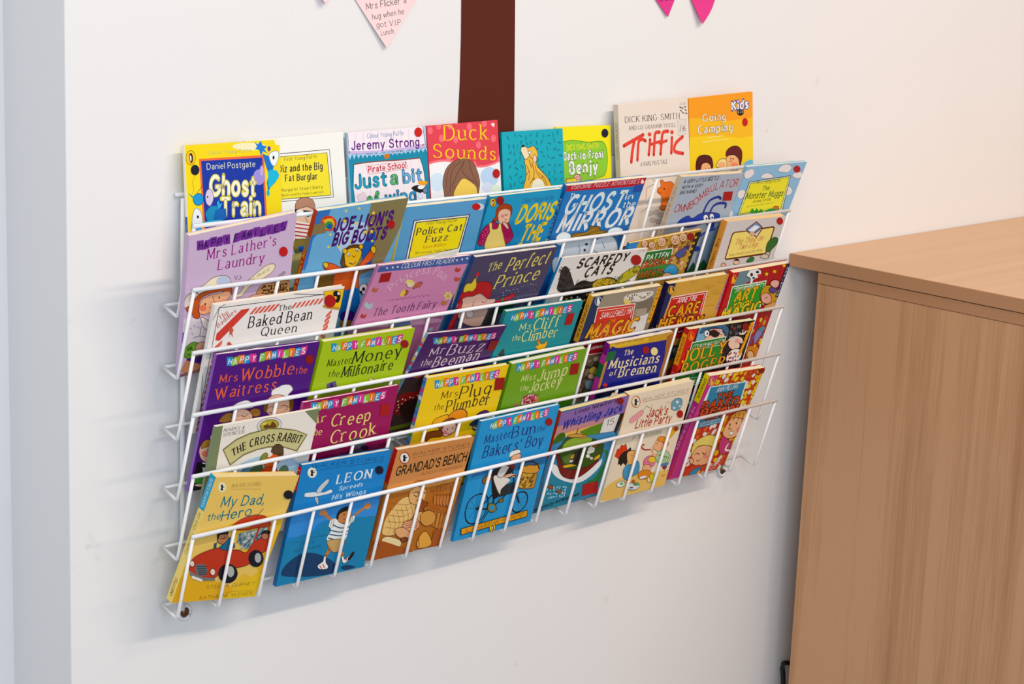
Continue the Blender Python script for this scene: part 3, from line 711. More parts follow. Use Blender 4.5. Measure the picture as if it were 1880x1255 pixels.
('B','2a1a10','437 1058 435 1065 429 1070 422 1069 416 1064 414 1056 416 1048 422 1044 430 1044 435 1050'),
('B','fbd890','602 1049 633 965 723 935 812 962 810 1078','8a6a20',10),
('B','f2b078','798 1038 782 1066 740 1080 689 1076 648 1053 632 1023 649 995 690 980 742 985 783 1007'),
('B','6ab4d8','1201 1096 1293 1026 1415 1018 1506 1105 1505 1184')], [('c01424', '1318 444 1313 468 1299 487 1278 499 1254 501 1229 495 1209 480 1196 458 1191 434 1196 411 1210 392 1231 380 1255 377 1280 384 1300 399 1314 420', 'round red sticker')], []),
('B1', (0.0789, -0.027, 0.3026, 14.85, 5.93, -0.16), 149, 182, 8, 'cbb2cd', 'c4a8c8', 'f0e3c4', 'pale mauve book with a red haired cook in a mob cap, second row', [
('P','7a3a96','105 86 198 91 208 215 115 209'),
('T','3a1a5a','H','137 191 183 194',75,'B'),
('P','7a3a96','214 103 306 96 279 212 187 219'),
('T','3a1a5a','A','214 199 260 195',75,'B'),
('P','7a3a96','285 81 378 84 384 207 290 203'),
('T','3a1a5a','P','313 185 359 186',75,'B'),
('P','7a3a96','388 98 481 94 462 212 369 216'),
('T','3a1a5a','P','395 196 442 194',76,'B'),
('P','7a3a96','461 84 555 90 569 215 475 209'),
('T','3a1a5a','Y','496 191 543 194',76,'B'),
('P','7a3a96','624 99 719 94 698 212 603 217'),
('T','3a1a5a','F','630 197 677 194',76,'B'),
('P','7a3a96','703 82 798 84 800 207 705 205'),
('T','3a1a5a','A','728 186 776 187',76,'B'),
('P','7a3a96','808 93 903 87 880 205 784 211'),
('T','3a1a5a','M','812 191 859 188',76,'B'),
('P','7a3a96','882 77 979 81 989 206 892 202'),
('T','3a1a5a','I','914 183 963 185',77,'B'),
('P','7a3a96','989 97 1085 93 1070 213 974 217'),
('T','3a1a5a','L','1000 197 1049 195',77,'B'),
('P','7a3a96','1067 83 1165 88 1178 214 1080 209'),
('T','3a1a5a','I','1102 190 1151 193',77,'B'),
('P','7a3a96','1173 94 1271 91 1260 213 1162 216'),
('T','3a1a5a','E','1189 195 1237 194',77,'B'),
('P','7a3a96','1271 87 1369 81 1349 202 1251 207'),
('T','3a1a5a','S','1279 187 1327 184',77,'B'),
('T','9a2a86',"Mrs Lather's",'267 359 1222 372',127,'s'),
('T','9a2a86','Laundry','427 520 1069 560',128,'s'),
('B','e9dcb8','698 923 786 875 849 770 989 681 1112 615 1215 612 1248 662 1199 728 1037 795 894 848 792 944','6a5030',7),
('T','7a6a50','my dears!','887 778 1166 687',41,'h'),
('B','f0e2bf','172 784 192 705 277 658 363 610 488 604 582 642 625 719 555 754 393 751 233 765','5a5050',7),
('B','b8c4dc','423 691 453 613 563 638 616 717 535 733'),
('B','e9dcc8','-5 894 13 781 106 736 181 787 153 881 68 928','5a5050',7),
('B','c05a1c','54 976 23 918 100 885 164 799 304 764 466 768 631 788 641 892 524 815 343 807 221 846 196 975 223 1084 151 1083 110 1006','6a2a10',7),
('B','f2b48a','208 1012 224 881 310 833 471 828 599 832 641 892 574 962 489 1027 382 1053 275 1062','8a4a30',7),
('B','e87858','306 984 299 1007 277 1016 247 1009 222 989 211 962 218 940 241 930 270 937 295 958'),
('B','2a1a1a','296 931 295 940 290 944 283 943 277 936 275 926 276 918 281 913 288 915 294 922'),
('C','8a4a30',7,'349 978 396 1006 484 975'),
('C','8a4a30',7,'383 850 407 923 427 945'),
('B','2a1a1a','486 891 485 898 481 902 475 901 470 895 467 886 468 879 473 875 478 876 483 882'),
('B','c6945a','1018 979 1063 869 1194 864 1481 894 1489 1053 1251 1050','5a3a18',7),
('K','5a3a18','1063 869 1464 908 1468 1030 1095 997',26,13,2.2,5),
('B','f0b898','890 1001 961 966 1093 979 1191 1019 1156 1046 986 1032','8a4a30',7),
('B','a8a0a0','1274 822 1371 758 1402 773 1304 837','4a4a4a',7),
('C','6a5a7a',7,'673 645 696 701 719 656'),
('C','6a5a7a',7,'724 708 769 701 747 662'),
('B','dcd2d6','-8 1096 77 1049 226 1118 333 1110 428 1373 402 1714 154 1564 -17 1434'),
('C','5a4a6a',5,'33 1156 53 1148 63 1177'),
('C','5a4a6a',5,'90 1204 110 1196 120 1225'),
('C','5a4a6a',5,'141 1183 162 1174 172 1204'),
('C','5a4a6a',5,'198 1214 218 1205 228 1235'),
('C','5a4a6a',5,'113 1278 134 1270 143 1300'),
('C','5a4a6a',5,'22 1137 43 1128 52 1158'),
('C','5a4a6a',5,'247 1157 268 1149 277 1178'),
('B','6a9a3a','45 1553 63 1437 158 1392 253 1451 281 1579 176 1621','2a4a1a',7),
('K','3a6a22 8ab84a','62 1428 234 1446 253 1572 91 1565',14,16,1.2,2),
('B','d8a088','192 1487 250 1415 334 1454 352 1562 264 1592','6a3a28',7),
('P','4a2a7a','84 1598 310 1604 330 1731 102 1715'),
('P','c8845c','6 1751 77 1613 293 1721 286 1859'),
('P','8a5a5a','0 1784 297 1775 309 1918 0 1906'),
('C','3a2a3a',7,'154 1340 243 1336 356 1381'),
('C','3a2a3a',7,'251 1210 243 1328'),
('B','8a6ac0','-5 1369 -23 1245 21 1239 56 1350'),
('B','ece4e0','241 1088 376 1189 374 1274 289 1236','5a4a5a',7)], [('c01424', '1409 491 1407 516 1395 534 1376 544 1352 544 1327 534 1305 515 1289 491 1282 464 1284 440 1295 422 1314 412 1338 412 1363 422 1385 441 1401 465', 'round red sticker')], []),
('B2', (0.2307, -0.0143, 0.3043, 22.40, 2.15, 0.34), 140, 200, 7, '6fb0d8', 'b83a28', 'f0e3c4', 'blue paperback with a yellow lion in an orange jumper, second row', [
('P','8a8058','811 -8 1513 -63 1277 951 859 1073'),
('P','3a78c0','-22 5 199 -1 168 228 40 390 56 720 48 828 -34 815 -21 381'),
('P','2a62b0','765 497 1013 423 1102 923 996 982'),
('B','b8d4ea','373 257 821 285 844 620 529 646'),
('P','f2d84a','434 31 447 50 469 55 457 65 467 85 446 72 431 80 430 61 410 47 431 48'),
('P','f2d84a','630 22 643 41 665 45 653 56 664 75 642 63 627 70 626 52 606 37 627 38'),
('P','f2d84a','644 232 658 251 680 256 667 267 678 286 657 274 641 281 640 263 620 248 641 249'),
('P','f2d84a','641 488 655 508 678 513 665 523 676 543 654 530 639 538 638 519 617 504 639 505'),
('P','f2d84a','466 535 479 555 501 560 489 570 500 590 478 577 463 585 462 566 442 551 463 552'),
('P','f2d84a','989 531 1004 550 1026 555 1014 566 1025 586 1003 573 987 581 986 562 965 546 987 548'),
('P','f2d84a','310 512 324 531 345 536 333 547 343 567 322 553 307 561 306 543 286 527 307 529'),
('P','f2d84a','288 336 301 355 323 360 311 370 321 390 300 377 285 384 284 366 264 351 285 353'),
('P','f2d84a','897 268 911 287 934 292 921 303 932 323 910 310 895 317 894 299 873 283 894 285'),
('B','e0402a','345 217 341 280 289 312 211 301 136 251 92 181 97 119 148 87 226 98 301 147'),
('B','f0c030','315 222 312 268 276 292 220 284 167 247 136 196 139 150 175 127 230 135 284 171'),
('B','4a9a48','302 238 300 272 274 289 233 283 194 257 172 220 174 186 200 169 240 175 279 201'),
('B','2a62b0','289 254 289 278 273 290 247 286 223 268 208 243 208 219 224 207 250 211 274 229'),
('P','8a7a50','-9 185 152 172 216 325 3 330'),
('T','f2dc4a','RED READERS','111 152 273 153',18,'B'),
('T','5a1f7e',"JOE LION'S",'334 324 1222 323',158,'X','2a1048',4),
('T','5a1f7e','BIG BOOTS','372 521 1188 541',155,'X','2a1048',4),
('P','f6d440','450 163 468 189 497 195 480 209 495 235 466 218 446 228 445 204 418 184 446 186'),
('P','f6d440','878 110 897 135 927 141 910 156 925 182 895 165 875 175 874 151 846 130 875 132'),
('P','f6d440','827 368 846 394 875 401 859 415 873 441 844 424 823 434 822 409 795 389 823 391'),
('P','f6d440','930 374 949 400 979 406 962 420 977 447 948 430 927 440 926 415 898 395 927 397'),
('B','6a4a1a','574 721 587 630 640 574 761 573 848 624 861 766 796 887 655 892 582 815','2a1a08',8),
('B','f2c02a','603 651 691 609 822 638 881 713 863 841 801 902 689 869 628 766','4a3008',8),
('B','f2c02a','634 647 634 668 619 680 596 676 572 659 558 635 559 613 573 602 597 606 620 623','4a3008',8),
('B','f2c02a','873 618 873 640 860 652 839 648 818 632 804 608 804 586 816 574 838 577 859 594','4a3008',8),
('B','ffffff','697 703 698 719 690 728 675 726 661 714 651 696 650 679 659 670 673 673 688 685','4a3008',4),
('B','ffffff','811 655 812 672 804 681 791 679 777 667 768 649 767 632 774 623 787 625 801 637','4a3008',4),
('B','1a1a1a','689 709 690 716 687 719 682 718 676 714 672 706 672 700 675 696 680 697 686 702'),
('B','1a1a1a','803 663 803 670 801 674 795 673 790 668 786 661 785 654 788 651 794 651 799 656'),
('C','4a3008',8,'737 728 775 752 789 732'),
('C','3a1a08',12,'721 828 787 857 822 825'),
('B','e0621a','317 764 445 793 599 874 704 919 871 899 962 763 1024 697 1094 755 1052 852 921 963 985 1240 911 1266 601 1184 520 1048 534 957 390 877 327 830','7a2a08',8),
('B','f2c02a','1007 676 1024 632 1078 659 1099 728 1058 740','4a3008',8),
('B','f2c02a','305 790 315 754 369 772 390 822 361 845','4a3008',8),
('B','1f6fb8','558 1177 778 1233 975 1238 1107 1570 1072 1798 906 1728 693 1496'),
('P','9a7a3a','256 893 516 898 539 976 263 987'),
('P','7a5a28','242 983 518 973 567 1207 274 1232','4a3010',8),
('B','f0f0f0','1170 1281 1169 1326 1137 1349 1085 1340 1034 1303 1004 1253 1005 1208 1038 1186 1089 1194 1140 1231','1a1a1a',8),
('B','1a1a1a','1102 1269 1102 1285 1092 1293 1076 1291 1060 1278 1050 1260 1050 1245 1060 1237 1076 1239 1092 1252'),
('B','1a1a1a','1153 1240 1154 1253 1147 1261 1135 1258 1122 1248 1114 1233 1113 1219 1120 1212 1133 1214 1145 1225'),
('B','1a1a1a','1071 1308 1071 1321 1063 1327 1051 1325 1039 1315 1031 1301 1031 1289 1038 1283 1050 1285 1063 1294'),
('B','5a2a8a','819 1576 1010 1591 1071 1758 890 1744','2a1040',8),
('B','a8843a','834 1695 1042 1733 1063 1835 886 1802')], [('b3121f', '1290 361 1293 386 1287 406 1272 417 1250 419 1225 410 1201 393 1181 370 1168 344 1165 319 1171 300 1186 288 1208 286 1232 295 1257 312 1277 335', 'round red sticker')], [('T', 'f2d84a', "JOE LION'S BIG BOOTS", 0.25, 0.8, 'B'), ('R', '8a7a50', 0.18, 0.28)]),
('B3', (0.3716, -0.0238, 0.299, 15.85, -0.14, -0.04), 137, 184, 9, '5c9fcb', 'e0cc3a', 'f0e3c4', 'sky blue paperback with a yellow police title panel, second row', [
('P','3a4a6a','187 190 1143 193 1122 651 1120 797 198 734'),
('P','fdf8e2','205 200 1124 204 1103 649 1097 795 213 727'),
('P','2a3a5a','231 217 1107 221 1081 665 237 721'),
('P','f6de28','247 229 1092 232 1065 656 254 719'),
('T','2a3a4a','First Young Puffin','415 273 933 279',47,'ni'),
('T','16264a','Police Cat','290 404 1049 406',94,'S'),
('T','16264a','Fuzz','475 522 838 523',90,'S'),
('T','c8642a','Karen Wallace','454 603 838 599',43,'si'),
('T','4a4a2a','Illustrated by Trevor Dunton','341 667 973 681',33,'si'),
('B','e8e0d0','218 809 652 802 1108 833 1065 1461 200 1535'),
('B','c8d8e8','1357 107 1350 134 1313 148 1261 144 1214 122 1190 93 1197 66 1234 52 1285 56 1333 78')], [('c01424', '1290 101 1290 119 1278 134 1257 142 1230 143 1200 137 1173 124 1152 107 1141 88 1141 71 1152 56 1173 48 1201 47 1230 53 1257 65 1278 82', 'round red sticker')], [('R', 'c8282a', 0.62, 1.0), ('T', 'f6f0d8', 'POLICE CAT FUZZ', 0.62, 0.95, 'n'), ('T', '3a5a3a', 'KAREN WALLACE', 0.08, 0.5, 'n')]),
('B4', (0.5085, -0.016, 0.3012, 19.55, 0.23, -0.02), 130, 189, 6, '109cc8', '0f86b0', 'f0e3c4', 'turquoise paperback with a lady in a yellow apron and yellow title, second row', [
('P','0d8cc0','-58 400 1406 396 1286 846 -156 769'),
('T','1a4a86','Colour Young Puffin','600 144 1178 151',61,'hi'),
('T','f6cf2a','DORIS','615 436 1265 437',236,'Bi'),
('T','f6cf2a','THE','786 737 1183 736',231,'Bi'),
('T','f6cf2a','GIANT','719 1007 1350 1012',233,'Bi'),
('B','a8482a','155 356 193 303 170 207 213 135 328 133 435 185 473 274 462 340 401 239 289 218 243 280 251 366','6a2410',9),
('B','f2bfa2','255 348 228 241 306 201 433 242 469 360 446 424 332 432','8a4a3a',9),
('B','e88878','350 313 349 327 336 334 317 332 298 322 287 307 288 294 301 287 320 289 339 299'),
('C','5a2a1a',9,'351 291 385 302 408 289'),
('C','8a3a2a',9,'378 366 421 374'),
('B','a81e58','4 578 17 484 84 415 182 369 296 428 458 426 533 501 626 626 615 693 531 751 339 739 239 527 155 613 122 715 23 694','5a0a30',9),
('K','e86aa0','24 504 156 423 213 581 80 662',14,11,1,4),
('B','f4d67a','113 399 157 394 201 485 294 485 293 418 329 422 370 502 450 626 556 851 241 853 149 727 148 593 167 519','9a7a2a',9),
('B','f2bfa2','346 404 418 412 496 497 479 514 400 458','8a4a3a',9),
('B','f5c518','123 95 127 133 109 154 77 151 42 125 18 85 14 47 32 26 64 29 99 55','3a3020',6),
('B','1a1a1a','40 55 67 51 91 86 103 125 85 131 59 102'),
('B','ffffff','52 66 71 77 85 110 78 119 61 92'),
('B','e8641e','33 64 48 56 55 76'),
('L','e8641e',9,'77 136 103 138')], [('9a1424', '260 74 263 97 255 116 237 128 211 130 182 122 154 107 131 85 117 61 114 37 122 19 140 7 166 5 195 12 223 28 246 50', 'round red sticker')], []),
('B5', (0.6527, -0.018, 0.3026, 20.31, -0.06, -0.06), 154, 193, 8, '0f7cc0', '0c6aaa', 'f0e3c4', 'bright blue puzzle paperback with big white ghost lettering and red top band, second row', [
('P','c01c38','-54 -3 1565 -12 1574 124 -55 84'),
('T','f2d0d4','USBORNE PUZZLE ADVENTURES','93 56 1415 80',63,'si'),
('B','f2e8e0','1454 73 1461 20 1518 59 1507 92'),
('P','0c56a8','1351 95 1553 106 1559 223 1345 215'),
('T','e9f2f8','The','119 197 269 200',70,'B'),
('T','dcebf4','GHOST','121 422 1220 446',255,'Xi'),
('T','e9f2f8','in','1255 318 1390 316',85,'B'),
('T','e9f2f8','the','1251 438 1493 440',89,'B'),
('T','e9f2f8','MIRROR','105 713 1489 726',258,'Xi'),
('P','1a6aa8','-30 743 620 750 1595 726 1588 1066 -18 893'),
('B','8a6a1c','414 829 423 760 524 760 700 758 713 669 797 687 904 698 958 764 1130 802 1076 858 802 819 563 855','4a3808',9),
('C','c89a2a',11,'445 812 634 781 771 745 860 714'),
('C','c89a2a',12,'771 806 1021 791'),
('B','e4eef4','107 777 202 707 345 752 401 828 331 900 184 905','7a98b0',9),
('B','e4eef4','1131 863 1138 762 1288 747 1417 801 1413 852 1295 880','7a98b0',9),
('B','d4dce2','284 907 397 818 741 854 911 893 994 1147 397 1121','7a8a98',9),
('B','dce4ea','920 914 1245 887 1450 1115 1322 1184 966 1082','7a8a98',9),
('B','1a1a20','791 961 791 973 778 979 758 977 739 968 727 954 728 943 741 937 761 939 780 948'),
('B','1a1a20','787 1052 788 1066 779 1073 764 1071 749 1061 738 1047 737 1034 746 1027 760 1028 776 1038'),
('C','6a7a8a',9,'600 941 671 1050 662 1151'),
('C','6a7a8a',9,'1064 950 1165 1063'),
('B','cfe0ee','188 1158 266 1106 406 1325 292 1352','7a98b0',9),
('P','0c5aa0','107 1697 178 1379 248 1306 300 1805')], [], [('T', 'e8f0f8', 'THE GHOST IN THE MIRROR', 0.1, 0.9, 'n')]),
('B6', (0.8743, -0.0201, 0.3007, 18.33, -1.83, -0.05), 137, 184, 9, 'a9b5c2', 'c8b8a4', 'e8cfa6', 'grey blue paperback with a blue beetle and curved red title, second row', [
('T','20242c','A VERY LITTLE BEETLE -','76 103 877 77',53,'Bi'),
('T','20242c','WITH A VERY','82 190 517 178',51,'Bi'),
('T','20242c','BIG NAME!','79 273 416 263',51,'Bi'),
('T','b8202a','OMNIBOMBULATOR','72 546 281 559 474 488 638 353 818 249 1036 219 1313 213',120,'n'),
('C','2a3a90',42,'748 608 755 505 807 404 960 361 1037 396'),
('C','2a3a90',43,'898 618 920 515 1014 468 1181 478 1213 543'),
('B','2f46a4','236 762 283 682 428 630 538 678 704 606 968 612 1136 654 1160 760 1090 798 1158 993 1107 1011 908 786 581 827 276 785','151f60',10),
('B','f0f0f0','905 691 910 724 890 742 853 740 813 717 785 684 781 651 801 633 838 635 878 658','151f60',10),
('B','f0f0f0','1025 678 1029 708 1012 725 978 723 941 702 916 671 911 641 929 624 963 626 999 647','151f60',10),
('B','1a1a1a','884 700 885 710 879 716 868 715 856 709 848 698 846 688 852 683 863 683 875 690'),
('B','1a1a1a','1005 691 1007 701 1001 707 989 706 977 700 969 689 967 679 973 673 984 674 996 681'),
('P','7a90a4','865 934 1326 797 1542 1587 984 1540'),
('P','2f5a3a','862 1529 919 1406 1034 1522 1142 1381 1248 1476 1370 1421 1439 1622 783 1608'),
('C','2f46a4',35,'836 996 975 921 1136 890'),
('B','2f46a4','801 1162 911 1149 974 1218 863 1231')], [('a81420', '1051 285 1253 287 1291 432 1088 428', 'square red sticker')], [('T', 'b04a2a', 'DICK KING-SMITH', 0.1, 0.55, 'n'), ('T', '2a70a0', 'OMNIBOMBULATOR', 0.6, 0.95, 'n')]),
('B7', (1.0183, -0.016, 0.3021, 19.58, -0.91, -0.04), 141, 190, 5, '8cbfe0', '80b0d0', 'f0e3c4', 'blue cloud paperback with a yellow monster title panel, right end of second row', [
('B','ece6e6','-9 81 131 37 221 96 209 158 99 204 9 145','8a9ab0',8),
('B','ece6e6','773 109 821 26 968 14 1079 74 1041 147 881 137','8a9ab0',8),
('B','ece6e6','429 204 482 133 629 153 712 223','8a9ab0',8),
('B','ece6e6','37 486 7 399 98 374 177 411 192 497 116 524','8a9ab0',8),
('B','ece6e6','1108 499 1144 392 1254 421 1324 492 1263 553','8a9ab0',8),
('B','ece6e6','-62 756 -3 697 66 745 96 833 -12 824','8a9ab0',8),
('B','ece6e6','1175 221 1235 159 1365 168 1436 237 1330 274','8a9ab0',8),
('P','3a5a3a','177 252 1136 207 1259 806 188 808'),
('P','f6f0c8','195 263 1125 222 1237 793 204 799'),
('P','3a5a3a','221 278 1111 236 1204 773 227 786'),
('P','f4e63a','235 287 1103 244 1187 765 235 778'),
('T','2a4a3a','First Young Puffin','378 308 924 301',52,'h'),
('T','2a6a3a','The','562 427 719 419',73,'H'),
('T','2a6a3a','Monster Muggs','244 540 1109 547',99,'H'),
('T','3a4a2a','Jeremy Strong','435 618 854 602',48,'si'),
('T','6a7a4a','Illustrated by Nick Sharratt','343 685 954 662',30,'si'),
('P','3aa03a','463 787 479 702 572 763 590 710 667 771 707 730 807 803'),
('P','e07a2a','970 761 1020 711 1108 728 1161 798 1021 798','5a2a0a',11),
('B','2aa05a','839 806 932 748 1210 802 1203 846')], [('b3202e', '1307 114 1314 137 1306 155 1286 167 1256 169 1221 163 1187 148 1158 127 1139 104 1132 81 1140 63 1160 51 1189 49 1224 55 1259 70 1288 91', 'round red sticker')], []),
('C1', (0.117, -0.0258, 0.2248, 16.04, 0.36, 0.06), 190, 169, 6, 'ece6e0', 'efe9e2', 'f2e6d2', 'square cream paperback with red and white striped border, left end of third row', [
('C','2a2a2a',8,'1599 69 60 36 106 1606'),
('L','2a2a2a',8,'1599 69 61 39 58 1597'),
('L','2a2a2a',8,'1898 305 1899 1112 1901 1204'),
('P','d2463c','91 461 92 376 387 106 508 106 489 145 150 478'),
('P','d8604f','516 188 589 105 626 105 558 189'),
('P','d8604f','580 188 652 104 690 104 622 188'),
('P','d8604f','644 187 717 104 754 104 686 188'),
('P','d8604f','708 187 781 103 819 103 750 188'),
('P','d8604f','773 186 846 102 884 102 815 187'),
('P','d8604f','837 186 910 102 949 102 879 187'),
('P','d8604f','1128 196 1177 123 1212 123 1163 196'),
('P','d8604f','1194 195 1243 122 1278 121 1229 194'),
('P','d8604f','1260 193 1310 120 1345 120 1295 193'),
('P','d8604f','1326 192 1376 119 1411 118 1361 191'),
('P','d8604f','1393 191 1442 117 1478 117 1428 190'),
('P','d8604f','1459 189 1509 116 1545 115 1495 189'),
('P','d8604f','1526 188 1576 114 1612 114 1562 187'),
('P','d8604f','1700 363 1773 292 1780 339 1704 405'),
('P','d8604f','1695 429 1769 358 1776 405 1700 472'),
('P','d8604f','1691 496 1765 425 1772 472 1695 539'),
('P','d8604f','1687 562 1761 491 1768 539 1691 606'),
('P','d8604f','1683 629 1756 558 1764 606 1687 673'),
('P','d8604f','1679 696 1752 625 1760 673 1683 740'),
('P','d8604f','1674 763 1748 693 1755 740 1679 807'),
('P','d8604f','99 547 194 471 195 528 99 603'),
('P','d8604f','95 628 190 553 191 609 96 685'),
('P','d8604f','91 710 187 634 187 691 92 766'),
('P','d8604f','87 791 183 716 183 773 88 848'),
('P','c86a68','83 873 179 798 179 855 84 930'),
('P','c86a68','80 955 175 880 176 937 80 1012'),
('P','c86a68','76 1038 171 962 172 1019 76 1095'),
('P','c86a68','72 1120 167 1045 168 1102 72 1178'),
('P','c86a68','68 1203 164 1127 164 1185 68 1260'),
('P','c86a68','64 1286 160 1210 160 1268 64 1344'),
('P','c86a68','60 1369 156 1293 156 1351 60 1427'),
('P','c86a68','56 1452 152 1377 152 1435 56 1510'),
('P','c86a68','52 1536 148 1460 148 1519 52 1594'),
('P','c86a68','47 1620 144 1544 144 1603 48 1678'),
('P','c86a68','43 1704 140 1628 141 1687 44 1762'),
('P','c86a68','39 1788 136 1713 137 1771 40 1847'),
('T','c8504a','The','108 202 208 132',61,'s'),
('T','c8504a','Baddies','99 301 321 125',64,'s'),
('T','2a2a2a','The','940 201 1125 199',72,'s'),
('T','1a1a1a','Baked Bean','539 365 1469 383',142,'s'),
('T','1a1a1a','Queen','750 505 1273 526',115,'s'),
('P','f2bd1c','1583 26 1898 32 1908 307 1670 239','8a6a10',6),
('B','2a2a1a','1736 55 1794 45 1859 106 1860 194 1823 207 1768 147'),
('B','f0f0f0','1848 87 1847 102 1837 109 1822 107 1807 96 1798 81 1800 66 1810 59 1825 61 1840 72','1a1a1a',8),
('B','e8c020','1739 108 1803 125 1802 160 1758 145'),
('B','c8903a','1634 213 1904 288 1900 314 1654 254'),
('B','c8604a','260 342 283 320 329 360 319 401 339 456 292 406 293 457 273 378'),
('B','c8604a','271 531 294 509 340 550 330 591 350 646 303 596 304 647 284 567')], [('b0101c', '1801 183 1803 217 1790 243 1765 259 1732 261 1695 250 1661 226 1634 194 1619 158 1617 125 1630 98 1655 82 1688 80 1724 92 1759 115 1786 147', 'round red sticker')], []),
('C2', (0.3136, -0.0047, 0.2321, 27.49, -1.25, -0.22), 153, 204, 4, 'd48ab2', 'c07aa2', 'f0e8da', 'pink shiny paperback with a blue top band, leaning in third row', [
('P','4a64a4','18 16 1572 -14 1613 133 16 104'),
('T','f0f0f8','COLOUR FIRST READER','394 86 1262 82',72,'n'),
('P','f0f0f8','146 32 158 47 175 50 167 59 178 74 160 65 150 71 147 57 130 45 146 46'),
('P','f0f0f8','237 32 250 47 267 50 259 59 270 74 252 65 242 71 239 56 221 45 237 45'),
('P','f0f0f8','316 30 329 45 346 48 338 57 349 73 331 63 321 70 318 55 300 43 316 44'),
('P','f0f0f8','1299 32 1313 47 1332 50 1323 59 1335 76 1316 66 1305 72 1301 57 1283 45 1300 46'),
('P','f0f0f8','1386 26 1400 42 1418 45 1410 54 1422 70 1402 60 1391 67 1388 52 1369 40 1386 40'),
('P','f0f0f8','1468 20 1482 36 1500 39 1492 48 1504 64 1484 54 1473 61 1470 46 1451 34 1468 34'),
('T','e9bcd2','Princess Pom','389 425 530 290 775 217 1004 242 1217 367',121,'s'),
('B','f2dcc0','730 363 733 394 711 411 671 406 630 383 603 349 601 318 623 301 662 306 703 329','a0785a',9),
('B','f2d878','572 335 587 276 686 304 741 354 727 393 652 324'),
('B','c86a4a','747 436 775 358 857 347 864 409 805 422','8a3a2a',9),
('B','a85a3a','637 525 632 443 698 471 693 531'),
('B','e8c858','569 517 593 428 651 486 624 543'),
('L','b05a8a',9,'403 575 448 598 471 572 517 597 540 570 586 596 608 569 655 594 678 567 724 592 747 566 793 590 817 566 864 590 888 566 935 592 959 566 1007 593 1031 567 1079 595 1103 569'),
('T','6a3a6a','The Tooth Fairy','253 807 1286 793',120,'s'),
('B','c8703a','64 387 73 342 113 375 147 359 149 411 109 414','8a3a2a',4),
('B','c84a3a','1352 218 1361 172 1404 205 1441 189 1444 242 1401 246','8a3a2a',4),
('B','c85a3a','1416 373 1425 327 1468 360 1505 344 1509 398 1465 401','8a3a2a',4),
('B','c8803a','1372 747 1381 700 1424 735 1461 718 1465 773 1422 776','8a3a2a',4),
('B','c8403a','51 787 61 742 100 775 135 759 137 812 97 815','8a3a2a',4),
('B','b8c4cc','27 602 59 556 122 604 169 570 185 652 159 689 83 660','7a8a98',4),
('B','e8d870','1518 640 1518 651 1507 656 1489 654 1472 645 1461 633 1460 622 1471 616 1489 618 1507 627'),
('B','e8d870','1509 700 1496 700 1478 690 1462 675 1455 660 1458 651 1471 651 1488 660 1504 676 1512 691'),
('B','e8d870','1427 690 1414 679 1407 664 1409 651 1419 644 1434 648 1447 659 1454 674 1452 687 1442 693'),
('B','e8d870','1356 620 1356 609 1366 603 1384 606 1402 614 1413 627 1413 638 1402 643 1385 641 1367 632'),
('B','e8d870','1366 560 1379 560 1396 570 1412 585 1419 600 1416 609 1403 609 1386 600 1370 584 1362 569'),
('B','e8d870','1447 570 1460 581 1467 596 1465 610 1455 616 1440 613 1427 602 1420 587 1422 573 1432 567'),
('B','d8a030','1458 633 1460 644 1452 650 1439 648 1425 640 1415 627 1414 616 1421 610 1434 612 1448 620'),
('K','eec4d8','301 205 1371 179 1568 866 417 844',26,6,1,8),
('P','c478a4','-33 968 1515 944 1495 1281 1242 2000 210 1835'),
('B','e8a8c4','2 953 420 947 1077 961 1451 999 1459 1063 668 1021'),
('B','7a86b8','638 955 690 879 766 951 890 936 982 1042 724 1050'),
('C','d8b0cc',9,'1329 1216 1313 1469 1275 1679'),
('B','9ac0d8','1345 1154 1418 1143 1425 1229'),
('C','9a5a8a',7,'1246 1374 1254 1633'),
('L','5a4a7a',9,'712 903 708 871')], [('a81020', '97 133 263 131 283 268 116 270', 'square red sticker')], []),
('C3', (0.4807, -0.0118, 0.2345, 24.91, -0.48, -0.01), 149, 189, 6, '4f4a66', '2a4a86', 'e9e2d4', 'dusky purple paperback with yellow prince title, third row', [
('T','e3d468','The','327 271 552 230',134,'si'),
('T','e3d468','Perfect','677 300 1409 247',206,'si'),
('T','e3d468','Prince','587 562 1342 495',203,'si'),
('K','c84a6a 6aa0c8 e0e0e8 c8c85a','689 606 1409 508 1388 821 730 798',40,8,1,4),
('B','b8282e','29 869 -20 678 10 540 83 448 226 409 419 428 532 524 564 672 542 752 394 630 345 726 233 630 193 747 77 691 75 896','5a0a10',9),
('B','e2c83a','34 543 11 439 64 405 113 411 147 334 224 465 194 543 121 534','7a6010',9),
('B','c8283a','205 284 206 302 193 312 171 309 147 295 132 276 131 258 144 248 166 251 189 265'),
('L','c8a83a',9,'166 377 164 296'),
('B','d8b0a0','-1 722 97 632 233 630 360 605 535 710 672 728 689 792 607 844 663 1019 623 1139 433 1133 231 1042 75 896','6a4a4a',9),
('B','b8282e','27 889 14 703 34 645 96 735 94 940 93 1147 58 1225 -23 1089','5a0a10',9),
('B','e8d8d0','371 926 377 966 354 987 311 981 265 951 234 908 229 868 252 847 294 853 340 883','6a4a4a',7),
('C','6a4a4a',9,'296 720 300 782 369 833'),
('C','6a4a4a',9,'443 739 503 768 532 730'),
('B','b82838','692 772 777 752 918 697 991 675 1030 733 934 783 817 789 732 809','5a0a18',9),
('C','4a8a4a',18,'812 725 830 790'),
('P','3a3a3a','627 888 869 900 876 1175 608 1158'),
('P','2a4a30','793 890 1107 848 1053 988 793 995')], [], []),
('C4', (0.6595, -0.0128, 0.23, 23.08, -1.35, -0.15), 171, 168, 3, 'e6dfd8', '2a86c0', 'f0e8da', 'white paperback with bold black letters and spiky cat tails, third row', [
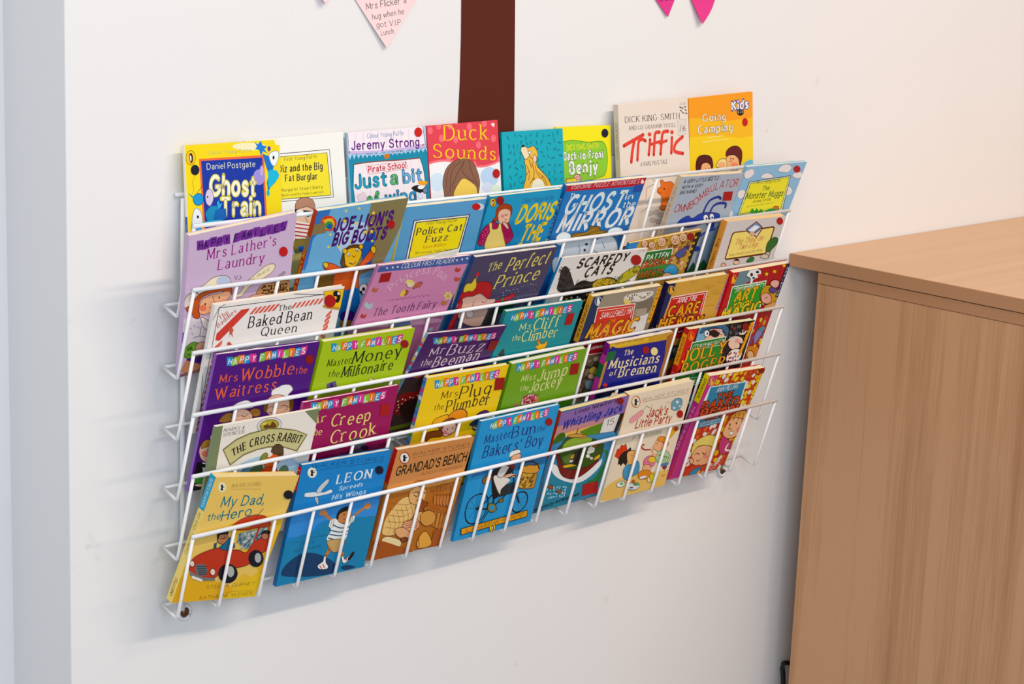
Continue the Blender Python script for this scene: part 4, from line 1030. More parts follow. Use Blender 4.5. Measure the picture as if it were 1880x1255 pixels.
('T','1e1c1e','SCAREDY','378 193 1354 172',134,'Xi'),
('T','1e1c1e','CATS','604 361 1135 352',144,'Xi'),
('T','2a2a2a','£1.99','1535 57 1661 51',34,'n'),
('B','3a383a','166 535 108 362 77 194 125 137 235 210 376 369 492 528 454 608'),
('L','2a2628',9,'221 480 123 421'),
('L','4a4648',9,'207 421 119 364'),
('L','2a2628',9,'304 548 259 493'),
('L','4a4648',9,'181 233 207 185'),
('L','2a2628',9,'161 285 85 230'),
('L','4a4648',9,'203 370 136 315'),
('L','2a2628',9,'230 503 133 445'),
('L','4a4648',9,'371 500 421 454'),
('L','2a2628',9,'203 266 230 218'),
('L','4a4648',9,'153 272 72 216'),
('L','2a2628',9,'297 459 292 409'),
('L','4a4648',9,'231 303 267 256'),
('L','2a2628',9,'133 242 33 185'),
('L','4a4648',9,'239 348 243 299'),
('L','2a2628',9,'194 381 110 324'),
('L','4a4648',9,'187 392 87 334'),
('L','2a2628',9,'182 227 220 180'),
('L','4a4648',9,'204 367 142 312'),
('L','2a2628',9,'166 235 152 184'),
('L','4a4648',9,'193 246 228 199'),
('L','2a2628',9,'226 382 184 329'),
('L','4a4648',9,'212 349 172 296'),
('L','2a2628',9,'269 511 207 455'),
('L','4a4648',9,'138 267 31 209'),
('L','2a2628',9,'353 559 348 508'),
('L','4a4648',9,'288 469 267 417'),
('L','2a2628',9,'223 395 168 341'),
('L','4a4648',9,'124 200 44 144'),
('L','2a2628',9,'212 415 132 359'),
('L','4a4648',9,'187 335 121 280'),
('L','2a2628',9,'306 444 323 395'),
('L','4a4648',9,'283 454 267 403'),
('L','2a2628',9,'131 234 34 176'),
('L','4a4648',9,'270 547 194 490'),
('L','2a2628',9,'199 288 193 238'),
('L','4a4648',9,'260 482 203 427'),
('L','2a2628',9,'294 507 260 454'),
('L','4a4648',9,'368 562 377 512'),
('L','2a2628',9,'198 242 252 196'),
('L','4a4648',9,'240 302 295 257'),
('L','2a2628',9,'289 564 224 508'),
('L','4a4648',9,'168 214 190 166'),
('L','2a2628',9,'323 425 375 379'),
('L','4a4648',9,'253 344 283 297'),
('L','2a2628',9,'228 460 146 403'),
('L','4a4648',9,'197 403 106 346'),
('B','2e2a2a','487 570 486 465 615 415 790 454 932 427 1136 416 1332 489 1436 586 989 646'),
('B','c8a81e','850 524 888 443 1092 432 1276 483 1306 594 978 623'),
('B','b8b02a','1323 574 1370 408 1531 306 1684 289 1701 398 1575 493 1452 566','3a3a1a',10),
('L','3a3618',10,'1516 500 1608 525'),
('L','6a6a1a',10,'1417 450 1376 379'),
('L','d8d05a',10,'1349 524 1329 469'),
('L','3a3618',10,'1578 370 1586 334'),
('L','6a6a1a',10,'1413 465 1384 402'),
('L','d8d05a',10,'1640 328 1656 299'),
('L','3a3618',10,'1386 480 1351 414'),
('L','6a6a1a',10,'1351 522 1332 466'),
('L','d8d05a',10,'1530 382 1508 325'),
('L','3a3618',10,'1378 547 1403 525'),
('L','6a6a1a',10,'1483 534 1580 563'),
('L','d8d05a',10,'1405 531 1436 513'),
('L','3a3618',10,'1579 375 1593 344'),
('L','6a6a1a',10,'1646 330 1670 306'),
('L','d8d05a',10,'1428 496 1442 465'),
('L','3a3618',10,'1370 543 1386 514'),
('L','6a6a1a',10,'1473 527 1555 545'),
('L','d8d05a',10,'1603 367 1629 345'),
('L','3a3618',10,'1353 533 1345 486'),
('L','6a6a1a',10,'1409 483 1395 431'),
('L','d8d05a',10,'1467 529 1545 545'),
('L','3a3618',10,'1366 494 1330 427'),
('L','6a6a1a',10,'1635 349 1672 333'),
('L','d8d05a',10,'1641 325 1654 294'),
('L','3a3618',10,'1635 360 1683 354'),
('L','6a6a1a',10,'1611 391 1673 394'),
('L','d8d05a',10,'1472 419 1442 356'),
('L','3a3618',10,'1461 534 1541 551'),
('L','6a6a1a',10,'1656 375 1743 397'),
('L','d8d05a',10,'1477 491 1525 485'),
('L','3a3618',10,'1605 383 1652 375'),
('L','6a6a1a',10,'1600 373 1631 354'),
('L','d8d05a',10,'1568 419 1621 416'),
('L','3a3618',10,'1482 524 1568 546'),
('L','6a6a1a',10,'1606 315 1573 250'),
('L','d8d05a',10,'1678 360 1771 386'),
('L','3a3618',10,'1519 377 1482 310'),
('L','6a6a1a',10,'1593 331 1568 272'),
('L','d8d05a',10,'1655 345 1705 340'),
('L','3a3618',10,'1353 520 1333 465'),
('L','2a2626',10,'1047 534 1105 544'),
('L','5a4a18',10,'1170 581 1256 637'),
('L','3a3636',10,'651 449 664 389'),
('L','2a2626',10,'1252 474 1266 414'),
('L','5a4a18',10,'1220 485 1242 438'),
('L','3a3636',10,'1213 564 1288 602'),
('L','2a2626',10,'1254 538 1311 546'),
('L','5a4a18',10,'1229 495 1257 459'),
('L','3a3636',10,'1060 505 1099 485'),
('L','2a2626',10,'1283 565 1357 602'),
('L','5a4a18',10,'905 524 959 529'),
('L','3a3636',10,'493 447 508 391'),
('L','2a2626',10,'1007 523 1058 523'),
('L','5a4a18',10,'1247 544 1308 560'),
('L','3a3636',10,'613 494 653 478'),
('L','2a2626',10,'1157 531 1211 536'),
('L','5a4a18',10,'544 554 620 599'),
('L','3a3636',10,'1176 480 1195 429'),
('L','2a2626',10,'955 508 997 494'),
('L','5a4a18',10,'1158 506 1196 484'),
('L','3a3636',10,'702 513 752 513'),
('L','2a2626',10,'1296 485 1317 435'),
('L','5a4a18',10,'613 528 673 545'),
('L','3a3636',10,'1258 533 1311 536'),
('L','2a2626',10,'899 566 979 613'),
('L','5a4a18',10,'1130 476 1149 422'),
('L','3a3636',10,'1230 495 1259 458'),
('L','2a2626',10,'787 560 864 605'),
('L','5a4a18',10,'885 558 960 597'),
('L','3a3636',10,'677 562 757 611'),
('L','2a2626',10,'627 467 652 425'),
('L','5a4a18',10,'910 501 949 482'),
('L','3a3636',10,'994 574 1077 627'),
('L','2a2626',10,'1069 466 1082 405'),
('L','5a4a18',10,'772 523 827 530'),
('L','3a3636',10,'932 549 1001 578'),
('L','2a2626',10,'881 467 900 415'),
('L','5a4a18',10,'740 561 818 606'),
('L','3a3636',10,'827 552 899 588'),
('L','2a2626',10,'1353 549 1416 567'),
('L','5a4a18',10,'1086 540 1147 555'),
('L','3a3636',10,'802 570 885 624'),
('L','2a2626',10,'931 573 1015 627'),
('L','5a4a18',10,'792 564 872 613'),
('L','3a3636',10,'1180 543 1242 559'),
('L','2a2626',10,'850 474 874 431'),
('L','5a4a18',10,'1148 512 1189 496'),
('L','3a3636',10,'1037 480 1061 435'),
('L','2a2626',10,'548 464 572 421'),
('L','5a4a18',10,'1167 490 1194 451'),
('L','3a3636',10,'1261 517 1304 502'),
('L','2a2626',10,'980 505 1021 487'),
('L','5a4a18',10,'999 474 1019 424'),
('L','3a3636',10,'879 575 964 632'),
('L','2a2626',10,'670 534 733 555'),
('L','5a4a18',10,'765 491 801 468'),
('L','3a3636',10,'489 445 504 387'),
('L','2a2626',10,'1336 573 1416 617'),
('L','5a4a18',10,'1207 567 1284 608'),
('L','3a3636',10,'1290 493 1315 451'),
('P','1e1a1e','288 632 840 608 1351 577 1421 975 1191 1473 578 1393'),
('K','c8a020 4a4660 d8d0a0','353 660 1234 608 1138 942 445 904',26,17,1.6,9),
('P','6a6068','781 1333 872 1040 979 1577 811 1555')], [('a81420', '1661 184 1671 217 1661 244 1635 260 1595 263 1548 252 1501 229 1461 197 1435 162 1426 129 1435 102 1461 86 1501 83 1547 94 1594 117 1634 148', 'round red sticker')], []),
('C5', (0.7931, -0.0092, 0.2326, 23.00, 2.58, 0.32), 150, 178, 4, 'c89a3e', '1c7ab8', 'f6dcae', 'crowded yellow comic paperback with green author box, half hidden behind the white cat book', [
('P','1f86c4','-28 0 195 3 150 284 -26 298'),
('K','d8a86a b86a4a e8c83a 8a5a3a c8843a e0b890','237 10 1429 22 1516 667 388 759',60,42,1.2,11,'4a2a1a'),
('K','2a1a10','288 7 1375 25 1504 642 453 727',70,7,1,12),
('B','e8c098','778 95 783 143 748 167 687 158 624 118 581 64 577 16 611 -8 672 2 735 41','5a3020',6),
('B','2a2020','646 63 647 69 644 72 638 71 632 67 628 60 627 55 629 52 635 53 641 57'),
('B','e89080','650 91 650 98 642 102 630 100 618 93 611 85 611 78 619 74 631 76 643 83'),
('B','2a2020','720 75 721 81 719 84 713 83 707 78 702 72 701 66 704 63 709 64 716 69'),
('B','e89080','764 109 764 116 757 120 744 118 732 111 725 103 725 96 732 92 745 94 757 101'),
('C','a05a40',8,'678 76 698 97 689 100'),
('C','8a3028',10,'667 113 701 127 726 121'),
('B','e8c098','1074 109 1080 161 1043 186 977 176 909 134 863 76 858 25 895 0 960 10 1028 51','5a3020',6),
('B','2a2020','932 75 933 81 930 85 924 84 918 79 913 72 912 66 915 63 921 64 927 68'),
('B','e89080','937 105 937 113 929 116 916 114 903 107 895 98 895 90 903 87 916 89 929 96'),
('B','2a2020','1012 88 1013 94 1010 97 1005 96 998 91 993 85 992 79 995 75 1001 76 1007 81'),
('B','e89080','1060 124 1060 132 1052 135 1038 133 1025 127 1017 117 1017 110 1026 106 1039 108 1052 115'),
('C','a05a40',9,'967 88 989 111 979 115'),
('C','8a3028',11,'956 128 992 143 1018 136'),
('B','e8c098','1211 87 1216 130 1185 151 1130 143 1073 108 1034 60 1030 17 1061 -4 1115 4 1173 39','5a3020',6),
('B','2a2020','1092 59 1093 64 1091 67 1086 66 1080 62 1076 56 1075 51 1078 48 1082 49 1088 53'),
('B','e89080','1096 84 1096 90 1090 93 1079 91 1068 86 1061 78 1061 71 1068 69 1079 70 1090 76'),
('B','2a2020','1159 69 1160 74 1158 77 1153 76 1148 72 1143 67 1142 62 1145 59 1150 60 1155 64'),
('B','e89080','1199 100 1199 106 1192 109 1182 107 1171 102 1164 94 1164 88 1171 85 1182 86 1193 92'),
('C','a05a40',8,'1121 70 1140 89 1131 92'),
('C','8a3028',9,'1112 103 1143 116 1165 110'),
('B','e8c098','565 115 569 152 542 170 496 163 448 133 416 92 413 55 439 37 485 44 533 74','5a3020',6),
('B','2a2020','465 91 466 95 464 98 459 97 455 94 451 89 451 84 453 82 457 83 461 86'),
('B','e89080','468 112 468 118 462 120 453 119 444 114 439 107 439 102 444 99 454 101 463 106'),
('B','2a2020','521 100 522 104 520 107 516 106 511 103 508 98 507 93 509 91 513 92 518 95'),
('B','e89080','555 126 555 131 549 134 540 133 530 128 525 121 525 116 531 113 540 115 549 119'),
('C','a05a40',6,'489 100 505 117 498 119'),
('C','8a3028',8,'481 129 507 140 525 135'),
('B','e8c098','392 66 395 100 371 117 328 110 284 82 255 45 252 11 276 -6 318 1 362 28','5a3020',6),
('B','2a2020','300 44 301 48 299 50 295 50 291 46 288 42 287 38 289 36 293 37 297 40'),
('B','e89080','303 63 303 69 298 71 289 70 281 65 276 59 276 54 281 52 290 53 298 58'),
('B','2a2020','352 52 352 56 350 58 347 58 342 55 339 50 339 46 340 44 344 45 349 48'),
('B','e89080','382 76 382 81 377 83 368 82 360 78 355 72 355 67 360 64 369 66 377 70'),
('C','a05a40',6,'322 53 337 68 330 70'),
('C','8a3028',7,'315 79 338 89 355 84'),
('B','4a5a9a','1090 352 1242 267 1313 300 1243 443','2a2a4a',10),
('P','4a3a6a','1201 238 1369 243 1354 329'),
('P','f4f0e6','292 190 988 226 1049 451 344 425'),
('P','1e7a3a','322 209 979 242 1025 433 350 408'),
('T','f2f2e6','BRIAN PATTEN','99 345 932 374',87,'B'),
('T','c86a3a','IMPOSSIBLE','174 515 1065 519',136,'X','3a1a10',10),
('P','2a8a3a','433 505 1050 499 958 771 435 746'),
('T','c8642a','PARENTS','392 651 946 698',114,'X','3a1a10',10),
('B','3a9ac8','980 642 1013 537 1121 533 1233 596 1308 698 1211 726','1a4a6a',10),
('B','e8b890','1222 750 1218 786 1170 801 1096 788 1025 753 984 709 988 673 1036 659 1109 672 1181 707','4a2a1a',10),
('P','2a2a30','1365 35 1489 32 1605 794 1464 792'),
('P','c8b030','1385 103 1435 104 1438 144 1390 143'),
('P','c8b030','1387 200 1437 201 1440 241 1392 240'),
('P','c8b030','1389 297 1440 299 1442 339 1395 338'),
('P','c8b030','1391 395 1442 396 1445 436 1397 435'),
('P','c8b030','1394 492 1444 494 1447 535 1399 533'),
('P','c8b030','1396 591 1447 592 1450 633 1402 632')], [('9a1420', '1370 101 1375 125 1368 144 1347 154 1318 154 1283 144 1250 125 1221 101 1203 75 1197 51 1205 32 1225 22 1254 22 1289 32 1323 50 1351 74', 'round red sticker')], []),
('C6', (0.9829, -0.026, 0.2257, 15.81, -1.41, -0.08), 137, 184, 11, 'cfc9c4', 'e89a3a', 'f2c896', 'pale grey paperback with yellow plaque and thing title, right end of third row', [
('P','6a3a1a','236 175 520 175 800 291 861 158 1132 147 1179 182 1178 576 1150 616 247 631 198 599 190 202'),
('P','f2d874','260 193 522 192 807 312 887 181 1123 173 1149 190 1142 558 1124 586 244 603 224 591 218 219'),
('P','6a3a1a','479 151 683 37 878 149 674 281'),
('P','7a9ac8','510 154 690 58 840 146 661 253'),
('P','e8eef4','551 178 668 102 803 133 686 209'),
('B','d8b090','602 223 650 195 733 244 687 276'),
('T','c87858','The Thing-on-','341 387 1006 360',88,'si'),
('T','c87858','Two-Legs','461 474 894 461',84,'si'),
('T','4a4a2a','Diana Hendry and Sue Heap','286 571 1039 543',36,'si'),
('B','3a6a3a','1130 540 1116 411 1209 343 1327 363 1353 451 1281 531 1226 580','1a3a1a',10),
('L','6a3a1a',16,'1253 571 1257 679'),
('B','e8c0a0','429 672 472 633 560 662 574 727 480 719','3a2a1a',10),
('B','3a2a1a','435 651 484 626 555 651 547 665'),
('B','3a7a3a','743 699 803 630 904 649 897 702','1a3a1a',10),
('B','e0b090','155 690 222 675 288 723 245 761','6a3a2a',10),
('B','d8c8b0','1042 650 1113 603 1236 634 1214 686','7a6a5a',10)], [('b01c2c', '1324 80 1329 103 1321 122 1301 133 1272 136 1239 129 1207 114 1180 92 1163 69 1158 46 1166 27 1186 15 1214 13 1247 20 1279 35 1306 56', 'round red sticker')], [('T', '3a2a1a', 'THE THING-ON-TWO-LEGS', 0.15, 0.75, 'B')]),
('D1', (0.0928, -0.0259, 0.1521, 15.10, -1.86, -0.05), 152, 181, 5, '54267c', '8a5ab0', 'ece4dc', 'deep purple families paperback with orange waitress title, left end of fourth row', [
('P','1f92c8','150 51 238 55 265 170 177 166'),
('T','ffffff','H','194 148 239 150',69,'B'),
('P','8fbf3c','254 65 340 57 331 168 246 175'),
('T','ffffff','A','268 156 311 152',69,'B'),
('P','e9792b','319 44 407 46 429 161 341 159'),
('T','ffffff','P','359 141 404 142',69,'B'),
('P','1f92c8','418 58 505 53 504 165 417 170'),
('T','ffffff','P','439 151 482 149',70,'B'),
('P','dc3f8c','485 46 574 51 605 167 515 162'),
('T','ffffff','Y','533 144 578 147',70,'B'),
('P','7fbf4c','640 57 728 51 726 164 638 170'),
('T','ffffff','F','660 150 704 147',70,'B'),
('P','ea7a2a','712 41 802 42 821 157 731 156'),
('T','ffffff','A','751 138 796 138',70,'B'),
('P','1f92c8','812 50 901 43 896 155 807 162'),
('T','ffffff','M','830 142 875 139',70,'B'),
('P','dc3f9c','880 35 972 38 999 154 907 151'),
('T','ffffff','I','925 133 971 135',71,'B'),
('P','8fbf3c','983 51 1073 47 1077 161 986 165'),
('T','ffffff','L','1008 146 1054 144',71,'B'),
('P','e9792b','1055 39 1148 42 1178 160 1085 156'),
('T','ffffff','I','1103 138 1150 140',71,'B'),
('P','1f92c8','1156 47 1248 44 1255 159 1164 162'),
('T','ffffff','E','1185 143 1231 141',71,'B'),
('P','dc3f8c','1248 40 1339 33 1337 148 1246 154'),
('T','ffffff','S','1269 134 1314 131',71,'B'),
('T','e8683c','Mrs','123 390 375 381',106,'sj'),
('T','e8683c','Wobble','429 401 1197 397',159,'sj'),
('T','e8683c','the','1243 406 1419 406',88,'sj'),
('T','e8683c','Waitress','116 603 978 579',149,'sj'),
('B','eceae6','944 641 949 580 1039 548 1093 529 1195 542 1260 603 1241 645 1209 676 1233 732 1003 719','7a7a8a',8),
('B','eceae6','374 747 438 695 527 672 604 674 697 739 688 781 400 776','7a7a8a',7),
('B','e8b898','1292 846 1277 938 1189 984 1063 966 946 892 884 790 899 700 985 654 1110 671 1228 744','6a3a2a',8),
('C','5a4a4a',8,'933 832 985 804 1055 849 1028 898 952 870'),
('C','5a4a4a',8,'1127 824 1184 814 1255 859 1203 887'),
('B','7a5a2a','1248 752 1315 778 1327 904 1281 880'),
('B','7a5a2a','865 753 931 744 922 866 877 842'),
('B','a8783a','242 910 265 844 350 804 452 835 445 887 379 929','5a3a10',7),
('B','a8783a','676 814 750 798 827 835 834 907 758 913 690 869','5a3a10',7),
('B','ecc0a4','728 909 713 969 643 997 544 983 456 932 411 864 426 805 496 777 593 791 682 841','6a3a2a',7),
('C','5a2a1a',7,'555 867 609 892 650 863'),
('B','eec4a8','270 1315 267 1397 220 1441 148 1429 78 1367 36 1278 39 1197 86 1154 157 1165 228 1226','6a3a2a',7),
('B','e88070','202 1331 195 1354 168 1365 129 1359 95 1338 77 1311 83 1287 111 1276 149 1282 184 1303'),
('B','b8883a','53 1229 56 1160 123 1127 188 1162 181 1214 92 1235','5a3a10',7),
('B','2a1a1a','168 1273 168 1280 165 1284 160 1283 155 1278 152 1270 152 1263 155 1259 160 1260 165 1265'),
('P','1a1a20','40 1419 127 1433 176 1652 284 1670 199 1462 262 1490 341 1751 38 1664'),
('P','eceaea','117 1431 207 1454 220 1553 168 1615'),
('B','1a1a20','112 1448 194 1479 173 1510 110 1483'),
('P','4a9a3a','69 1634 241 1645 286 1759 66 1704'),
('P','1a2a20','47 1701 284 1750 295 1886 44 1860'),
('B','e8c8b0','229 1759 216 1767 178 1767 130 1759 89 1745 72 1732 85 1724 122 1724 170 1732 211 1745'),
('B','f0eef0','156 1105 194 1024 241 1066 203 1147','8a8a9a',7)], [('8c0f24', '1483 232 1485 256 1475 275 1457 287 1432 289 1405 281 1379 264 1359 241 1347 216 1346 191 1355 172 1374 161 1398 159 1426 167 1451 183 1472 206', 'round red sticker')], []),
('D2', (0.2482, -0.0204, 0.1532, 18.34, -0.49, -0.05), 146, 180, 7, 'a9c51c', 'a2be18', 'efe6d0', 'lime green families paperback with black millionaire title, fourth row', [
('P','1f92c8','124 41 210 47 246 172 160 166'),
('T','ffffff','H','176 147 219 151',74,'B'),
('P','8fbf3c','229 58 312 54 309 174 226 178'),
('T','ffffff','A','247 158 289 155',75,'B'),
('P','e9792b','288 39 375 44 406 169 319 164'),
('T','ffffff','P','336 145 379 148',75,'B'),
('P','1f92c8','387 57 472 55 478 177 393 179'),
('T','ffffff','P','413 159 456 158',75,'B'),
('P','dc3f8c','450 47 538 54 578 181 490 173'),
('T','ffffff','Y','506 155 550 159',75,'B'),
('P','7fbf4c','605 64 690 61 694 183 608 185'),
('T','ffffff','F','629 165 672 164',75,'B'),
('P','ea7a2a','672 49 760 53 788 178 700 174'),
('T','ffffff','A','717 155 762 157',75,'B'),
('P','1f92c8','772 62 858 58 859 180 773 183'),
('T','ffffff','M','795 163 838 161',76,'B'),
('P','dc3f9c','835 48 925 54 961 181 871 175'),
('T','ffffff','I','888 156 933 159',76,'B'),
('P','8fbf3c','939 70 1026 68 1037 192 949 193'),
('T','ffffff','L','969 173 1013 172',76,'B'),
('P','e9792b','1006 59 1096 66 1136 194 1046 187'),
('T','ffffff','I','1062 168 1107 171',76,'B'),
('P','1f92c8','1107 71 1195 71 1211 196 1122 196'),
('T','ffffff','E','1141 176 1186 176',76,'B'),
('P','dc3f8c','1195 66 1284 63 1289 187 1200 189'),
('T','ffffff','S','1222 169 1266 168',76,'B'),
('T','2a3416','Master','150 374 522 374',96,'sj'),
('T','2a3416','Money','545 396 1335 387',164,'sj'),
('T','2a3416','the','210 526 385 538',85,'sj'),
('T','2a3416','Millionaire','427 569 1250 563',146,'sj'),
('P','6a5a8a','220 620 356 595 434 756 265 775'),
('P','4a3a6a','271 619 310 612 372 755 334 768'),
('B','eedcc8','923 749 923 645 1010 687 1083 717 1148 718 1143 774 1063 790','7a5a4a',8),
('B','eedcc8','1182 761 1260 735 1309 753 1273 776','7a5a4a',8),
('P','8aa818','168 723 1502 744 1564 1571 217 1330')], [('98101c', '1420 226 1422 248 1413 266 1395 276 1369 277 1341 268 1314 252 1293 230 1280 206 1278 184 1287 166 1306 156 1331 155 1359 164 1386 180 1407 202', 'round red sticker')], []),
('D3', (0.3934, -0.0029, 0.1628, 29.33, -3.63, -0.00), 141, 172, 4, '4d2368', '8ab0c8', 'e6ddd4', 'dark purple beeman paperback leaning far to the right, fourth row', [
('P','1f92c8','131 75 216 81 280 195 193 189'),
('T','ffffff','H','205 172 248 175',67,'B'),
('P','8fbf3c','234 91 314 85 344 196 264 201'),
('T','ffffff','A','279 182 319 179',67,'B'),
('P','e9792b','290 73 376 77 435 191 349 186'),
('T','ffffff','P','361 169 404 172',67,'B'),
('P','1f92c8','390 89 471 86 509 198 427 200'),
('T','ffffff','P','441 182 483 181',67,'B'),
('P','dc3f8c','450 79 538 86 606 201 518 194'),
('T','ffffff','Y','529 177 573 181',67,'B'),
('P','7fbf4c','603 94 685 90 722 202 639 206'),
('T','ffffff','F','654 187 695 185',67,'B'),
('P','ea7a2a','666 80 753 83 811 198 724 194'),
('T','ffffff','A','736 177 780 178',67,'B'),
('P','1f92c8','765 91 848 86 882 198 799 203'),
('T','ffffff','M','815 184 856 181',68,'B'),
('P','dc3f9c','826 78 915 84 980 199 891 194'),
('T','ffffff','I','903 177 947 179',68,'B'),
('P','8fbf3c','930 97 1015 95 1058 209 972 211'),
('T','ffffff','L','987 192 1029 191',68,'B'),
('P','e9792b','995 87 1085 93 1154 210 1063 203'),
('T','ffffff','I','1075 186 1120 189',68,'B'),
('P','1f92c8','1094 97 1181 97 1228 211 1141 212'),
('T','ffffff','E','1155 193 1199 193',68,'B'),
('P','dc3f8c','1179 92 1264 88 1303 202 1217 206'),
('T','ffffff','S','1233 187 1275 185',68,'B'),
('T','e6cfd8','Mr','229 391 463 369',126,'sj'),
('T','e6cfd8','Buzz','540 412 1175 398',176,'sj'),
('T','e6cfd8','the','160 554 343 538',100,'sj'),
('T','e6cfd8','Beeman','389 596 1173 560',168,'sj'),
('B','c88a5a','554 677 621 630 758 624 877 626 892 695 729 698','6a3a1a',9),
('B','c05a3a','108 700 155 663 271 665 333 695 312 741 182 753','6a2010',9),
('B','d8a890','141 847 225 791 361 830 414 970 317 1002','6a3a2a',9),
('P','4a3a3a','-90 753 371 765 794 1794 263 1759'),
('B','8a1c20','63 1124 109 997 317 1002 439 973 545 1166 551 1347 353 1409 129 1333'),
('K','eae0d8','50 1100 466 1021 551 1347 153 1336',30,14,1,3),
('B','3a2a20','176 1250 296 1132 495 1159 604 1445 405 1507'),
('P','7a8a2a','172 1586 658 1544 673 1614 186 1656')], [('8c1226', '1238 232 1419 242 1443 414 1262 403', 'square red sticker')], [('R', 'e8c83a', 0.05, 0.08), ('R', 'd84a4a', 0.095, 0.125), ('R', '3a9ac8', 0.14, 0.16999999999999998), ('R', 'e8e8e8', 0.185, 0.21500000000000002), ('R', 'e8c83a', 0.22999999999999998, 0.26), ('R', 'd84a4a', 0.27499999999999997, 0.305), ('R', '3a9ac8', 0.32, 0.35000000000000003), ('R', 'e8e8e8', 0.365, 0.395)]),
('D4', (0.5473, -0.0193, 0.1538, 19.61, -0.75, -0.04), 145, 182, 6, '1c8f96', '1a848c', 'ece4d6', 'teal families paperback with yellow duck and climber title, fourth row', [
('P','1f92c8','81 46 168 49 215 170 127 166'),
('T','ffffff','H','142 147 185 149',71,'B'),
('P','8fbf3c','188 60 272 53 278 169 194 175'),
('T','ffffff','A','214 155 256 152',71,'B'),
('P','e9792b','246 39 334 42 375 162 288 159'),
('T','ffffff','P','303 141 347 142',71,'B'),
('P','1f92c8','348 55 433 50 449 167 363 171'),
('T','ffffff','P','382 152 425 150',71,'B'),
('P','dc3f8c','410 42 499 47 550 169 461 164'),
('T','ffffff','Y','475 146 520 148',72,'B'),
('P','7fbf4c','567 55 653 50 667 167 580 172'),
('T','ffffff','F','600 152 643 149',72,'B'),
('P','ea7a2a','633 38 722 40 761 160 672 159'),
('T','ffffff','A','688 140 732 141',72,'B'),
('P','1f92c8','735 48 822 42 832 159 746 165'),
('T','ffffff','M','766 145 809 142',72,'B'),
('P','dc3f9c','798 33 888 36 935 159 844 155'),
('T','ffffff','I','859 136 905 138',72,'B'),
('P','8fbf3c','903 51 991 47 1012 167 923 170'),
('T','ffffff','L','942 150 986 148',72,'B'),
('P','e9792b','970 39 1061 43 1112 166 1020 161'),
('T','ffffff','I','1035 143 1081 145',73,'B'),
('P','1f92c8','1072 48 1161 45 1187 165 1097 168'),
('T','ffffff','E','1116 148 1160 147',73,'B'),
('P','dc3f8c','1161 40 1249 35 1264 154 1176 159'),
('T','ffffff','S','1195 139 1240 136',73,'B'),
('T','e2e08a','Ms','362 333 557 338',96,'sj'),
('T','e2e08a','Cliff','616 362 1100 374',170,'sj'),
('T','e2e08a','the','283 488 430 482',84,'sj'),
('T','e2e08a','Climber','472 528 1135 522',158,'sj'),
('B','eab41c','767 544 819 551 862 597 941 608 985 563 998 657 954 702 849 687 780 637 832 613','8a5a10',9),
('B','d85a2a','792 557 799 532 843 550 828 572'),
('B','3a4a4a','57 707 108 654 164 582 218 660 230 752 149 761'),
('C','8ac0c0',7,'66 669 183 725'),
('P','127a84','-18 697 1502 747 1533 1127 -47 933'),
('P','2a2630','1452 24 1919 -85 1638 705 1467 723')], [('a81224', '1204 179 1346 180 1361 361 1219 359', 'square red sticker')], []),
('D5', (0.7104, -0.0188, 0.1535, 19.59, -0.21, -0.05), 141, 184, 9, '8a7a68', 'e8a83a', 'f2dfb8', 'sprinter paperback with red title box and navy edge strip, in the fourth row', [
('P','1f3c5e','12 13 196 12 223 765 -41 747'),
('B','1f3c5e','205 99 210 140 186 163 142 157 95 126 64 81 59 39 83 17 126 23 173 54','e8e8e8',7),
('B','e8eef0','93 54 117 30 161 93 198 118 187 154 130 140'),
('P','9a8e7c','211 -3 1331 12 1332 498 148 215'),
('B','7a7264','869 184 1161 116 1326 243 1291 408 1129 471 975 366'),
('B','d8d0c0','661 74 862 48 1217 61 1228 146 1039 206 784 173 672 159'),
('K','6a6258 f0e8d8','680 56 1198 79 1152 157 728 166',30,14,1.6,6),
('B','e8c868','681 181 709 122 812 177 813 239'),
('P','d8d4cc','1015 455 1301 430 1327 733 1029 733'),
('P','a89a84','984 325 1232 336 1254 445 1034 468'),
('P','f2d8c8','153 195 937 218 1070 889 233 819'),
('P','d23a2e','173 212 922 233 1066 942 264 876'),
('L','f4e0d0',10,'214 248 906 268 967 746'),
('T','f8f0ea','SAM LLEWELLYN','283 381 890 386',92,'ni'),
('T','e89a2a','THE','505 474 624 476',46,'X'),
('T','eaa828','MAGIC','137 669 1100 679',194,'Xi','7a3a10',12),
('T','eaa828','BOATHOUSE','219 785 954 808',118,'Xi','7a3a10',10),
('P','e8a020','1308 9 1389 8 1426 586 1334 594'),
('T','2a2a2a','S','1343 87 1386 86',38,'B'),
('T','2a2a2a','P','1344 152 1387 151',38,'B'),
('T','2a2a2a','R','1345 218 1388 217',38,'B'),
('T','2a2a2a','I','1346 283 1389 283',38,'B'),
('T','2a2a2a','N','1347 349 1390 348',38,'B'),
('T','2a2a2a','T','1348 415 1391 414',38,'B'),
('T','2a2a2a','E','1349 481 1392 481',38,'B'),
('T','2a2a2a','R','1350 547 1393 547',38,'B'),
('P','8a1c2c','-33 767 650 783 634 993 -6 960'),
('T','f0e0d8','ILLUSTRATED BY','281 873 612 879',38,'B'),
('L','f0d8d0',10,'279 961 676 967'),
('P','6a5a48','49 968 747 1010 785 1729 124 1660'),
('K','8a7a62 4a3e32 a89a80','123 1021 700 1024 775 1706 236 1680',40,34,1.8,5),
('B','d8b04a','420 1237 476 1182 570 1218 609 1310 515 1338','6a4a1a',10),
('B','e8b898','573 1358 573 1386 547 1399 505 1392 463 1368 438 1337 438 1309 464 1296 506 1303 548 1326','5a3a2a',10),
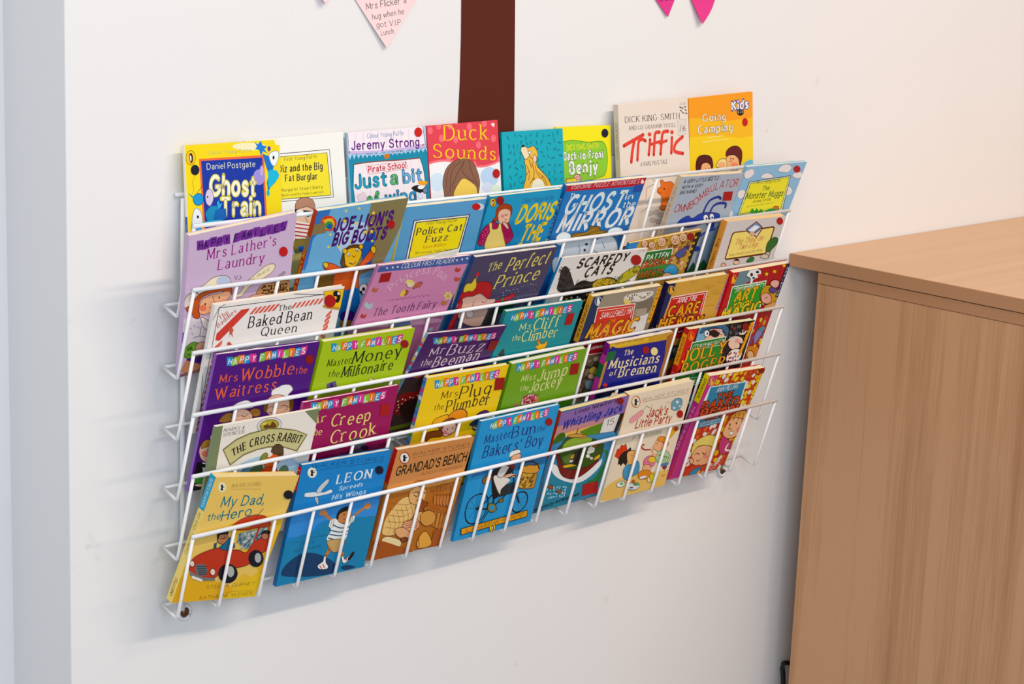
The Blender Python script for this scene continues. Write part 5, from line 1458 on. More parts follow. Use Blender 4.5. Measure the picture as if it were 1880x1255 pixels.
('B','8a9aa8','422 1431 515 1403 648 1468 669 1579 498 1551','3a4a5a',10)], [('a01422', '2037 1643 2043 1669 2035 1690 2015 1701 1984 1701 1949 1690 1914 1670 1885 1644 1866 1615 1860 1588 1868 1568 1889 1557 1919 1557 1954 1567 1989 1587 2018 1614', 'round red sticker')], [('R', '1f3c5e', 0.4, 1), ('T', 'e8f0f4', 'SAM LLEWELLYN', 0.45, 0.98, 'n'), ('T', '4a3010', 'SPRINTER', 0.08, 0.36, 'B')]),
('D6', (0.8684, -0.0218, 0.1526, 16.79, 0.29, -0.03), 131, 181, 9, 'c99a48', '2a2c4a', 'f4e0ba', 'sprinter paperback with tan ground and chunky orange title, fourth row', [
('P','24305a','-28 -12 152 -10 107 362 84 653 0 651'),
('B','24305a','160 119 163 159 138 180 95 174 50 144 20 101 17 62 42 41 85 47 130 77','d8a83a',10),
('B','e0a83a','47 74 71 50 119 114 151 139 135 168 72 150'),
('P','cf9f46','152 -10 1269 8 1288 739 320 687'),
('L','a8782e',6,'508 257 552 240 639 258'),
('L','a8782e',6,'888 344 924 306 1021 344'),
('L','a8782e',6,'343 365 384 340 473 365'),
('L','a8782e',6,'591 468 638 458 722 469'),
('L','a8782e',6,'1093 304 1146 305 1227 304'),
('L','a8782e',6,'440 288 497 304 570 289'),
('L','a8782e',6,'830 387 883 391 962 388'),
('L','a8782e',6,'378 334 428 332 508 335'),
('L','a8782e',6,'473 27 530 43 603 27'),
('L','a8782e',6,'775 370 833 387 907 371'),
('L','a8782e',6,'1058 499 1103 483 1192 500'),
('L','a8782e',6,'1051 284 1112 305 1184 285'),
('L','a8782e',6,'1060 131 1098 98 1194 131'),
('L','a8782e',6,'568 452 614 439 699 453'),
('L','a8782e',6,'847 194 895 186 979 194'),
('L','a8782e',6,'617 186 667 183 748 186'),
('L','a8782e',6,'923 473 977 477 1056 474'),
('L','a8782e',6,'1264 498 1327 523 1399 499'),
('L','a8782e',6,'865 135 923 151 997 135'),
('L','a8782e',6,'1310 526 1362 522 1446 527'),
('L','a8782e',6,'917 163 974 177 1049 163'),
('L','a8782e',6,'791 180 827 142 923 180'),
('L','a8782e',6,'1214 551 1251 514 1349 552'),
('L','a8782e',6,'1043 268 1082 236 1177 268'),
('L','a8782e',6,'606 370 664 386 738 370'),
('L','a8782e',6,'332 265 366 226 461 265'),
('P','f4dcd0','121 222 920 222 950 626 154 621'),
('P','c92c28','141 238 903 237 938 668 139 724'),
('L','f4e0d8',10,'179 263 879 263 892 597'),
('T','f8f0ea','ANNE FINE','301 347 727 351',88,'ni'),
('T','eca428','CARE','182 551 841 558',165,'X','5a1a10',15),
('T','eca428','OF','435 608 566 611',64,'X'),
('T','eca428','HENRY','51 711 990 793',149,'X','5a1a10',15),
('P','b8888a','1290 21 1376 16 1345 595 1230 601'),
('T','4a2a3a','S','1314 98 1356 99',38,'B'),
('T','4a2a3a','P','1310 166 1351 167',38,'B'),
('T','4a2a3a','R','1305 233 1346 234',38,'B'),
('T','4a2a3a','I','1300 301 1342 302',39,'B'),
('T','4a2a3a','N','1295 369 1337 370',39,'B'),
('T','4a2a3a','T','1291 437 1332 438',39,'B'),
('T','4a2a3a','E','1286 505 1328 506',39,'B'),
('T','4a2a3a','R','1281 573 1323 575',39,'B'),
('P','8a1828','439 774 723 772 785 996 470 992'),
('L','f0e0d8',8,'520 834 554 848 576 832 610 846 632 830 667 845 688 828'),
('P','a87a3a','452 946 793 943 814 1065 468 1056'),
('P','3a3a3a','468 1056 814 1065 877 1577 558 1568'),
('B','8a5a2a','527 1345 611 1272 700 1351 695 1481 582 1485'),
('B','8a1828','521 1475 625 1448 723 1552 607 1620'),
('B','5a6a6a','525 1129 628 1102 717 1180 632 1254')], [('9a1422', '2075 1841 2081 1868 2074 1889 2055 1900 2027 1901 1995 1890 1963 1870 1935 1844 1918 1815 1912 1788 1919 1767 1937 1755 1965 1755 1997 1765 2029 1785 2057 1812', 'round red sticker')], [('T', 'e0e4ec', 'ANNE FINE', 0.4, 0.7, 'B')]),
('D7', (1.0019, -0.0198, 0.1533, 19.15, 0.54, 0.08), 130, 186, 10, 'a8222c', 'c82830', 'f6e0c0', 'red sprinter paperback with green title box and yellow letters, right end of fourth row', [
('P','c22830','-62 -13 111 -19 139 727 -23 758'),
('B','c22830','115 119 122 163 98 187 52 181 0 147 -36 99 -43 55 -19 31 27 37 78 70','e8b83a',8),
('B','f0b030','0 82 19 47 71 113 110 140 97 175 32 162'),
('P','6a8a94','127 -17 498 -17 505 181 294 241 95 258 123 131'),
('P','b02630','498 -17 1238 -1 1274 1703 971 1652'),
('L','8a1620',11,'594 -5 666 203'),
('L','8a1620',11,'723 -2 782 218'),
('L','8a1620',11,'852 2 900 234'),
('L','8a1620',11,'982 5 1018 249'),
('L','8a1620',11,'1113 8 1137 265'),
('B','f0ece8','341 28 402 -29 606 19 672 93 642 155 537 186 539 252 475 243 445 151 327 92','1a1a1a',11),
('B','1a1a1a','475 90 478 108 468 118 448 115 427 101 411 81 408 63 418 53 438 55 460 69'),
('B','1a1a1a','603 62 602 75 587 81 563 78 540 67 526 52 526 39 542 33 565 36 589 47'),
('B','1a1a1a','552 154 551 165 538 169 518 167 499 158 487 146 488 136 501 131 521 134 540 143'),
('B','c83a3a','587 104 678 105 642 155'),
('P','f0c82a','787 79 816 108 857 116 836 131 859 161 817 141 790 152 786 124 746 101 785 104'),
('P','f0c82a','966 58 995 87 1036 95 1015 110 1039 140 996 120 969 131 964 103 924 80 963 83'),
('P','f0c82a','255 -87 283 -59 323 -51 303 -37 325 -7 284 -27 258 -16 254 -43 215 -65 253 -63'),
('P','f0c82a','1152 -18 1181 11 1223 19 1202 34 1226 64 1183 44 1156 55 1151 27 1110 4 1150 7'),
('P','f0f0e0','71 237 863 233 956 734 139 727'),
('P','1f9a34','93 253 846 249 935 754 162 775'),
('L','e8f4d8',11,'136 281 825 279 862 541'),
('T','f4f4ea','SAM McBRATNEY','191 348 782 329',80,'ni'),
('T','f0b81c','ART','247 517 715 520',182,'X','8a5a10',8),
('T','f4d81c',"YOU'RE",'270 639 681 638',94,'X','4a5a10',8),
('T','f4c81c','MAGIC','66 761 935 754',152,'X','5a4a10',11),
('B','c89a2a','862 541 824 401 908 324 1117 374 1277 509 1283 645 1244 753 1041 656 999 695','4a2a10',11),
('B','e8a898','1125 554 1153 617 1126 658 1054 662 966 628 895 569 868 507 894 466 965 462 1054 495','5a2a1a',11),
('C','3a1a1a',11,'977 557 1031 542'),
('B','5a4a8a','1197 441 1196 476 1158 492 1096 483 1035 453 998 414 999 380 1037 364 1099 372 1160 402','2a1a3a',11),
('B','e8b0a0','978 311 1024 250 1163 280 1205 364 1129 398','5a2a1a',11),
('B','d8a060','1032 700 1174 675 1283 645 1268 802 1113 802','4a2a10',11),
('P','2a2c52','1228 9 1327 4 1314 582 1220 568'),
('T','d8d8e0','S','1257 98 1294 98',36,'B'),
('T','d8d8e0','P','1255 162 1293 162',36,'B'),
('T','d8d8e0','R','1254 227 1291 227',36,'B'),
('T','d8d8e0','I','1252 292 1290 292',36,'B'),
('T','d8d8e0','N','1251 356 1288 357',36,'B'),
('T','d8d8e0','T','1249 421 1287 422',36,'B'),
('T','d8d8e0','E','1248 487 1285 487',36,'B'),
('T','d8d8e0','R','1246 552 1284 552',36,'B'),
('K','c89a3a d8c84a b84a2a 6a5a8a','878 887 1263 853 1324 1741 1066 1721',24,38,1.4,7),
('B','8a82b8','1055 1188 1140 1109 1232 1169 1204 1303 1118 1382','2a2a4a',11),
('B','4a9a9a','1119 1129 1183 1070 1258 1127 1204 1176'),
('B','d8842a','1038 1600 987 1430 1131 1407 1290 1479 1309 1645 1142 1687','4a2a10',11),
('B','e8c090','1226 1596 1235 1647 1207 1673 1153 1664 1093 1623 1050 1567 1041 1517 1069 1491 1123 1500 1183 1540','4a2a10',11),
('P','f0d02a','1250 1333 1284 1368 1332 1378 1307 1395 1335 1431 1286 1406 1255 1418 1249 1386 1203 1358 1248 1362'),
('P','f0d02a','1147 1377 1170 1401 1204 1409 1187 1420 1206 1445 1172 1428 1150 1436 1146 1414 1114 1394 1146 1397')], [('8c1824', '2171 1974 2177 2000 2169 2019 2147 2029 2114 2029 2076 2017 2038 1997 2007 1971 1987 1943 1980 1917 1988 1897 2010 1887 2043 1888 2081 1899 2118 1919 2150 1946', 'round red sticker')], []),
('E1', (0.0994, -0.0258, 0.0788, 14.94, -0.76, -0.11), 154, 168, 4, 'e9e2d6', '7c8a6a', 'f4ead8', 'cream rabbit paperback with olive corner and arched title band, fifth row left', [
('P','7a8660','-5 -5 105 -9 92 646 -17 749 -56 741'),
('P','7a8660','1308 -3 1548 -1 1537 204'),
('P','7a8660','105 -9 -5 -5 -2 1284 154 1316'),
('T','4a4640','MARKS &','135 89 431 97',42,'si'),
('T','4a4640','SPENCER','133 151 441 157',45,'si'),
('B','d8d4d0','986 111 977 175 902 214 789 213 683 173 624 110 633 47 707 9 818 9 925 48','8a8680',8),
('B','b8a83a','942 111 934 157 877 185 792 185 712 156 667 110 675 65 732 37 816 37 897 65','5a4a1a',8),
('B','6a4a1a','722 132 750 84 814 112 842 64 917 138 865 165'),
('B','d8c85a','672 80 724 54 752 93'),
('P','7a7448','166 327 340 217 519 169 802 146 1004 179 1236 244 1435 340 1325 556 1088 460 864 422 691 427 507 466 325 574'),
('P','c6bf86','187 339 353 233 532 185 806 164 1009 197 1240 259 1415 342 1308 534 1084 442 860 403 678 410 493 445 328 552'),
('T','2c2a20','THE CROSS RABBIT','342 449 563 369 847 348 1067 367 1333 443',103,'S'),
('B','a8c8e0','426 619 637 533 946 525 1245 623 1397 759 1260 862 649 767'),
('B','5a86b0','513 670 665 662 1044 785 1365 881 1083 956 553 856'),
('B','5a4632','915 475 939 408 1016 403 1091 470 1110 599 1043 605 952 553','2a2018',8),
('B','d8642a','831 621 871 539 987 532 1084 612 1023 691 888 703','7a2a10',8),
('B','e8e0d0','848 526 889 488 946 525 895 561'),
('B','8a8a3a','762 573 786 506 840 489 871 539 826 602','3a3a1a',8),
('B','4a6a4a','637 711 734 621 819 654 839 748'),
('B','c84a2a','815 725 925 692 1031 729 1069 808 848 785','7a2a10',8),
('B','5a7a5a','1097 759 1167 717 1238 767 1239 858 1115 835'),
('P','8a4a28','1381 1769 1381 1507 1586 1511 1586 1775 1521 2026')], [], []),
('E2', (0.2312, -0.0203, 0.0796, 15.28, -0.15, -0.05), 152, 177, 4, '9c0d5c', 'c85a9a', 'efe6e0', 'magenta families paperback with pale yellow crook title, fifth row', [
('P','1f92c8','116 21 206 28 234 151 145 144'),
('T','ffffff','H','163 126 207 130',74,'B'),
('P','8fbf3c','223 39 311 34 301 152 214 156'),
('T','ffffff','A','237 136 281 134',74,'B'),
('P','e9792b','288 20 378 25 401 148 311 142'),
('T','ffffff','P','330 124 375 127',74,'B'),
('P','1f92c8','389 38 478 36 477 155 388 157'),
('T','ffffff','P','411 138 455 136',74,'B'),
('P','dc3f8c','456 27 548 35 581 160 489 152'),
('T','ffffff','Y','507 134 552 138',74,'B'),
('P','7fbf4c','616 44 705 41 702 161 612 164'),
('T','ffffff','F','635 144 680 142',74,'B'),
('P','ea7a2a','688 29 779 33 800 157 708 153'),
('T','ffffff','A','728 134 774 136',75,'B'),
('P','1f92c8','791 42 881 38 875 158 785 162'),
('T','ffffff','M','808 141 853 140',75,'B'),
('P','dc3f9c','859 29 952 35 980 160 887 154'),
('T','ffffff','I','906 135 952 138',75,'B'),
('P','8fbf3c','964 50 1056 48 1059 170 967 171'),
('T','ffffff','L','990 152 1035 151',75,'B'),
('P','e9792b','1036 39 1130 46 1163 172 1068 165'),
('T','ffffff','I','1087 147 1134 150',75,'B'),
('P','1f92c8','1140 51 1233 51 1241 174 1147 174'),
('T','ffffff','E','1169 154 1216 154',75,'B'),
('P','dc3f8c','1233 46 1326 43 1323 165 1230 168'),
('T','ffffff','S','1254 147 1300 146',76,'B'),
('T','f2df7a','Mr','167 361 412 328',112,'sj'),
('T','f2df7a','Creep','513 426 1138 449',170,'sj'),
('T','f2df7a','the','210 505 393 507',95,'sj'),
('T','f2df7a','Crook','561 679 1280 670',182,'sj'),
('P','7c0a4c','223 736 1543 812 1512 1111 246 924'),
('B','5a5664','1167 771 1153 813 1093 829 1010 814 937 773 900 723 914 681 973 665 1056 680 1129 720'),
('P','4a4650','910 846 1196 805 1196 975 894 955'),
('B','3a2a3a','1229 849 1222 870 1192 878 1150 870 1113 849 1095 824 1102 803 1131 795 1173 803 1210 823')], [('a80c1e', '1278 235 1440 251 1458 418 1295 401', 'square red sticker')], []),
('E3', (0.4181, -0.0209, 0.0803, 16.73, -1.03, -0.05), 145, 180, 6, 'f3c80e', '6a8ab8', 'f2e8c8', 'yellow families paperback with plumber title and straw hat lady, fifth row', [
('P','1f92c8','143 50 229 54 269 181 183 177'),
('T','ffffff','H','198 158 241 160',76,'B'),
('P','8fbf3c','249 65 332 59 331 181 248 187'),
('T','ffffff','A','269 166 310 163',76,'B'),
('P','e9792b','307 44 393 47 428 174 341 171'),
('T','ffffff','P','357 151 400 153',76,'B'),
('P','1f92c8','407 61 491 57 499 180 415 184'),
('T','ffffff','P','434 163 476 161',76,'B'),
('P','dc3f8c','467 48 555 53 600 182 512 177'),
('T','ffffff','Y','527 158 571 160',76,'B'),
('P','7fbf4c','623 62 708 57 713 181 628 185'),
('T','ffffff','F','649 164 691 162',76,'B'),
('P','ea7a2a','688 45 775 47 807 174 720 172'),
('T','ffffff','A','736 153 780 153',77,'B'),
('P','1f92c8','789 56 874 50 877 174 791 179'),
('T','ffffff','M','812 158 855 155',77,'B'),
('P','dc3f9c','850 40 939 44 979 173 890 170'),
('T','ffffff','I','906 150 950 152',77,'B'),
('P','8fbf3c','954 60 1041 56 1053 182 966 185'),
('T','ffffff','L','986 164 1029 163',77,'B'),
('P','e9792b','1019 47 1109 51 1153 182 1063 177'),
('T','ffffff','I','1079 158 1124 160',77,'B'),
('P','1f92c8','1120 57 1208 55 1226 182 1138 184'),
('T','ffffff','E','1157 163 1201 162',77,'B'),
('P','dc3f8c','1208 50 1296 45 1303 171 1215 175'),
('T','ffffff','S','1236 154 1280 152',77,'B'),
('T','5a4a18','Mrs','351 359 631 351',100,'sj'),
('T','4a3e14','Plug','679 412 1217 395',180,'sj'),
('T','5a4a18','the','274 514 435 510',85,'sj'),
('T','4a3e14','Plumber','500 569 1262 563',161,'sj'),
('B','e8922a','527 739 566 647 657 574 795 570 900 641 897 739 763 757 627 764','4a2a10',13),
('B','eab02a','325 764 322 667 422 624 556 617 562 705 450 785','4a2a10',9),
('B','8a5230','450 785 514 697 646 679 756 736 783 819 650 837 531 896','4a2a10',9),
('B','f2c4b4','518 854 557 763 721 770 772 857 726 928 593 945','6a3a3a',11),
('B','e88a8a','624 892 622 907 606 915 582 911 559 897 546 879 548 863 564 856 588 859 611 873'),
('C','a02a2a',13,'640 914 693 932 720 911'),
('B','1a1a1a','629 849 629 856 626 860 620 859 614 854 609 846 609 839 612 835 618 836 625 841'),
('B','1a1a1a','721 848 721 855 718 859 712 858 706 853 701 845 701 838 704 835 710 835 717 841'),
('B','8a5230','243 848 373 831 518 854 544 937 358 926 281 971','4a2a10',9),
('B','5a3a7a','1088 750 1114 685 1222 656 1320 697 1319 767 1195 787','2a1a3a',9),
('B','3a4a6a','1011 836 1120 775 1296 803 1248 875 1080 867','1a1a2a',9),
('B','e8c0b0','1256 926 1248 950 1208 960 1152 951 1102 926 1076 896 1084 872 1123 863 1179 872 1230 896','4a2a2a',9),
('C','2a2a2a',11,'1087 888 1130 876 1191 915 1151 939 1094 909'),
('P','1c1c28','1118 1557 1189 1266 1305 1185 1431 1491 1218 1717'),
('P','2a6a2a','1065 1832 1269 1727 1283 1914 1105 1880'),
('K','8a3a4a 3a4a7a','1170 1283 1232 1253 1296 1589 1183 1609',10,14,1.2,2)], [('9c0f18', '1256 176 1431 185 1466 371 1291 361', 'square red sticker')], [('R', '3a7ac8', 0.03, 0.06), ('R', 'd84a8a', 0.09, 0.12), ('R', 'e8e8e8', 0.15, 0.18), ('R', '4aa84a', 0.21, 0.24), ('R', '3a7ac8', 0.27, 0.3), ('R', 'd84a8a', 0.32999999999999996, 0.36), ('R', 'e8e8e8', 0.39, 0.42), ('R', '4aa84a', 0.44999999999999996, 0.48), ('R', '3a7ac8', 0.51, 0.54), ('R', 'd84a8a', 0.5700000000000001, 0.6000000000000001), ('R', 'e8e8e8', 0.63, 0.6599999999999999), ('R', '4aa84a', 0.69, 0.72)]),
('E4', (0.571, -0.0197, 0.0802, 18.14, 1.34, 0.00), 141, 183, 8, '74a32e', '6a9a2a', 'efe6d6', 'grass green families paperback with jockey title, fifth row', [
('P','1f92c8','76 11 162 16 206 149 119 143'),
('T','ffffff','H','134 123 177 126',77,'B'),
('P','8fbf3c','184 29 267 24 266 149 183 153'),
('T','ffffff','A','204 132 246 130',77,'B'),
('P','e9792b','240 8 326 12 364 143 278 139'),
('T','ffffff','P','293 119 337 121',77,'B'),
('P','1f92c8','342 27 426 24 436 151 351 153'),
('T','ffffff','P','371 132 413 131',78,'B'),
('P','dc3f8c','402 15 489 21 538 155 449 148'),
('T','ffffff','Y','464 128 508 132',78,'B'),
('P','7fbf4c','559 32 644 28 651 155 566 158'),
('T','ffffff','F','586 137 629 136',78,'B'),
('P','ea7a2a','623 15 711 18 746 150 658 147'),
('T','ffffff','A','674 127 718 128',78,'B'),
('P','1f92c8','726 28 811 24 815 151 729 155'),
('T','ffffff','M','750 133 793 131',78,'B'),
('P','dc3f9c','786 13 875 18 918 152 829 147'),
('T','ffffff','I','844 127 889 129',78,'B'),
('P','8fbf3c','891 35 978 33 993 162 905 164'),
('T','ffffff','L','925 143 968 142',78,'B'),
('P','e9792b','956 23 1046 29 1094 164 1003 158'),
('T','ffffff','I','1018 138 1063 141',79,'B'),
('P','1f92c8','1058 35 1146 34 1166 165 1078 165'),
('T','ffffff','E','1096 144 1141 144',79,'B'),
('P','dc3f8c','1146 29 1234 26 1243 154 1155 158'),
('T','ffffff','S','1175 136 1219 135',79,'B'),
('T','dcdc9a','Miss','259 324 518 324',97,'sj'),
('T','dcdc9a','Jump','574 383 1118 368',181,'sj'),
('T','dcdc9a','the','285 477 441 480',86,'sj'),
('T','dcdc9a','Jockey','474 534 1058 533',165,'sj'),
('B','e8b8b8','392 712 382 608 464 562 591 577 675 645 684 708 541 721','6a2a2a',9),
('K','a83a4a','380 567 620 593 658 703 411 696',14,23,1.5,3),
('C','6a2a2a',12,'654 620 679 584'),
('B','d87a5a','630 656 684 636 707 703 665 725'),
('B','c85a7a','257 706 278 659 337 691 338 732'),
('P','4f8a24','-99 676 1405 767 1426 1408 -113 1082')], [('9c101c', '1164 205 1330 219 1353 397 1186 383', 'square red sticker')], []),
('E5', (0.753, -0.0221, 0.0791, 16.59, 0.34, -0.03), 134, 183, 9, '2b2f86', 'c43a9a', 'e9dfc6', 'navy paperback with gold border, cream spot and musicians title, fifth row', [
('P','c89a3a','-6 -2 1345 3 1320 115 44 97'),
('P','e0b83a','26 13 800 16 826 83 36 76'),
('T','8a6a2a','USBORNE FIRST READING','90 29 710 48',41,'ni'),
('B','5a3a1a','1243 62 1259 32 1292 79 1276 108'),
('B','2b2f86','30 95 157 84 301 117 429 101 707 127 834 105 1121 138 1255 126 1281 405 1364 760 -6 720'),
('P','a86a34','1199 55 1344 13 1348 790 1277 789 1281 405'),
('T','efdfa8','The','369 241 547 238',87,'S'),
('T','efdfa8','Musicians','123 409 1162 471',151,'S'),
('T','efdfa8','of','179 532 309 533',83,'S'),
('T','efdfa8','Bremen','380 580 1152 629',152,'S'),
('B','f0dc8c','1091 280 1092 319 1062 338 1013 330 964 299 933 256 933 218 962 198 1011 206 1060 237'),
('P','2a6a42','-43 125 179 129 179 273 -47 278'),
('P','b8863a','-6 285 56 274 48 833 -4 835'),
('P','d83a2a','130 624 158 658 202 668 177 684 199 719 156 695 126 706 124 675 84 648 125 652'),
('C','d83a2a',12,'126 721 164 644'),
('P','1a1c48','-22 700 1185 756 1182 1035 -70 859')], [('9c1030', '890 228 894 253 886 272 867 283 840 283 809 274 779 255 755 231 739 205 735 180 743 161 762 151 789 150 820 159 850 178 874 202', 'round red sticker')], [('T', 'f0d8e8', 'USBORNE FIRST READING', 0.55, 0.98, 'n'), ('R', '7a2a7a', 0.0, 0.1), ('R', '2a6a42', 0.18, 0.3)]),
('E6', (0.9216, -0.0252, 0.0794, 15.49, -1.87, -0.11), 150, 178, 9, '2a2c30', 'c82a2a', 'f6e4c0', 'jolly pirate sprinter paperback with red strip and yellow letters, fifth row right', [
('P','cf2a26','2 -2 199 -13 163 510 3 746 -88 735'),
('B','cf2a26','151 118 158 161 136 185 95 180 50 149 18 104 12 61 34 38 75 42 120 73','e8983a',8),
('B','f08a2a','51 86 67 57 118 121 150 141 134 173 76 158'),
('P','7ab0cc','221 -15 432 -14 446 288 230 327'),
('B','3a6a8a','272 89 295 7 516 -22 790 -5 945 107 980 218 842 246 586 70 411 72','1a2a3a',10),
('C','2a4a6a',8,'340 44 562 14 845 118'),
('C','2a4a6a',8,'379 39 617 33 874 143'),
('C','2a4a6a',8,'418 35 672 51 903 167'),
('C','2a4a6a',8,'457 31 728 70 932 192'),
('B','e8b898','404 326 417 221 449 161 615 136 783 112 885 208 790 262 612 264 506 358','4a2a1a',10),
('B','f4f4f0','493 113 496 145 474 163 436 159 396 135 370 100 367 67 389 49 426 53 466 77','1a1a1a',8),
('B','1a1a1a','463 112 465 123 459 129 447 128 435 120 426 108 425 96 431 90 442 91 454 99'),
('B','1a1a1a','732 138 729 175 687 194 621 187 558 157 521 116 524 79 565 60 631 67 694 97'),
('B','f0e8e0','472 79 514 41 731 64 808 136 771 153 581 58','5a2a2a',10),
('K','a8202a','504 50 731 64 787 123 560 77',8,13,1,1),
('P','1a1c22','911 -3 1367 1 1393 393 968 260'),
('B','ece4dc','1209 189 1274 131 1375 153 1342 214 1251 215'),
('C','ece4dc',18,'1193 187 1365 130'),
('K','5a5a60 8a3a3a 3a3a42','952 23 1345 20 1350 367 1000 263',20,26,1.6,4),
('B','e8c8b0','1323 419 1290 457 1211 461 1116 429 1041 374 1014 317 1047 280 1125 276 1221 307 1296 362','4a2a1a',11),
('B','e0d0c0','979 282 1102 221 1309 275 1350 367 1169 303'),
('B','e89a98','1281 316 1279 336 1253 345 1213 341 1175 324 1153 302 1156 282 1182 272 1221 276 1259 293'),
('C','3a6a9a',10,'1093 102 1128 213 1085 251'),
('B','ece4dc','1079 575 1124 471 1263 444 1413 504 1433 616 1345 693 1152 670','3a2a2a',11),
('K','8a1c28','1070 487 1375 489 1400 678 1152 670',16,21,1,5),
('B','5a3a2a','1093 674 1206 655 1323 712 1333 801 1182 805','2a1a1a',11),
('P','f0f0e0','147 217 918 201 933 342 159 366'),
('P','23803a','165 231 906 215 916 331 172 354'),
('T','f0f0e0','COLIN McNAUGHTON','207 341 910 318',72,'ni'),
('P','1f8a34','127 358 914 340 1001 739 85 735'),
('T','f0b01c','JOLLY','54 540 977 480',197,'S','7a3a10',13),
('T','f0a81c','ROGER','111 727 1056 713',164,'S','7a3a10',13),
('P','eca01e','1398 36 1489 13 1412 570 1346 573'),
('T','3a2a10','S','1407 102 1450 102',35,'B'),
('T','3a2a10','P','1398 162 1441 162',35,'B'),
('T','3a2a10','R','1388 221 1431 221',35,'B'),
('T','3a2a10','I','1379 281 1422 281',35,'B'),
('T','3a2a10','N','1369 340 1412 341',35,'B'),
('T','3a2a10','T','1359 400 1403 401',35,'B'),
('T','3a2a10','E','1350 460 1393 461',35,'B'),
('T','3a2a10','R','1340 520 1384 520',35,'B'),
('P','1f7a3a','3 746 768 754 689 983 37 964'),
('L','e0f0d0',8,'328 829 682 830'),
('L','e0f0d0',8,'346 870 700 871'),
('L','e0f0d0',8,'363 911 718 913'),
('L','e0f0d0',8,'381 952 736 954'),
('P','151a28','37 964 679 960 664 1615 163 1543'),
('K','8a1c2a 4a5a6a c8b0a0','478 1043 636 998 624 1521 392 1532',16,31,1.5,6)], [('8c1422', '1391 94 1397 119 1389 139 1368 151 1339 153 1304 145 1271 127 1242 103 1224 77 1219 51 1227 31 1247 19 1277 17 1311 26 1344 43 1373 67', 'round red sticker')], [('R', 'eca01e', 0.05, 0.33), ('T', '4a2a10', 'SPRINTER', 0.08, 0.3, 'B'), ('T', 'f0e0d8', 'COLIN McNAUGHTON', 0.4, 0.8, 'n')]),
('F1', (0.054, -0.0277, 0.0119, 15.99, -10.26, -0.28), 129, 170, 11, 'e9c464', 'f0d070', 'f4d8a2', 'pale yellow paperback with a red car, left end of bottom row', [
('P','e8bb38','-28 1164 27 1757 1343 1762 1289 1479 964 1348 831 1523 402 1459 101 1296'),
('B','e3ae22','27 1757 -23 1378 223 1357 831 1523 808 1669 315 1743'),
('B','e8c020','823 1706 1026 1499 1240 1328 1336 1556 1292 1740'),
('B','f4e6c4','201 136 205 175 185 198 148 198 109 172 82 133 77 94 97 71 134 71 173 96'),
('B','28303a','117 98 141 105 150 128 168 122 171 136 154 145 172 175 136 174 128 137 114 117'),
('T','8a7446','WALKER STORIES','280 141 725 127',46,'h'),
('L','8a7446',4,'279 164 759 175'),
('T','1f7f8e','My Dad,','226 399 871 380',128,'H'),
('T','1f7f8e','the','92 579 280 568',88,'H'),
('T','1f7f8e','Hero','307 587 734 531',128,'H'),
('B','e8b830','512 746 616 607 867 527 1185 592 1430 675 1531 1011 1519 1382 1513 1568'),
('B','c4442a','493 701 575 606 676 556 807 528 958 548 1084 625 1104 698 944 710 709 736','5a1a10',8),
('B','e0a020','599 714 676 654 783 667 777 703','5a1a10',4),
('P','8a9a98','649 788 758 756 1115 699 1161 883 864 1014 674 897'),
('K','4a6a78 b8c0b8','649 788 1091 716 1113 917 773 992',26,19,3.0,4),
('L','3a4a4a',6,'601 965 834 741'),
('L','3a4a4a',6,'755 1045 951 728'),
('L','b83a22',27,'944 909 944 710'),
('L','b83a22',20,'1161 883 1066 606'),
('C','5a3a1a',8,'834 571 873 491 906 447'),
('B','c03f26','86 1242 70 1152 92 1082 203 1017 400 964 574 1000 739 1008 880 1051 944 909 1159 828 1208 995 1154 1065 1090 1062 1016 1131 991 1222 762 1263 623 1219 577 1307 525 1376 341 1365 158 1300','5a1a10',9),
('P','6a7074','173 1265 155 1192 204 1168 288 1182 368 1258 374 1349 245 1323'),
('L','2a2a2a',9,'178 1203 330 1211'),
('L','2a2a2a',9,'197 1231 341 1239'),
('L','2a2a2a',9,'216 1258 352 1266'),
('L','2a2a2a',10,'235 1286 363 1294'),
('L','2a2a2a',10,'254 1315 374 1322'),
('P','7a7a74','90 1251 178 1301 361 1366 529 1385 544 1423 359 1411 128 1325'),
('P','e8e4d8','158 1327 342 1392 346 1428 163 1363'),
('B','e8d8c0','130 1164 133 1190 121 1204 99 1203 75 1186 58 1160 55 1135 67 1120 89 1121 113 1138','5a2a1a',8),
('B','e8d8c0','500 1299 503 1327 490 1343 465 1341 437 1323 418 1294 415 1266 428 1250 453 1251 481 1270','5a2a1a',8),
('B','1a2a30','860 1342 863 1420 808 1464 715 1458 620 1405 560 1324 557 1247 612 1203 704 1208 798 1261','0a1018',8),
('B','b0b4b0','802 1311 810 1359 791 1387 752 1384 709 1353 677 1304 670 1256 689 1228 727 1231 770 1262','3a3a3a',8),
('B','1a2a30','1196 1150 1203 1222 1160 1264 1083 1259 1003 1211 950 1137 943 1066 986 1024 1062 1028 1142 1076'),
('B','b0b4b0','1156 1139 1163 1182 1147 1208 1113 1206 1074 1178 1045 1133 1037 1090 1054 1064 1088 1066 1127 1094','3a3a3a',8),
('B','b87a52','360 864 334 774 390 741 475 780 515 862 477 909 415 902','4a2a1a',8),
('B','1a1a20','321 791 326 729 395 705 481 745 475 780 367 784 363 846'),
('C','1a1a1a',10,'410 840 467 833'),
('C','4a1a10',6,'436 805 464 815 455 833'),
('B','2a6a8a','427 957 476 905 541 819 612 894 662 968 533 998','1a3a4a',8),
('B','1a1a20','1014 803 1043 750 1117 753 1164 792 1109 807'),
('B','b87a52','1148 837 1147 862 1125 877 1088 875 1052 858 1029 831 1030 806 1053 791 1089 792 1125 810','4a2a1a',8),
('P','2a5a6a','324 898 357 882 380 963 339 961'),
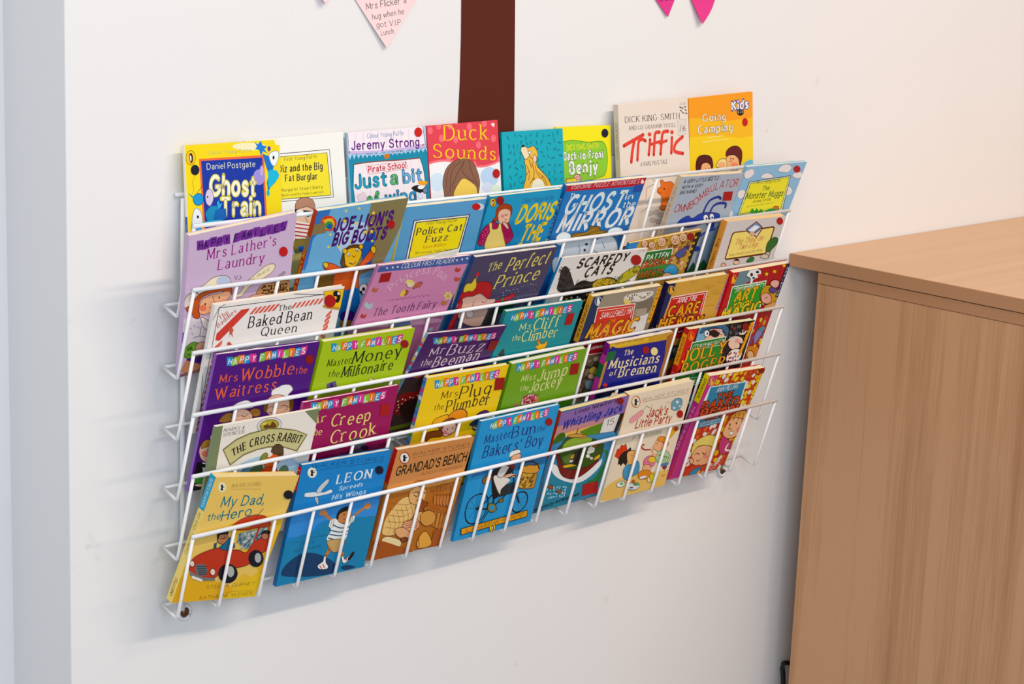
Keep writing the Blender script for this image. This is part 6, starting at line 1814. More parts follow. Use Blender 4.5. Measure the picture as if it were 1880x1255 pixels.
('T','6a5a20','STELLA GURNEY','452 1535 1214 1526',44,'h'),
('L','9a8430',4,'780 1599 803 1610 816 1598 840 1610 853 1597 877 1610 891 1596 914 1609 928 1596 952 1608 965 1596 989 1608 1003 1596 1027 1608 1041 1596 1065 1609 1079 1596 1103 1610 1117 1597 1141 1611 1155 1598 1180 1611 1194 1599 1218 1612'),
('T','6a5a20','KATHARINE McEWEN','410 1682 1221 1670',48,'h')], [('0a1430', '1293 261 1297 284 1289 304 1270 317 1243 321 1211 315 1181 301 1156 280 1140 257 1136 233 1144 213 1163 201 1190 197 1221 202 1251 216 1277 237', 'round dark blue sticker')], [('R', '1a9cc0', 0.0, 0.27), ('T', 'd8ecf0', 'SERIES READERS', 0.03, 0.25, 'n'), ('T', 'a89a5a', 'MY DAD, THE HERO', 0.3, 0.62, 'B'), ('T', '8a6a2a', 'STELLA GURNEY', 0.82, 0.96, 'B')]),
('F2', (0.2199, -0.0261, 0.0046, 14.15, -2.00, -0.18), 143, 171, 6, '1284c6', '0f6aa8', 'f6ead4', 'bright blue paperback with a jumping boy in stripes, bottom row second from left', [
('B','3d8ed4','18 977 45 688 329 650 510 712 1010 695 1432 722 1474 1003 1073 931 549 867 353 1009 93 1020'),
('P','0f84ae','-3 1091 223 1015 484 1004 557 898 894 899 1498 962 1472 1775 1 1717'),
('P','0f84b0','1 1717 -24 1205 139 1073 605 1086 1124 1122 1472 1126 1491 1779'),
('B','10466a','43 1486 116 1381 292 1296 461 1311 685 1403 889 1535 986 1646 930 1696 587 1680 98 1580'),
('B','10466a','1027 1639 1064 1616 1153 1626 1280 1677 1188 1695 1082 1684'),
('B','f0e6d0','257 143 254 185 223 206 177 199 133 165 108 119 111 77 141 56 187 63 231 96'),
('B','28303a','161 88 189 99 195 126 219 122 220 138 196 144 212 179 168 172 165 131 152 108'),
('T','1a4a7a','WALKER STORIES','153 67 1326 131',55,'h'),
('L','1a4a7a',4,'163 104 1327 150'),
('T','eaf2f8','LEON','626 356 1174 361',124,'S'),
('T','dcebf4','Spreads','692 462 1068 463',56,'Si'),
('T','e4eff6','His Wings','613 582 1152 584',65,'Si'),
('B','dfe3e4','138 442 154 408 304 419 442 447 552 424 582 473 453 488 254 484 151 462','4a5a6a',5),
('B','c8ced0','323 430 351 347 461 263 487 311 414 401 391 441','4a5a6a',5),
('B','b8c0c4','316 502 368 510 399 604 374 599','4a5a6a',5),
('C','c87a3c',39,'517 743 594 816 689 892'),
('B','d98a4a','456 761 479 721 510 712 557 735 595 786 566 803'),
('C','d98a4a',14,'500 740 452 694'),
('C','d98a4a',14,'533 738 514 698'),
('C','d98a4a',14,'489 760 443 744'),
('C','c87a3c',39,'1042 881 1148 824 1214 783'),
('B','d98a4a','1178 776 1213 745 1287 765 1291 811 1234 824'),
('C','d98a4a',15,'1235 764 1240 719'),
('C','d98a4a',15,'1264 776 1300 760'),
('C','d98a4a',15,'1208 759 1190 726'),
('B','f2efe6','648 960 668 874 770 877 839 949 968 988 997 903 1060 884 1059 974 1008 1010 981 1232 678 1175 708 1030','3a4a5a',5),
('C','1f5a7a',15,'690 1027 858 1088 997 1099'),
('C','1f5a7a',15,'698 1089 873 1144 992 1143'),
('C','1f5a7a',15,'694 1141 853 1201 980 1194'),
('C','1f5a7a',15,'723 958 860 1028 999 1039'),
('L','3a4a5a',6,'654 886 648 960'),
('L','3a4a5a',6,'685 877 687 982'),
('L','3a4a5a',6,'721 883 726 1004'),
('L','3a4a5a',7,'1001 918 1000 979'),
('L','3a4a5a',7,'1022 900 1036 985'),
('B','d08a48','795 911 762 816 808 764 906 751 985 825 983 915 937 967 857 953','7a4a20',7),
('B','14182a','765 891 745 813 786 745 864 722 953 737 959 791 865 789 789 820 787 880'),
('B','1a1a1a','877 836 877 842 874 846 869 845 863 840 860 833 860 827 863 824 869 825 874 829'),
('B','1a1a1a','943 825 943 831 939 835 934 834 928 829 925 822 925 816 928 813 934 814 939 819'),
('C','8a3a20',7,'878 904 925 920 945 901'),
('B','e0805a','870 880 868 890 858 895 842 892 828 883 820 871 822 861 833 856 848 859 863 868'),
('B','c8a468','696 1178 959 1213 974 1338 849 1382 729 1275','6a4a20',7),
('C','c87a3c',56,'755 1311 721 1410'),
('C','c87a3c',56,'929 1359 1008 1466'),
('B','f4f0ea','689 1419 721 1410 745 1506 793 1561 788 1606 665 1589 616 1526 688 1480','3a3a3a',7),
('C','c83a2a',11,'651 1533 699 1588'),
('C','c83a2a',12,'698 1520 739 1581'),
('B','f4f0ea','994 1479 1026 1470 1066 1524 1173 1437 1197 1465 1162 1527 1055 1583','3a3a3a',7),
('B','1a1a1a','1107 1516 1173 1437 1195 1457 1169 1521 1134 1552'),
('C','c83a2a',12,'1071 1509 1122 1573'),
('L','1a5a86',5,'113 1101 143 1116 165 1100 195 1117 217 1100 248 1117'),
('L','1a5a86',5,'304 1077 336 1094 359 1077 392 1095 415 1077 448 1096 472 1077 505 1096 528 1077 561 1097 585 1078 618 1097 642 1080 675 1098'),
('T','1a4a6a','PETE','285 1168 477 1175',36,'h'),
('T','1a4a6a','BOWMAN','191 1254 589 1256',39,'h')], [('101c3a', '1367 281 1369 304 1358 322 1339 332 1312 332 1283 323 1256 306 1235 283 1223 258 1222 235 1232 218 1252 208 1278 208 1307 217 1334 234 1355 257', 'round dark blue sticker')], [('R', 'c8282a', 0.02, 0.22), ('T', 'e8eef4', 'LEON', 0.05, 0.2, 'n')]),
('F3', (0.3631, -0.0251, 0.0063, 16.66, -2.12, -0.27), 133, 166, 7, 'cd8a50', 'c8482a', 'f8ead0', 'orange brown bench paperback, third from left in bottom row', [
('B','b8702e','62 643 554 649 1284 632 1378 1111 1309 1670 18 1668 5 1023'),
('B','e09a50','-33 550 331 514 746 543 1276 472 1242 645 425 666 -24 648'),
('B','f8efe0','243 152 243 199 211 224 159 216 107 178 76 126 76 79 107 55 159 63 210 100','a8301a',13),
('B','1a2a30','131 91 163 104 173 133 199 129 201 147 176 154 196 193 146 185 139 140 123 113'),
('T','5a3a1a','WALKER STORIES','284 130 1285 127',47,'h'),
('L','5a3a1a',4,'294 160 1305 150'),
('T','2a3020',"GRANDAD'S BENCH",'87 389 1294 355',129,'H'),
('T','6a4424','ADDY FARMER','543 463 1262 457',39,'h'),
('L','5a3a1a',4,'944 656 966 666 980 653 1002 664 1016 650 1038 662'),
('T','5a3418','RUTH','902 724 1124 709',52,'h'),
('T','5a3418','RIVERS','803 770 1174 774',52,'h'),
('B','f0c478','115 1161 133 1007 221 866 323 766 458 770 612 896 608 1093 471 1228 368 1328 154 1287','5a3010',6),
('C','a8683a',5,'156 1011 256 1188 249 1305'),
('C','a8683a',5,'222 980 325 1165 315 1302'),
('C','a8683a',5,'287 949 394 1142 381 1298'),
('C','a8683a',5,'353 917 463 1119 447 1295'),
('C','a8683a',5,'419 885 532 1096 514 1291'),
('C','a8683a',5,'485 854 601 1072 581 1288'),
('C','a8683a',5,'162 1170 382 1231 560 1224'),
('C','a8683a',5,'155 1078 398 1143 550 1123'),
('C','a8683a',5,'148 986 415 1054 540 1021'),
('C','a8683a',5,'142 895 432 966 530 921'),
('C','a8683a',5,'135 804 448 879 519 820'),
('B','e8b070','434 766 425 666 523 624 674 669 732 778 719 875 619 917 485 854','5a3010',6),
('C','3a2010',11,'498 718 550 707 609 747 574 780 515 750'),
('C','3a2010',11,'617 738 670 728 713 755'),
('B','8a4a1a','591 833 681 828 719 875 626 868'),
('C','5a3010',6,'411 625 473 537 612 551 701 615'),
('B','9a5220','615 975 636 900 771 894 812 951 760 1001 837 1095 705 1111','4a2408',9),
('B','e0a868','836 1135 837 1182 806 1206 755 1196 703 1158 671 1105 671 1058 702 1035 753 1044 804 1082','5a3010',7),
('B','eab888','457 1185 533 1139 695 1149 778 1265 684 1328 508 1274','5a3010',7),
('C','b84a2a',11,'459 1156 581 1148 733 1196'),
('C','b84a2a',11,'470 1190 592 1182 744 1230'),
('C','b84a2a',11,'481 1223 603 1216 755 1264'),
('C','b84a2a',11,'491 1257 614 1250 766 1299'),
('B','e8ac74','341 1243 471 1228 643 1340 719 1435 580 1428 422 1358','5a3010',7),
('B','8a4a20','492 1402 570 1396 629 1438 594 1471 522 1457','4a2408',9),
('B','f4d8a0','150 1346 255 1326 491 1431 501 1534 214 1478','5a3010',6),
('P','b8662a','816 892 1303 1098 1307 1180 812 951'),
('B','c87a3a','915 949 885 824 915 809 946 854 971 979','5a3010',6),
('B','c87a3a','974 959 944 834 973 819 1005 865 1033 998','5a3010',6),
('B','c87a3a','1033 970 1003 844 1032 829 1064 875 1095 1017','5a3010',6),
('B','c87a3a','1092 980 1062 854 1091 840 1123 885 1158 1036','5a3010',6),
('B','c87a3a','1152 990 1121 865 1151 850 1183 895 1220 1055','5a3010',6),
('B','c87a3a','1211 1001 1180 875 1210 860 1242 906 1283 1074','5a3010',6),
('P','c07830','833 1014 891 1037 943 1275 886 1244','6a3a10',4),
('P','d08a40','903 1043 961 1065 1004 1307 948 1276','6a3a10',4),
('P','c07830','972 1071 1031 1094 1066 1338 1009 1308','6a3a10',4),
('P','d08a40','1042 1100 1101 1122 1128 1370 1071 1339','6a3a10',4),
('P','c07830','1112 1128 1171 1151 1190 1402 1133 1371','6a3a10',4),
('P','d08a40','1182 1157 1242 1180 1252 1434 1195 1403','6a3a10',4),
('P','c07830','1253 1186 1313 1209 1315 1466 1257 1435','6a3a10',5),
('B','d89a4a','740 1077 865 1040 1009 1126 1027 1250 901 1287 782 1205','5a3010',7),
('B','e8a848','814 1514 862 1381 961 1400 1100 1610 874 1627','5a3010',7),
('P','a85a2a','1070 1380 1256 1374 1309 1670 1090 1648'),
('B','a85a20','-41 1369 110 1358 525 1538 796 1673 476 1670 43 1644'),
('C','5a3010',9,'817 1453 872 1586 842 1600'),
('P','8a4a1a','17 1380 86 1354 136 1443 68 1509')], [], [('R', 'c02a1c', 0.0, 0.3), ('T', 'e8c0b0', "GRANDAD'S BENCH", 0.35, 0.85, 'n'), ('R', 'a86a3a', 0.31, 1)]),
('F4', (0.5196, -0.0258, 0.0043, 14.95, 0.11, 0.03), 146, 184, 5, '2d97cf', '2a8ac0', 'eef0ee', 'sky blue families paperback with a baker on a black bicycle, middle of bottom row', [
('P','1f92c8','149 34 232 37 269 165 186 162'),
('T','ffffff','H','201 142 242 143',75,'B'),
('P','8fbf3c','252 49 332 42 326 162 246 169'),
('T','ffffff','A','267 148 307 145',75,'B'),
('P','e9792b','307 26 389 27 421 155 338 153'),
('T','ffffff','P','354 133 395 134',75,'B'),
('P','1f92c8','404 42 484 37 488 159 407 164'),
('T','ffffff','P','427 143 467 141',76,'B'),
('P','dc3f8c','461 28 545 31 586 161 502 157'),
('T','ffffff','Y','516 137 558 139',76,'B'),
('P','7fbf4c','611 40 693 34 694 157 612 162'),
('T','ffffff','F','632 141 673 139',76,'B'),
('P','ea7a2a','673 22 757 22 785 150 701 149'),
('T','ffffff','A','717 129 759 129',76,'B'),
('P','1f92c8','771 32 853 25 851 147 769 154'),
('T','ffffff','M','789 133 830 129',76,'B'),
('P','dc3f9c','828 15 913 17 950 146 865 144'),
('T','ffffff','I','880 124 923 125',76,'B'),
('P','8fbf3c','928 33 1012 29 1020 154 936 158'),
('T','ffffff','L','956 137 998 135',76,'B'),
('P','e9792b','990 19 1076 22 1117 152 1030 149'),
('T','ffffff','I','1045 129 1089 131',77,'B'),
('P','1f92c8','1088 28 1172 25 1185 151 1101 154'),
('T','ffffff','E','1120 133 1162 131',77,'B'),
('P','dc3f8c','1173 20 1256 14 1258 138 1174 144'),
('T','ffffff','S','1195 122 1237 120',77,'B'),
('T','1c3a80','Master','154 371 627 354',123,'sj'),
('T','1c3a80','Bun','657 376 1084 365',168,'sj'),
('T','1c3a80','the','1129 373 1284 367',89,'sj'),
('T','1c3a80',"Bakers' Boy",'183 588 1295 585',172,'sj'),
('B','2378ae','97 765 825 789 1648 785 1664 1078 1180 1145 257 1078'),
('B','2d97cf','33 872 864 918 1622 945 1666 1244 1261 1410 116 1249'),
('C','1e2a30',20,'101 1408 116 1249 212 1169 355 1169 460 1241 511 1374 484 1532 386 1613 267 1617 163 1543 101 1408'),
('C','1e2a30',21,'955 1469 975 1370 1077 1299 1211 1327 1281 1435 1268 1557 1174 1621 1067 1597 955 1469'),
('L','3a6a86',5,'299 1390 491 1431'),
('L','3a6a86',5,'1121 1459 1276 1492'),
('L','3a6a86',5,'299 1390 477 1575'),
('L','3a6a86',5,'1121 1459 1261 1588'),
('L','3a6a86',5,'299 1390 355 1606'),
('L','3a6a86',5,'1121 1459 1160 1605'),
('L','3a6a86',5,'299 1390 199 1505'),
('L','3a6a86',5,'1121 1459 1037 1534'),
('L','3a6a86',5,'299 1390 105 1336'),
('L','3a6a86',5,'1121 1459 964 1418'),
('L','3a6a86',5,'299 1390 128 1200'),
('L','3a6a86',5,'1121 1459 987 1328'),
('L','3a6a86',5,'299 1390 254 1178'),
('L','3a6a86',5,'1121 1459 1090 1317'),
('L','3a6a86',5,'299 1390 408 1285'),
('L','3a6a86',5,'1121 1459 1213 1392'),
('C','1e2428',23,'299 1390 447 1320 563 1222 850 1201 955 1222 1121 1459'),
('C','1e2428',23,'563 1222 601 1434 299 1390'),
('C','1e2428',21,'601 1434 863 1244'),
('C','1e2428',21,'838 913 916 1091 955 1222'),
('B','2a2020','475 1002 451 836 631 791 721 769 838 832 838 913 733 973 733 1135 654 1282 576 1266','101010',9),
('P','30383c','681 1125 916 1091 994 1272 680 1288'),
('B','e8e0d4','482 942 546 915 824 1032 772 1103 693 1168 693 1250 577 1103','5a5a5a',9),
('B','d8d4d0','546 915 585 802 715 747 753 795 695 925 636 974','5a5a5a',9),
('B','8a2a2a','676 780 831 810 851 875 766 838','4a1010',9),
('C','e8b088',46,'707 968 805 967 913 999'),
('C','1e2428',16,'792 1005 883 983 921 1011'),
('B','f0ece4','696 643 715 587 861 584 898 642 786 660 718 677','5a5a5a',9),
('B','e8b088','734 691 783 650 894 651 923 707 861 745 759 732','6a3a2a',9),
('B','a86a2a','284 923 367 879 450 916 424 991 318 1000','4a2a10',9),
('B','b88a3a','975 961 1313 1008 1354 1222 1321 1277 1054 1222 995 1108','4a3010',9),
('K','6a4a1a d8b04a','995 985 1293 1024 1301 1253 1064 1214',26,19,2.2,4),
('B','d89a3a','995 944 949 874 1047 873 1146 872 1256 904 1329 898 1366 977 1320 1030 1137 1003','6a4010',9),
('C','4a3018',18,'955 896 1034 830 1183 828 1306 904 1353 975'),
('C','4a5a2a',18,'595 1413 562 1467 711 1479'),
('B','8a6a2a','693 1331 764 1326 803 1375 731 1380','3a2a10',9),
('B','8a7a3a','689 1454 686 1496 650 1515 595 1503 543 1465 513 1416 516 1373 552 1354 606 1366 659 1404','2a2a1a',9),
('B','2d97cf','648 1445 646 1468 628 1479 599 1473 571 1452 554 1424 556 1401 574 1390 603 1396 631 1417'),
('C','1e2428',14,'444 1646 529 1521 542 1483'),
('P','2a2a1a','85 1648 1339 1625 1358 1744 112 1760'),
('P','eaa224','103 1660 1330 1635 1344 1731 123 1748'),
('T','6a4a14','ALLAN AHLBERG AND FRITZ WEGNER','186 1736 1289 1708',62,'h'),
('B','f5c518','762 1787 754 1825 726 1840 690 1827 658 1790 643 1745 651 1707 678 1692 715 1705 747 1741','3a3020',7),
('B','1a1a1a','671 1724 701 1723 726 1764 736 1809 716 1813 689 1777'),
('B','ffffff','683 1737 704 1752 718 1790 709 1799 692 1767'),
('B','e8641e','663 1732 680 1726 686 1748'),
('L','e8641e',10,'707 1818 735 1823')], [('a01428', '1384 248 1386 272 1377 290 1359 299 1333 299 1304 289 1276 271 1254 248 1241 223 1239 199 1248 181 1267 172 1292 171 1321 181 1349 199 1371 223', 'round red sticker')], []),
('F5', (0.666, -0.0238, 0.0147, 18.30, 1.72, -0.64), 132, 168, 9, '15708e', 'c03a2a', 'f6d6a0', 'canal boat paperback with a white slip reading 15, in the bottom row', [
('P','8a6aa8','-8 22 1352 -16 1388 311 822 416 51 404'),
('B','c48a8a','-4 241 370 286 821 296 1197 306 1136 483 633 462 42 436'),
('B','e8b458','8 395 204 387 564 379 891 380 963 464 640 481 229 460 17 482'),
('B','eac86a','51 404 275 419 486 447 440 489'),
('T','1c1830','Linda Newbery','286 100 1086 56',68,'Bi'),
('T','2c3c9a','Whistling Jack','116 303 1254 245',130,'Xi'),
('P','5a8a2a','480 429 689 388 929 370 929 543 659 536'),
('P','3a6a24','-4 477 30 400 97 363 179 373 223 442 167 515 -7 527'),
('P','1a2a20','1197 306 1335 282 1274 635 1220 658 1156 540'),
('B','3f86b0','-4 596 146 510 446 507 868 547 1163 559 1288 673 1321 997 1289 1381 1248 1623 232 1676 45 1226 8 872'),
('B','1a86a0','66 1232 175 1014 476 1189 910 1256 1206 1148 1253 1516 915 1631 226 1657'),
('B','2a7a4a','950 1372 1083 1332 1165 1209 1220 1009 1111 879 1202 899 1284 1130 1218 1418 1046 1466'),
('B','f0ece8','94 892 202 917 419 1141 638 1245 883 1179 1088 1050 1142 1027 1128 1165 930 1314 709 1332 400 1206 187 1052'),
('B','7a1220','146 749 126 659 157 632 333 947 513 1058 767 1082 920 1047 1029 1001 1065 1045 937 1157 759 1238 571 1229 340 1088','3a0810',8),
('B','3a5a2a','158 666 171 584 241 497 440 489 783 598 960 688 1070 765 1104 948 1035 1020 811 1092 509 1049 327 928','14180e',10),
('B','8aa83a','220 612 291 525 468 512 710 565 796 635 563 670 276 658'),
('B','d8b01c','344 949 584 970 620 1013 393 1004','3a2a08',8),
('B','d8b01c','970 953 1063 921 1067 992 967 1005','3a2a08',8),
('P','2a1c14','491 758 664 727 731 1039 524 974'),
('P','c8a02a','434 797 512 789 519 868 448 869','3a2a08',6),
('P','d8cfc0','433 883 518 894 519 929 442 924'),
('P','5a7a3a','261 792 432 762 452 940 364 919'),
('P','e8e4dc','764 836 775 752 845 715 916 801 914 853 815 865'),
('B','8a5a2a','800 705 899 692 941 754 887 777'),
('B','f0ece4','766 872 815 865 857 927 793 922'),
('B','d8d0c0','938 963 937 979 920 986 895 980 871 964 857 945 859 929 875 922 900 928 924 943','4a4a3a',8),
('B','c89a4a','252 439 340 433 467 452 653 518 644 550 512 521 315 479','5a3a10',8),
('L','4a3020',12,'427 452 436 360'),
('B','b87a3a','534 526 587 503 644 550 568 568'),
('K','d8ecf2 b8d8e8','97 1204 572 1353 592 1535 213 1495',30,12,2.2,7),
('B','8a5a3a','132 1247 209 1240 269 1298 216 1320','3a2010',8),
('B','8a5a3a','354 1371 436 1373 482 1419 417 1439','3a2010',8),
('T','10303e','Illustrated by Anthony Lewis','-39 1643 864 1574',60,'Bi'),
('P','e4e0da','928 310 1209 282 1197 566 917 540','a8a098',6),
('P','d8d2cc','1164 562 1209 282 1234 305 1208 568'),
('T','2a2a2e','15','1005 438 1149 434',97,'h')], [('8c1822', '1226 71 1229 93 1220 110 1201 118 1174 117 1144 106 1115 88 1092 65 1078 41 1075 19 1084 2 1103 -6 1130 -5 1160 5 1189 23 1212 46', 'round red sticker'), ('b01020', '882 1391 1198 1410 1248 1623 930 1603', 'square red sticker')], [('R', '1a8ab0', 0.45, 1)]),
('F6', (0.803, -0.0258, 0.0047, 15.79, 0.63, -0.24), 137, 177, 11, 'e9d9bd', 'efe0c8', 'f6deb6', 'cream party paperback with children at a yellow table, bottom row', [
('B','e8be66','-20 1737 17 1526 253 1424 443 1420 1311 1492 1426 1494 1437 1834'),
('B','f4e6cc','265 154 267 207 233 233 176 222 118 180 81 121 79 69 112 43 169 53 227 96','c86a2a',15),
('B','28303a','140 83 176 99 188 132 216 128 219 148 191 154 216 199 160 189 151 138 132 108'),
('T','6a5a48','WALKER STORIES','309 156 1294 170',56,'h'),
('L','6a5a48',5,'306 170 1309 195'),
('B','e4a0a0','157 467 153 402 255 347 336 309 399 331 394 394 316 444 223 486','b06a6a',7),
('C','5a5a4a',7,'391 308 439 253 510 298 563 255'),
('B','6aa0b0','996 354 987 278 1071 239 1181 269 1233 354 1216 438 1123 453 1024 413','3a6a7a',8),
('P','e8f0f0','1098 274 1120 300 1154 308 1135 320 1152 346 1118 327 1095 336 1093 312 1062 291 1094 295'),
('P','e8f0f0','1064 371 1082 392 1110 399 1094 409 1108 430 1081 415 1062 421 1060 402 1035 385 1061 388'),
('P','e8f0f0','1190 368 1204 384 1225 389 1213 397 1224 413 1203 402 1188 407 1187 392 1167 379 1188 381'),
('C','8a8a7a',5,'850 285 897 261 944 313 977 286'),
('T','b83a34',"Jack's",'503 446 938 484',142,'H'),
('T','b83a34','Little Party','315 593 1076 629',129,'H'),
('T','4a4a3e','BOB GRAHAM','326 777 932 802',61,'h'),
('P','d8401c','38 1000 52 884 95 893 115 832 177 855 207 825 278 951 160 1078','7a2008',7),
('B','1e1e18','157 1164 144 1032 203 968 278 951 334 914 375 992 389 1125 352 1161 347 1225 272 1166 230 1201 188 1160'),
('B','e8b068','295 997 396 974 469 1011 481 1122 502 1235 398 1214 344 1138','6a4a1a',8),
('B','1a1a1a','423 1067 424 1073 421 1077 415 1076 409 1070 405 1063 404 1057 407 1053 413 1054 419 1060'),
('B','4a96b8','315 1306 347 1225 483 1221 566 1183 642 1264 672 1403 562 1446 468 1492 363 1425','1a4a6a',8),
('B','eeb080','841 1020 860 958 895 899 992 896 1074 967 1077 1089 1018 1121 899 1064','7a4a2a',8),
('B','e89030','890 888 918 849 1024 870 1137 947 1188 1045 1120 1053 1048 973 949 932','8a4a10',8),
('B','1a1a1a','930 972 930 978 927 982 922 981 916 975 911 968 911 962 914 958 919 959 925 964'),
('C','a82a2a',23,'808 1046 659 1016 588 959 598 924 629 934'),
('B','e8b01a','1089 894 1115 811 1202 740 1272 775 1246 858 1185 923 1137 947','8a5a10',8),
('B','b8401c','1196 761 1274 743 1312 805 1264 829'),
('B','b4d0a0','959 1153 1055 1107 1182 1143 1305 1245 1319 1360 1178 1364 1042 1303','4a6a3a',8),
('C','5a8a4a',10,'1005 1163 1134 1244 1088 1312'),
('C','5a8a4a',10,'1071 1189 1183 1254 1143 1323'),
('C','5a8a4a',10,'1138 1216 1232 1264 1199 1335'),
('C','5a8a4a',10,'1204 1243 1281 1274 1254 1346'),
('C','eeb080',41,'843 1064 899 1141 998 1183'),
('P','4a80b0','1101 1348 1319 1360 1321 1405 1134 1399'),
('B','e07898','741 1285 722 1193 791 1152 912 1177 988 1269 977 1356 834 1348','8a3050',8),
('B','e8c83a','821 1235 840 1173 946 1195 988 1269 925 1290','8a6a10',8),
('B','eeb080','935 1380 931 1416 891 1430 831 1417 774 1383 741 1340 746 1305 785 1290 845 1303 902 1337','7a4a2a',8),
('B','e08a28','674 1447 709 1388 881 1402 983 1490 964 1553 760 1532','7a4a10',8),
('B','f0e0e0','889 1509 885 1526 851 1537 801 1537 753 1526 726 1509 731 1491 764 1480 814 1480 862 1491','8a4a5a',5),
('B','e8e8e0','430 1524 437 1557 409 1580 356 1585 299 1569 260 1538 253 1505 281 1482 334 1478 390 1494','4a7a7a',10),
('B','6aa85a','397 1531 393 1542 375 1546 350 1540 326 1528 314 1514 318 1503 336 1499 361 1505 385 1517'),
('B','d8e4e0','774 1635 773 1674 721 1696 639 1692 558 1664 509 1622 510 1582 561 1560 643 1564 724 1593','4a7a7a',10),
('B','5a9a6a','755 1619 748 1634 719 1637 678 1628 641 1610 622 1591 629 1577 658 1573 699 1582 736 1600'),
('B','b8642a','647 1552 649 1576 637 1588 615 1583 591 1563 575 1537 573 1513 586 1501 608 1506 631 1525'),
('B','8a4a5a','646 1652 642 1660 623 1661 597 1656 574 1645 562 1633 567 1625 586 1624 612 1629 635 1640'),
('B','eee0a0','1143 1590 1146 1626 1105 1647 1037 1647 968 1625 925 1590 922 1555 963 1533 1030 1533 1099 1555','8a8a2a',8),
('B','d8c830','946 1505 1029 1500 1095 1603 1021 1632','6a6a10',8),
('B','e8b040','1227 1575 1311 1570 1294 1600','8a5a10',5),
('L','6a4a3a',8,'1273 1506 1266 1449'),
('B','8a3a4a','1196 1412 1298 1418 1288 1469 1238 1466','5a1a2a',5)], [('a81420', '1319 544 1323 569 1316 589 1298 600 1272 600 1242 590 1212 570 1188 544 1172 517 1168 491 1175 471 1193 460 1219 460 1249 470 1279 490 1303 516', 'round red sticker')], [('R', 'e8902a', 0.0, 0.33), ('T', 'b04a3a', "JACK'S LITTLE PARTY", 0.36, 0.72, 'n'), ('T', '4a3a2a', 'BOB GRAHAM', 0.84, 0.97, 'B')]),
('F7', (0.9507, -0.0183, 0.0067, 20.26, -2.70, -0.06), 130, 182, 10, 'c8302a', 'c23a86', 'f8e8c8', 'orange bean covered paperback with two smiling children, right end of bottom row', [
('K','d86a28 e8b42a e8e0d0 c8501e e8d02a','136 -20 1362 -4 1385 743 109 666',120,46,1.5,21,'3a1a08'),
('K','d86a28 e8b42a e8e0d0 c8501e','138 830 1331 759 1353 1859 279 1877',110,46,1.5,22,'3a1a08'),
('P','c23a86','-20 -5 184 -14 149 1016 246 1589 265 1851 39 1849'),
('B','c23a86','158 106 170 152 148 178 100 172 45 137 4 88 -7 42 15 17 62 22 117 56','e8a83a',8),
('B','f0b04a','39 69 56 36 116 105 155 128 144 163 78 150'),
('P','e0eef4','102 189 961 197 1038 523 80 503'),
('P','1f86aa','126 206 949 214 1007 577 171 560'),
('T','eaf4f6','ANN PILLING','308 316 801 297',82,'ni'),
('T','d8501e','THE','388 433 735 427',78,'X','4a1408',11),
('T','d8501e','BAKED','120 588 954 593',124,'X','4a1408',14),
('T','d8501e','BEAN','158 691 991 714',102,'X','4a1408',14),
('P','1f86aa','153 775 739 762 799 758 756 904 225 934'),
('T','d8501e','KIDS','348 802 720 783',92,'X','4a1408',11),
('L','e0f0f4',8,'237 901 759 881'),
('T','e0f0f4','ILLUSTRATED BY DEREK MATTHEWS','226 870 728 853',37,'B'),
('B','e8d468','306 1364 290 1221 419 1124 623 1107 818 1182 901 1359 888 1475 716 1331 535 1281 397 1307 394 1471','6a4a10',11),
('B','eeb080','386 1540 367 1420 397 1307 568 1286 766 1339 891 1452 909 1597 806 1665 618 1659 471 1612','6a3a1a',11),
('C','3a1a10',14,'433 1430 469 1412 533 1445'),
('C','3a1a10',14,'595 1419 673 1466 691 1426'),
('C','8a2a1a',14,'529 1550 589 1576 615 1540'),
('B','e8907a','789 1519 789 1542 764 1551 722 1545 680 1525 654 1499 654 1476 679 1467 720 1473 762 1493'),
('B','eeb080','456 1551 464 1582 448 1599 415 1594 378 1569 350 1534 342 1503 358 1486 390 1491 428 1516','6a3a1a',11),
('B','e8a23a','953 896 947 801 1073 748 1287 765 1407 863 1444 1010 1434 1104 1296 919 1043 861','6a3a10',11),
('B','f0b482','896 1099 912 960 983 865 1179 880 1328 947 1416 1101 1335 1208 1165 1243 1004 1208','6a3a1a',11),
('C','6a3a10',11,'1034 790 1038 907'),
('C','6a3a10',11,'1128 791 1164 936'),
('C','6a3a10',11,'1231 804 1274 963'),
('B','2a1a1a','1013 974 1018 987 1014 994 1003 993 990 983 979 970 975 957 979 949 989 951 1003 960'),
('B','2a1a1a','1169 972 1173 985 1170 993 1159 991 1146 982 1135 968 1130 955 1134 947 1145 949 1158 958'),
('C','8a3a2a',14,'1011 997 1006 1044 1081 1066'),
('B','e8907a','1376 1119 1377 1147 1347 1160 1296 1153 1244 1128 1211 1096 1209 1068 1240 1055 1291 1062 1343 1087'),
('B','f4f0e8','1066 1123 1154 1112 1173 1173 1112 1177','5a1a1a',8),
('B','c23a70','938 1340 939 1175 1111 1259 1265 1365 1230 1527 1058 1501','5a1030',8),
('C','f0e8e0',34,'1162 1350 1152 1443 1270 1485'),
('B','c8402a','323 1789 334 1697 492 1651 679 1656 682 1776 523 1822'),
('B','2a86b0','489 1816 534 1728 700 1695 702 1755 590 1832','1a4a6a',8),
('K','d86a5a e0a090','749 1787 1171 1590 1170 1757 826 1871',40,17,1,9),
('P','1f9a4a','1239 1768 1356 1750 1375 1814 1268 1821'),
('P','f0cf1a','1275 9 1375 6 1356 528 1234 536'),
('T','3a2a10','S','1282 102 1320 101',35,'B'),
('T','3a2a10','P','1281 159 1319 159',35,'B'),
('T','3a2a10','R','1280 217 1318 217',35,'B'),
('T','3a2a10','I','1279 275 1316 274',35,'B'),
('T','3a2a10','N','1277 332 1315 332',35,'B'),
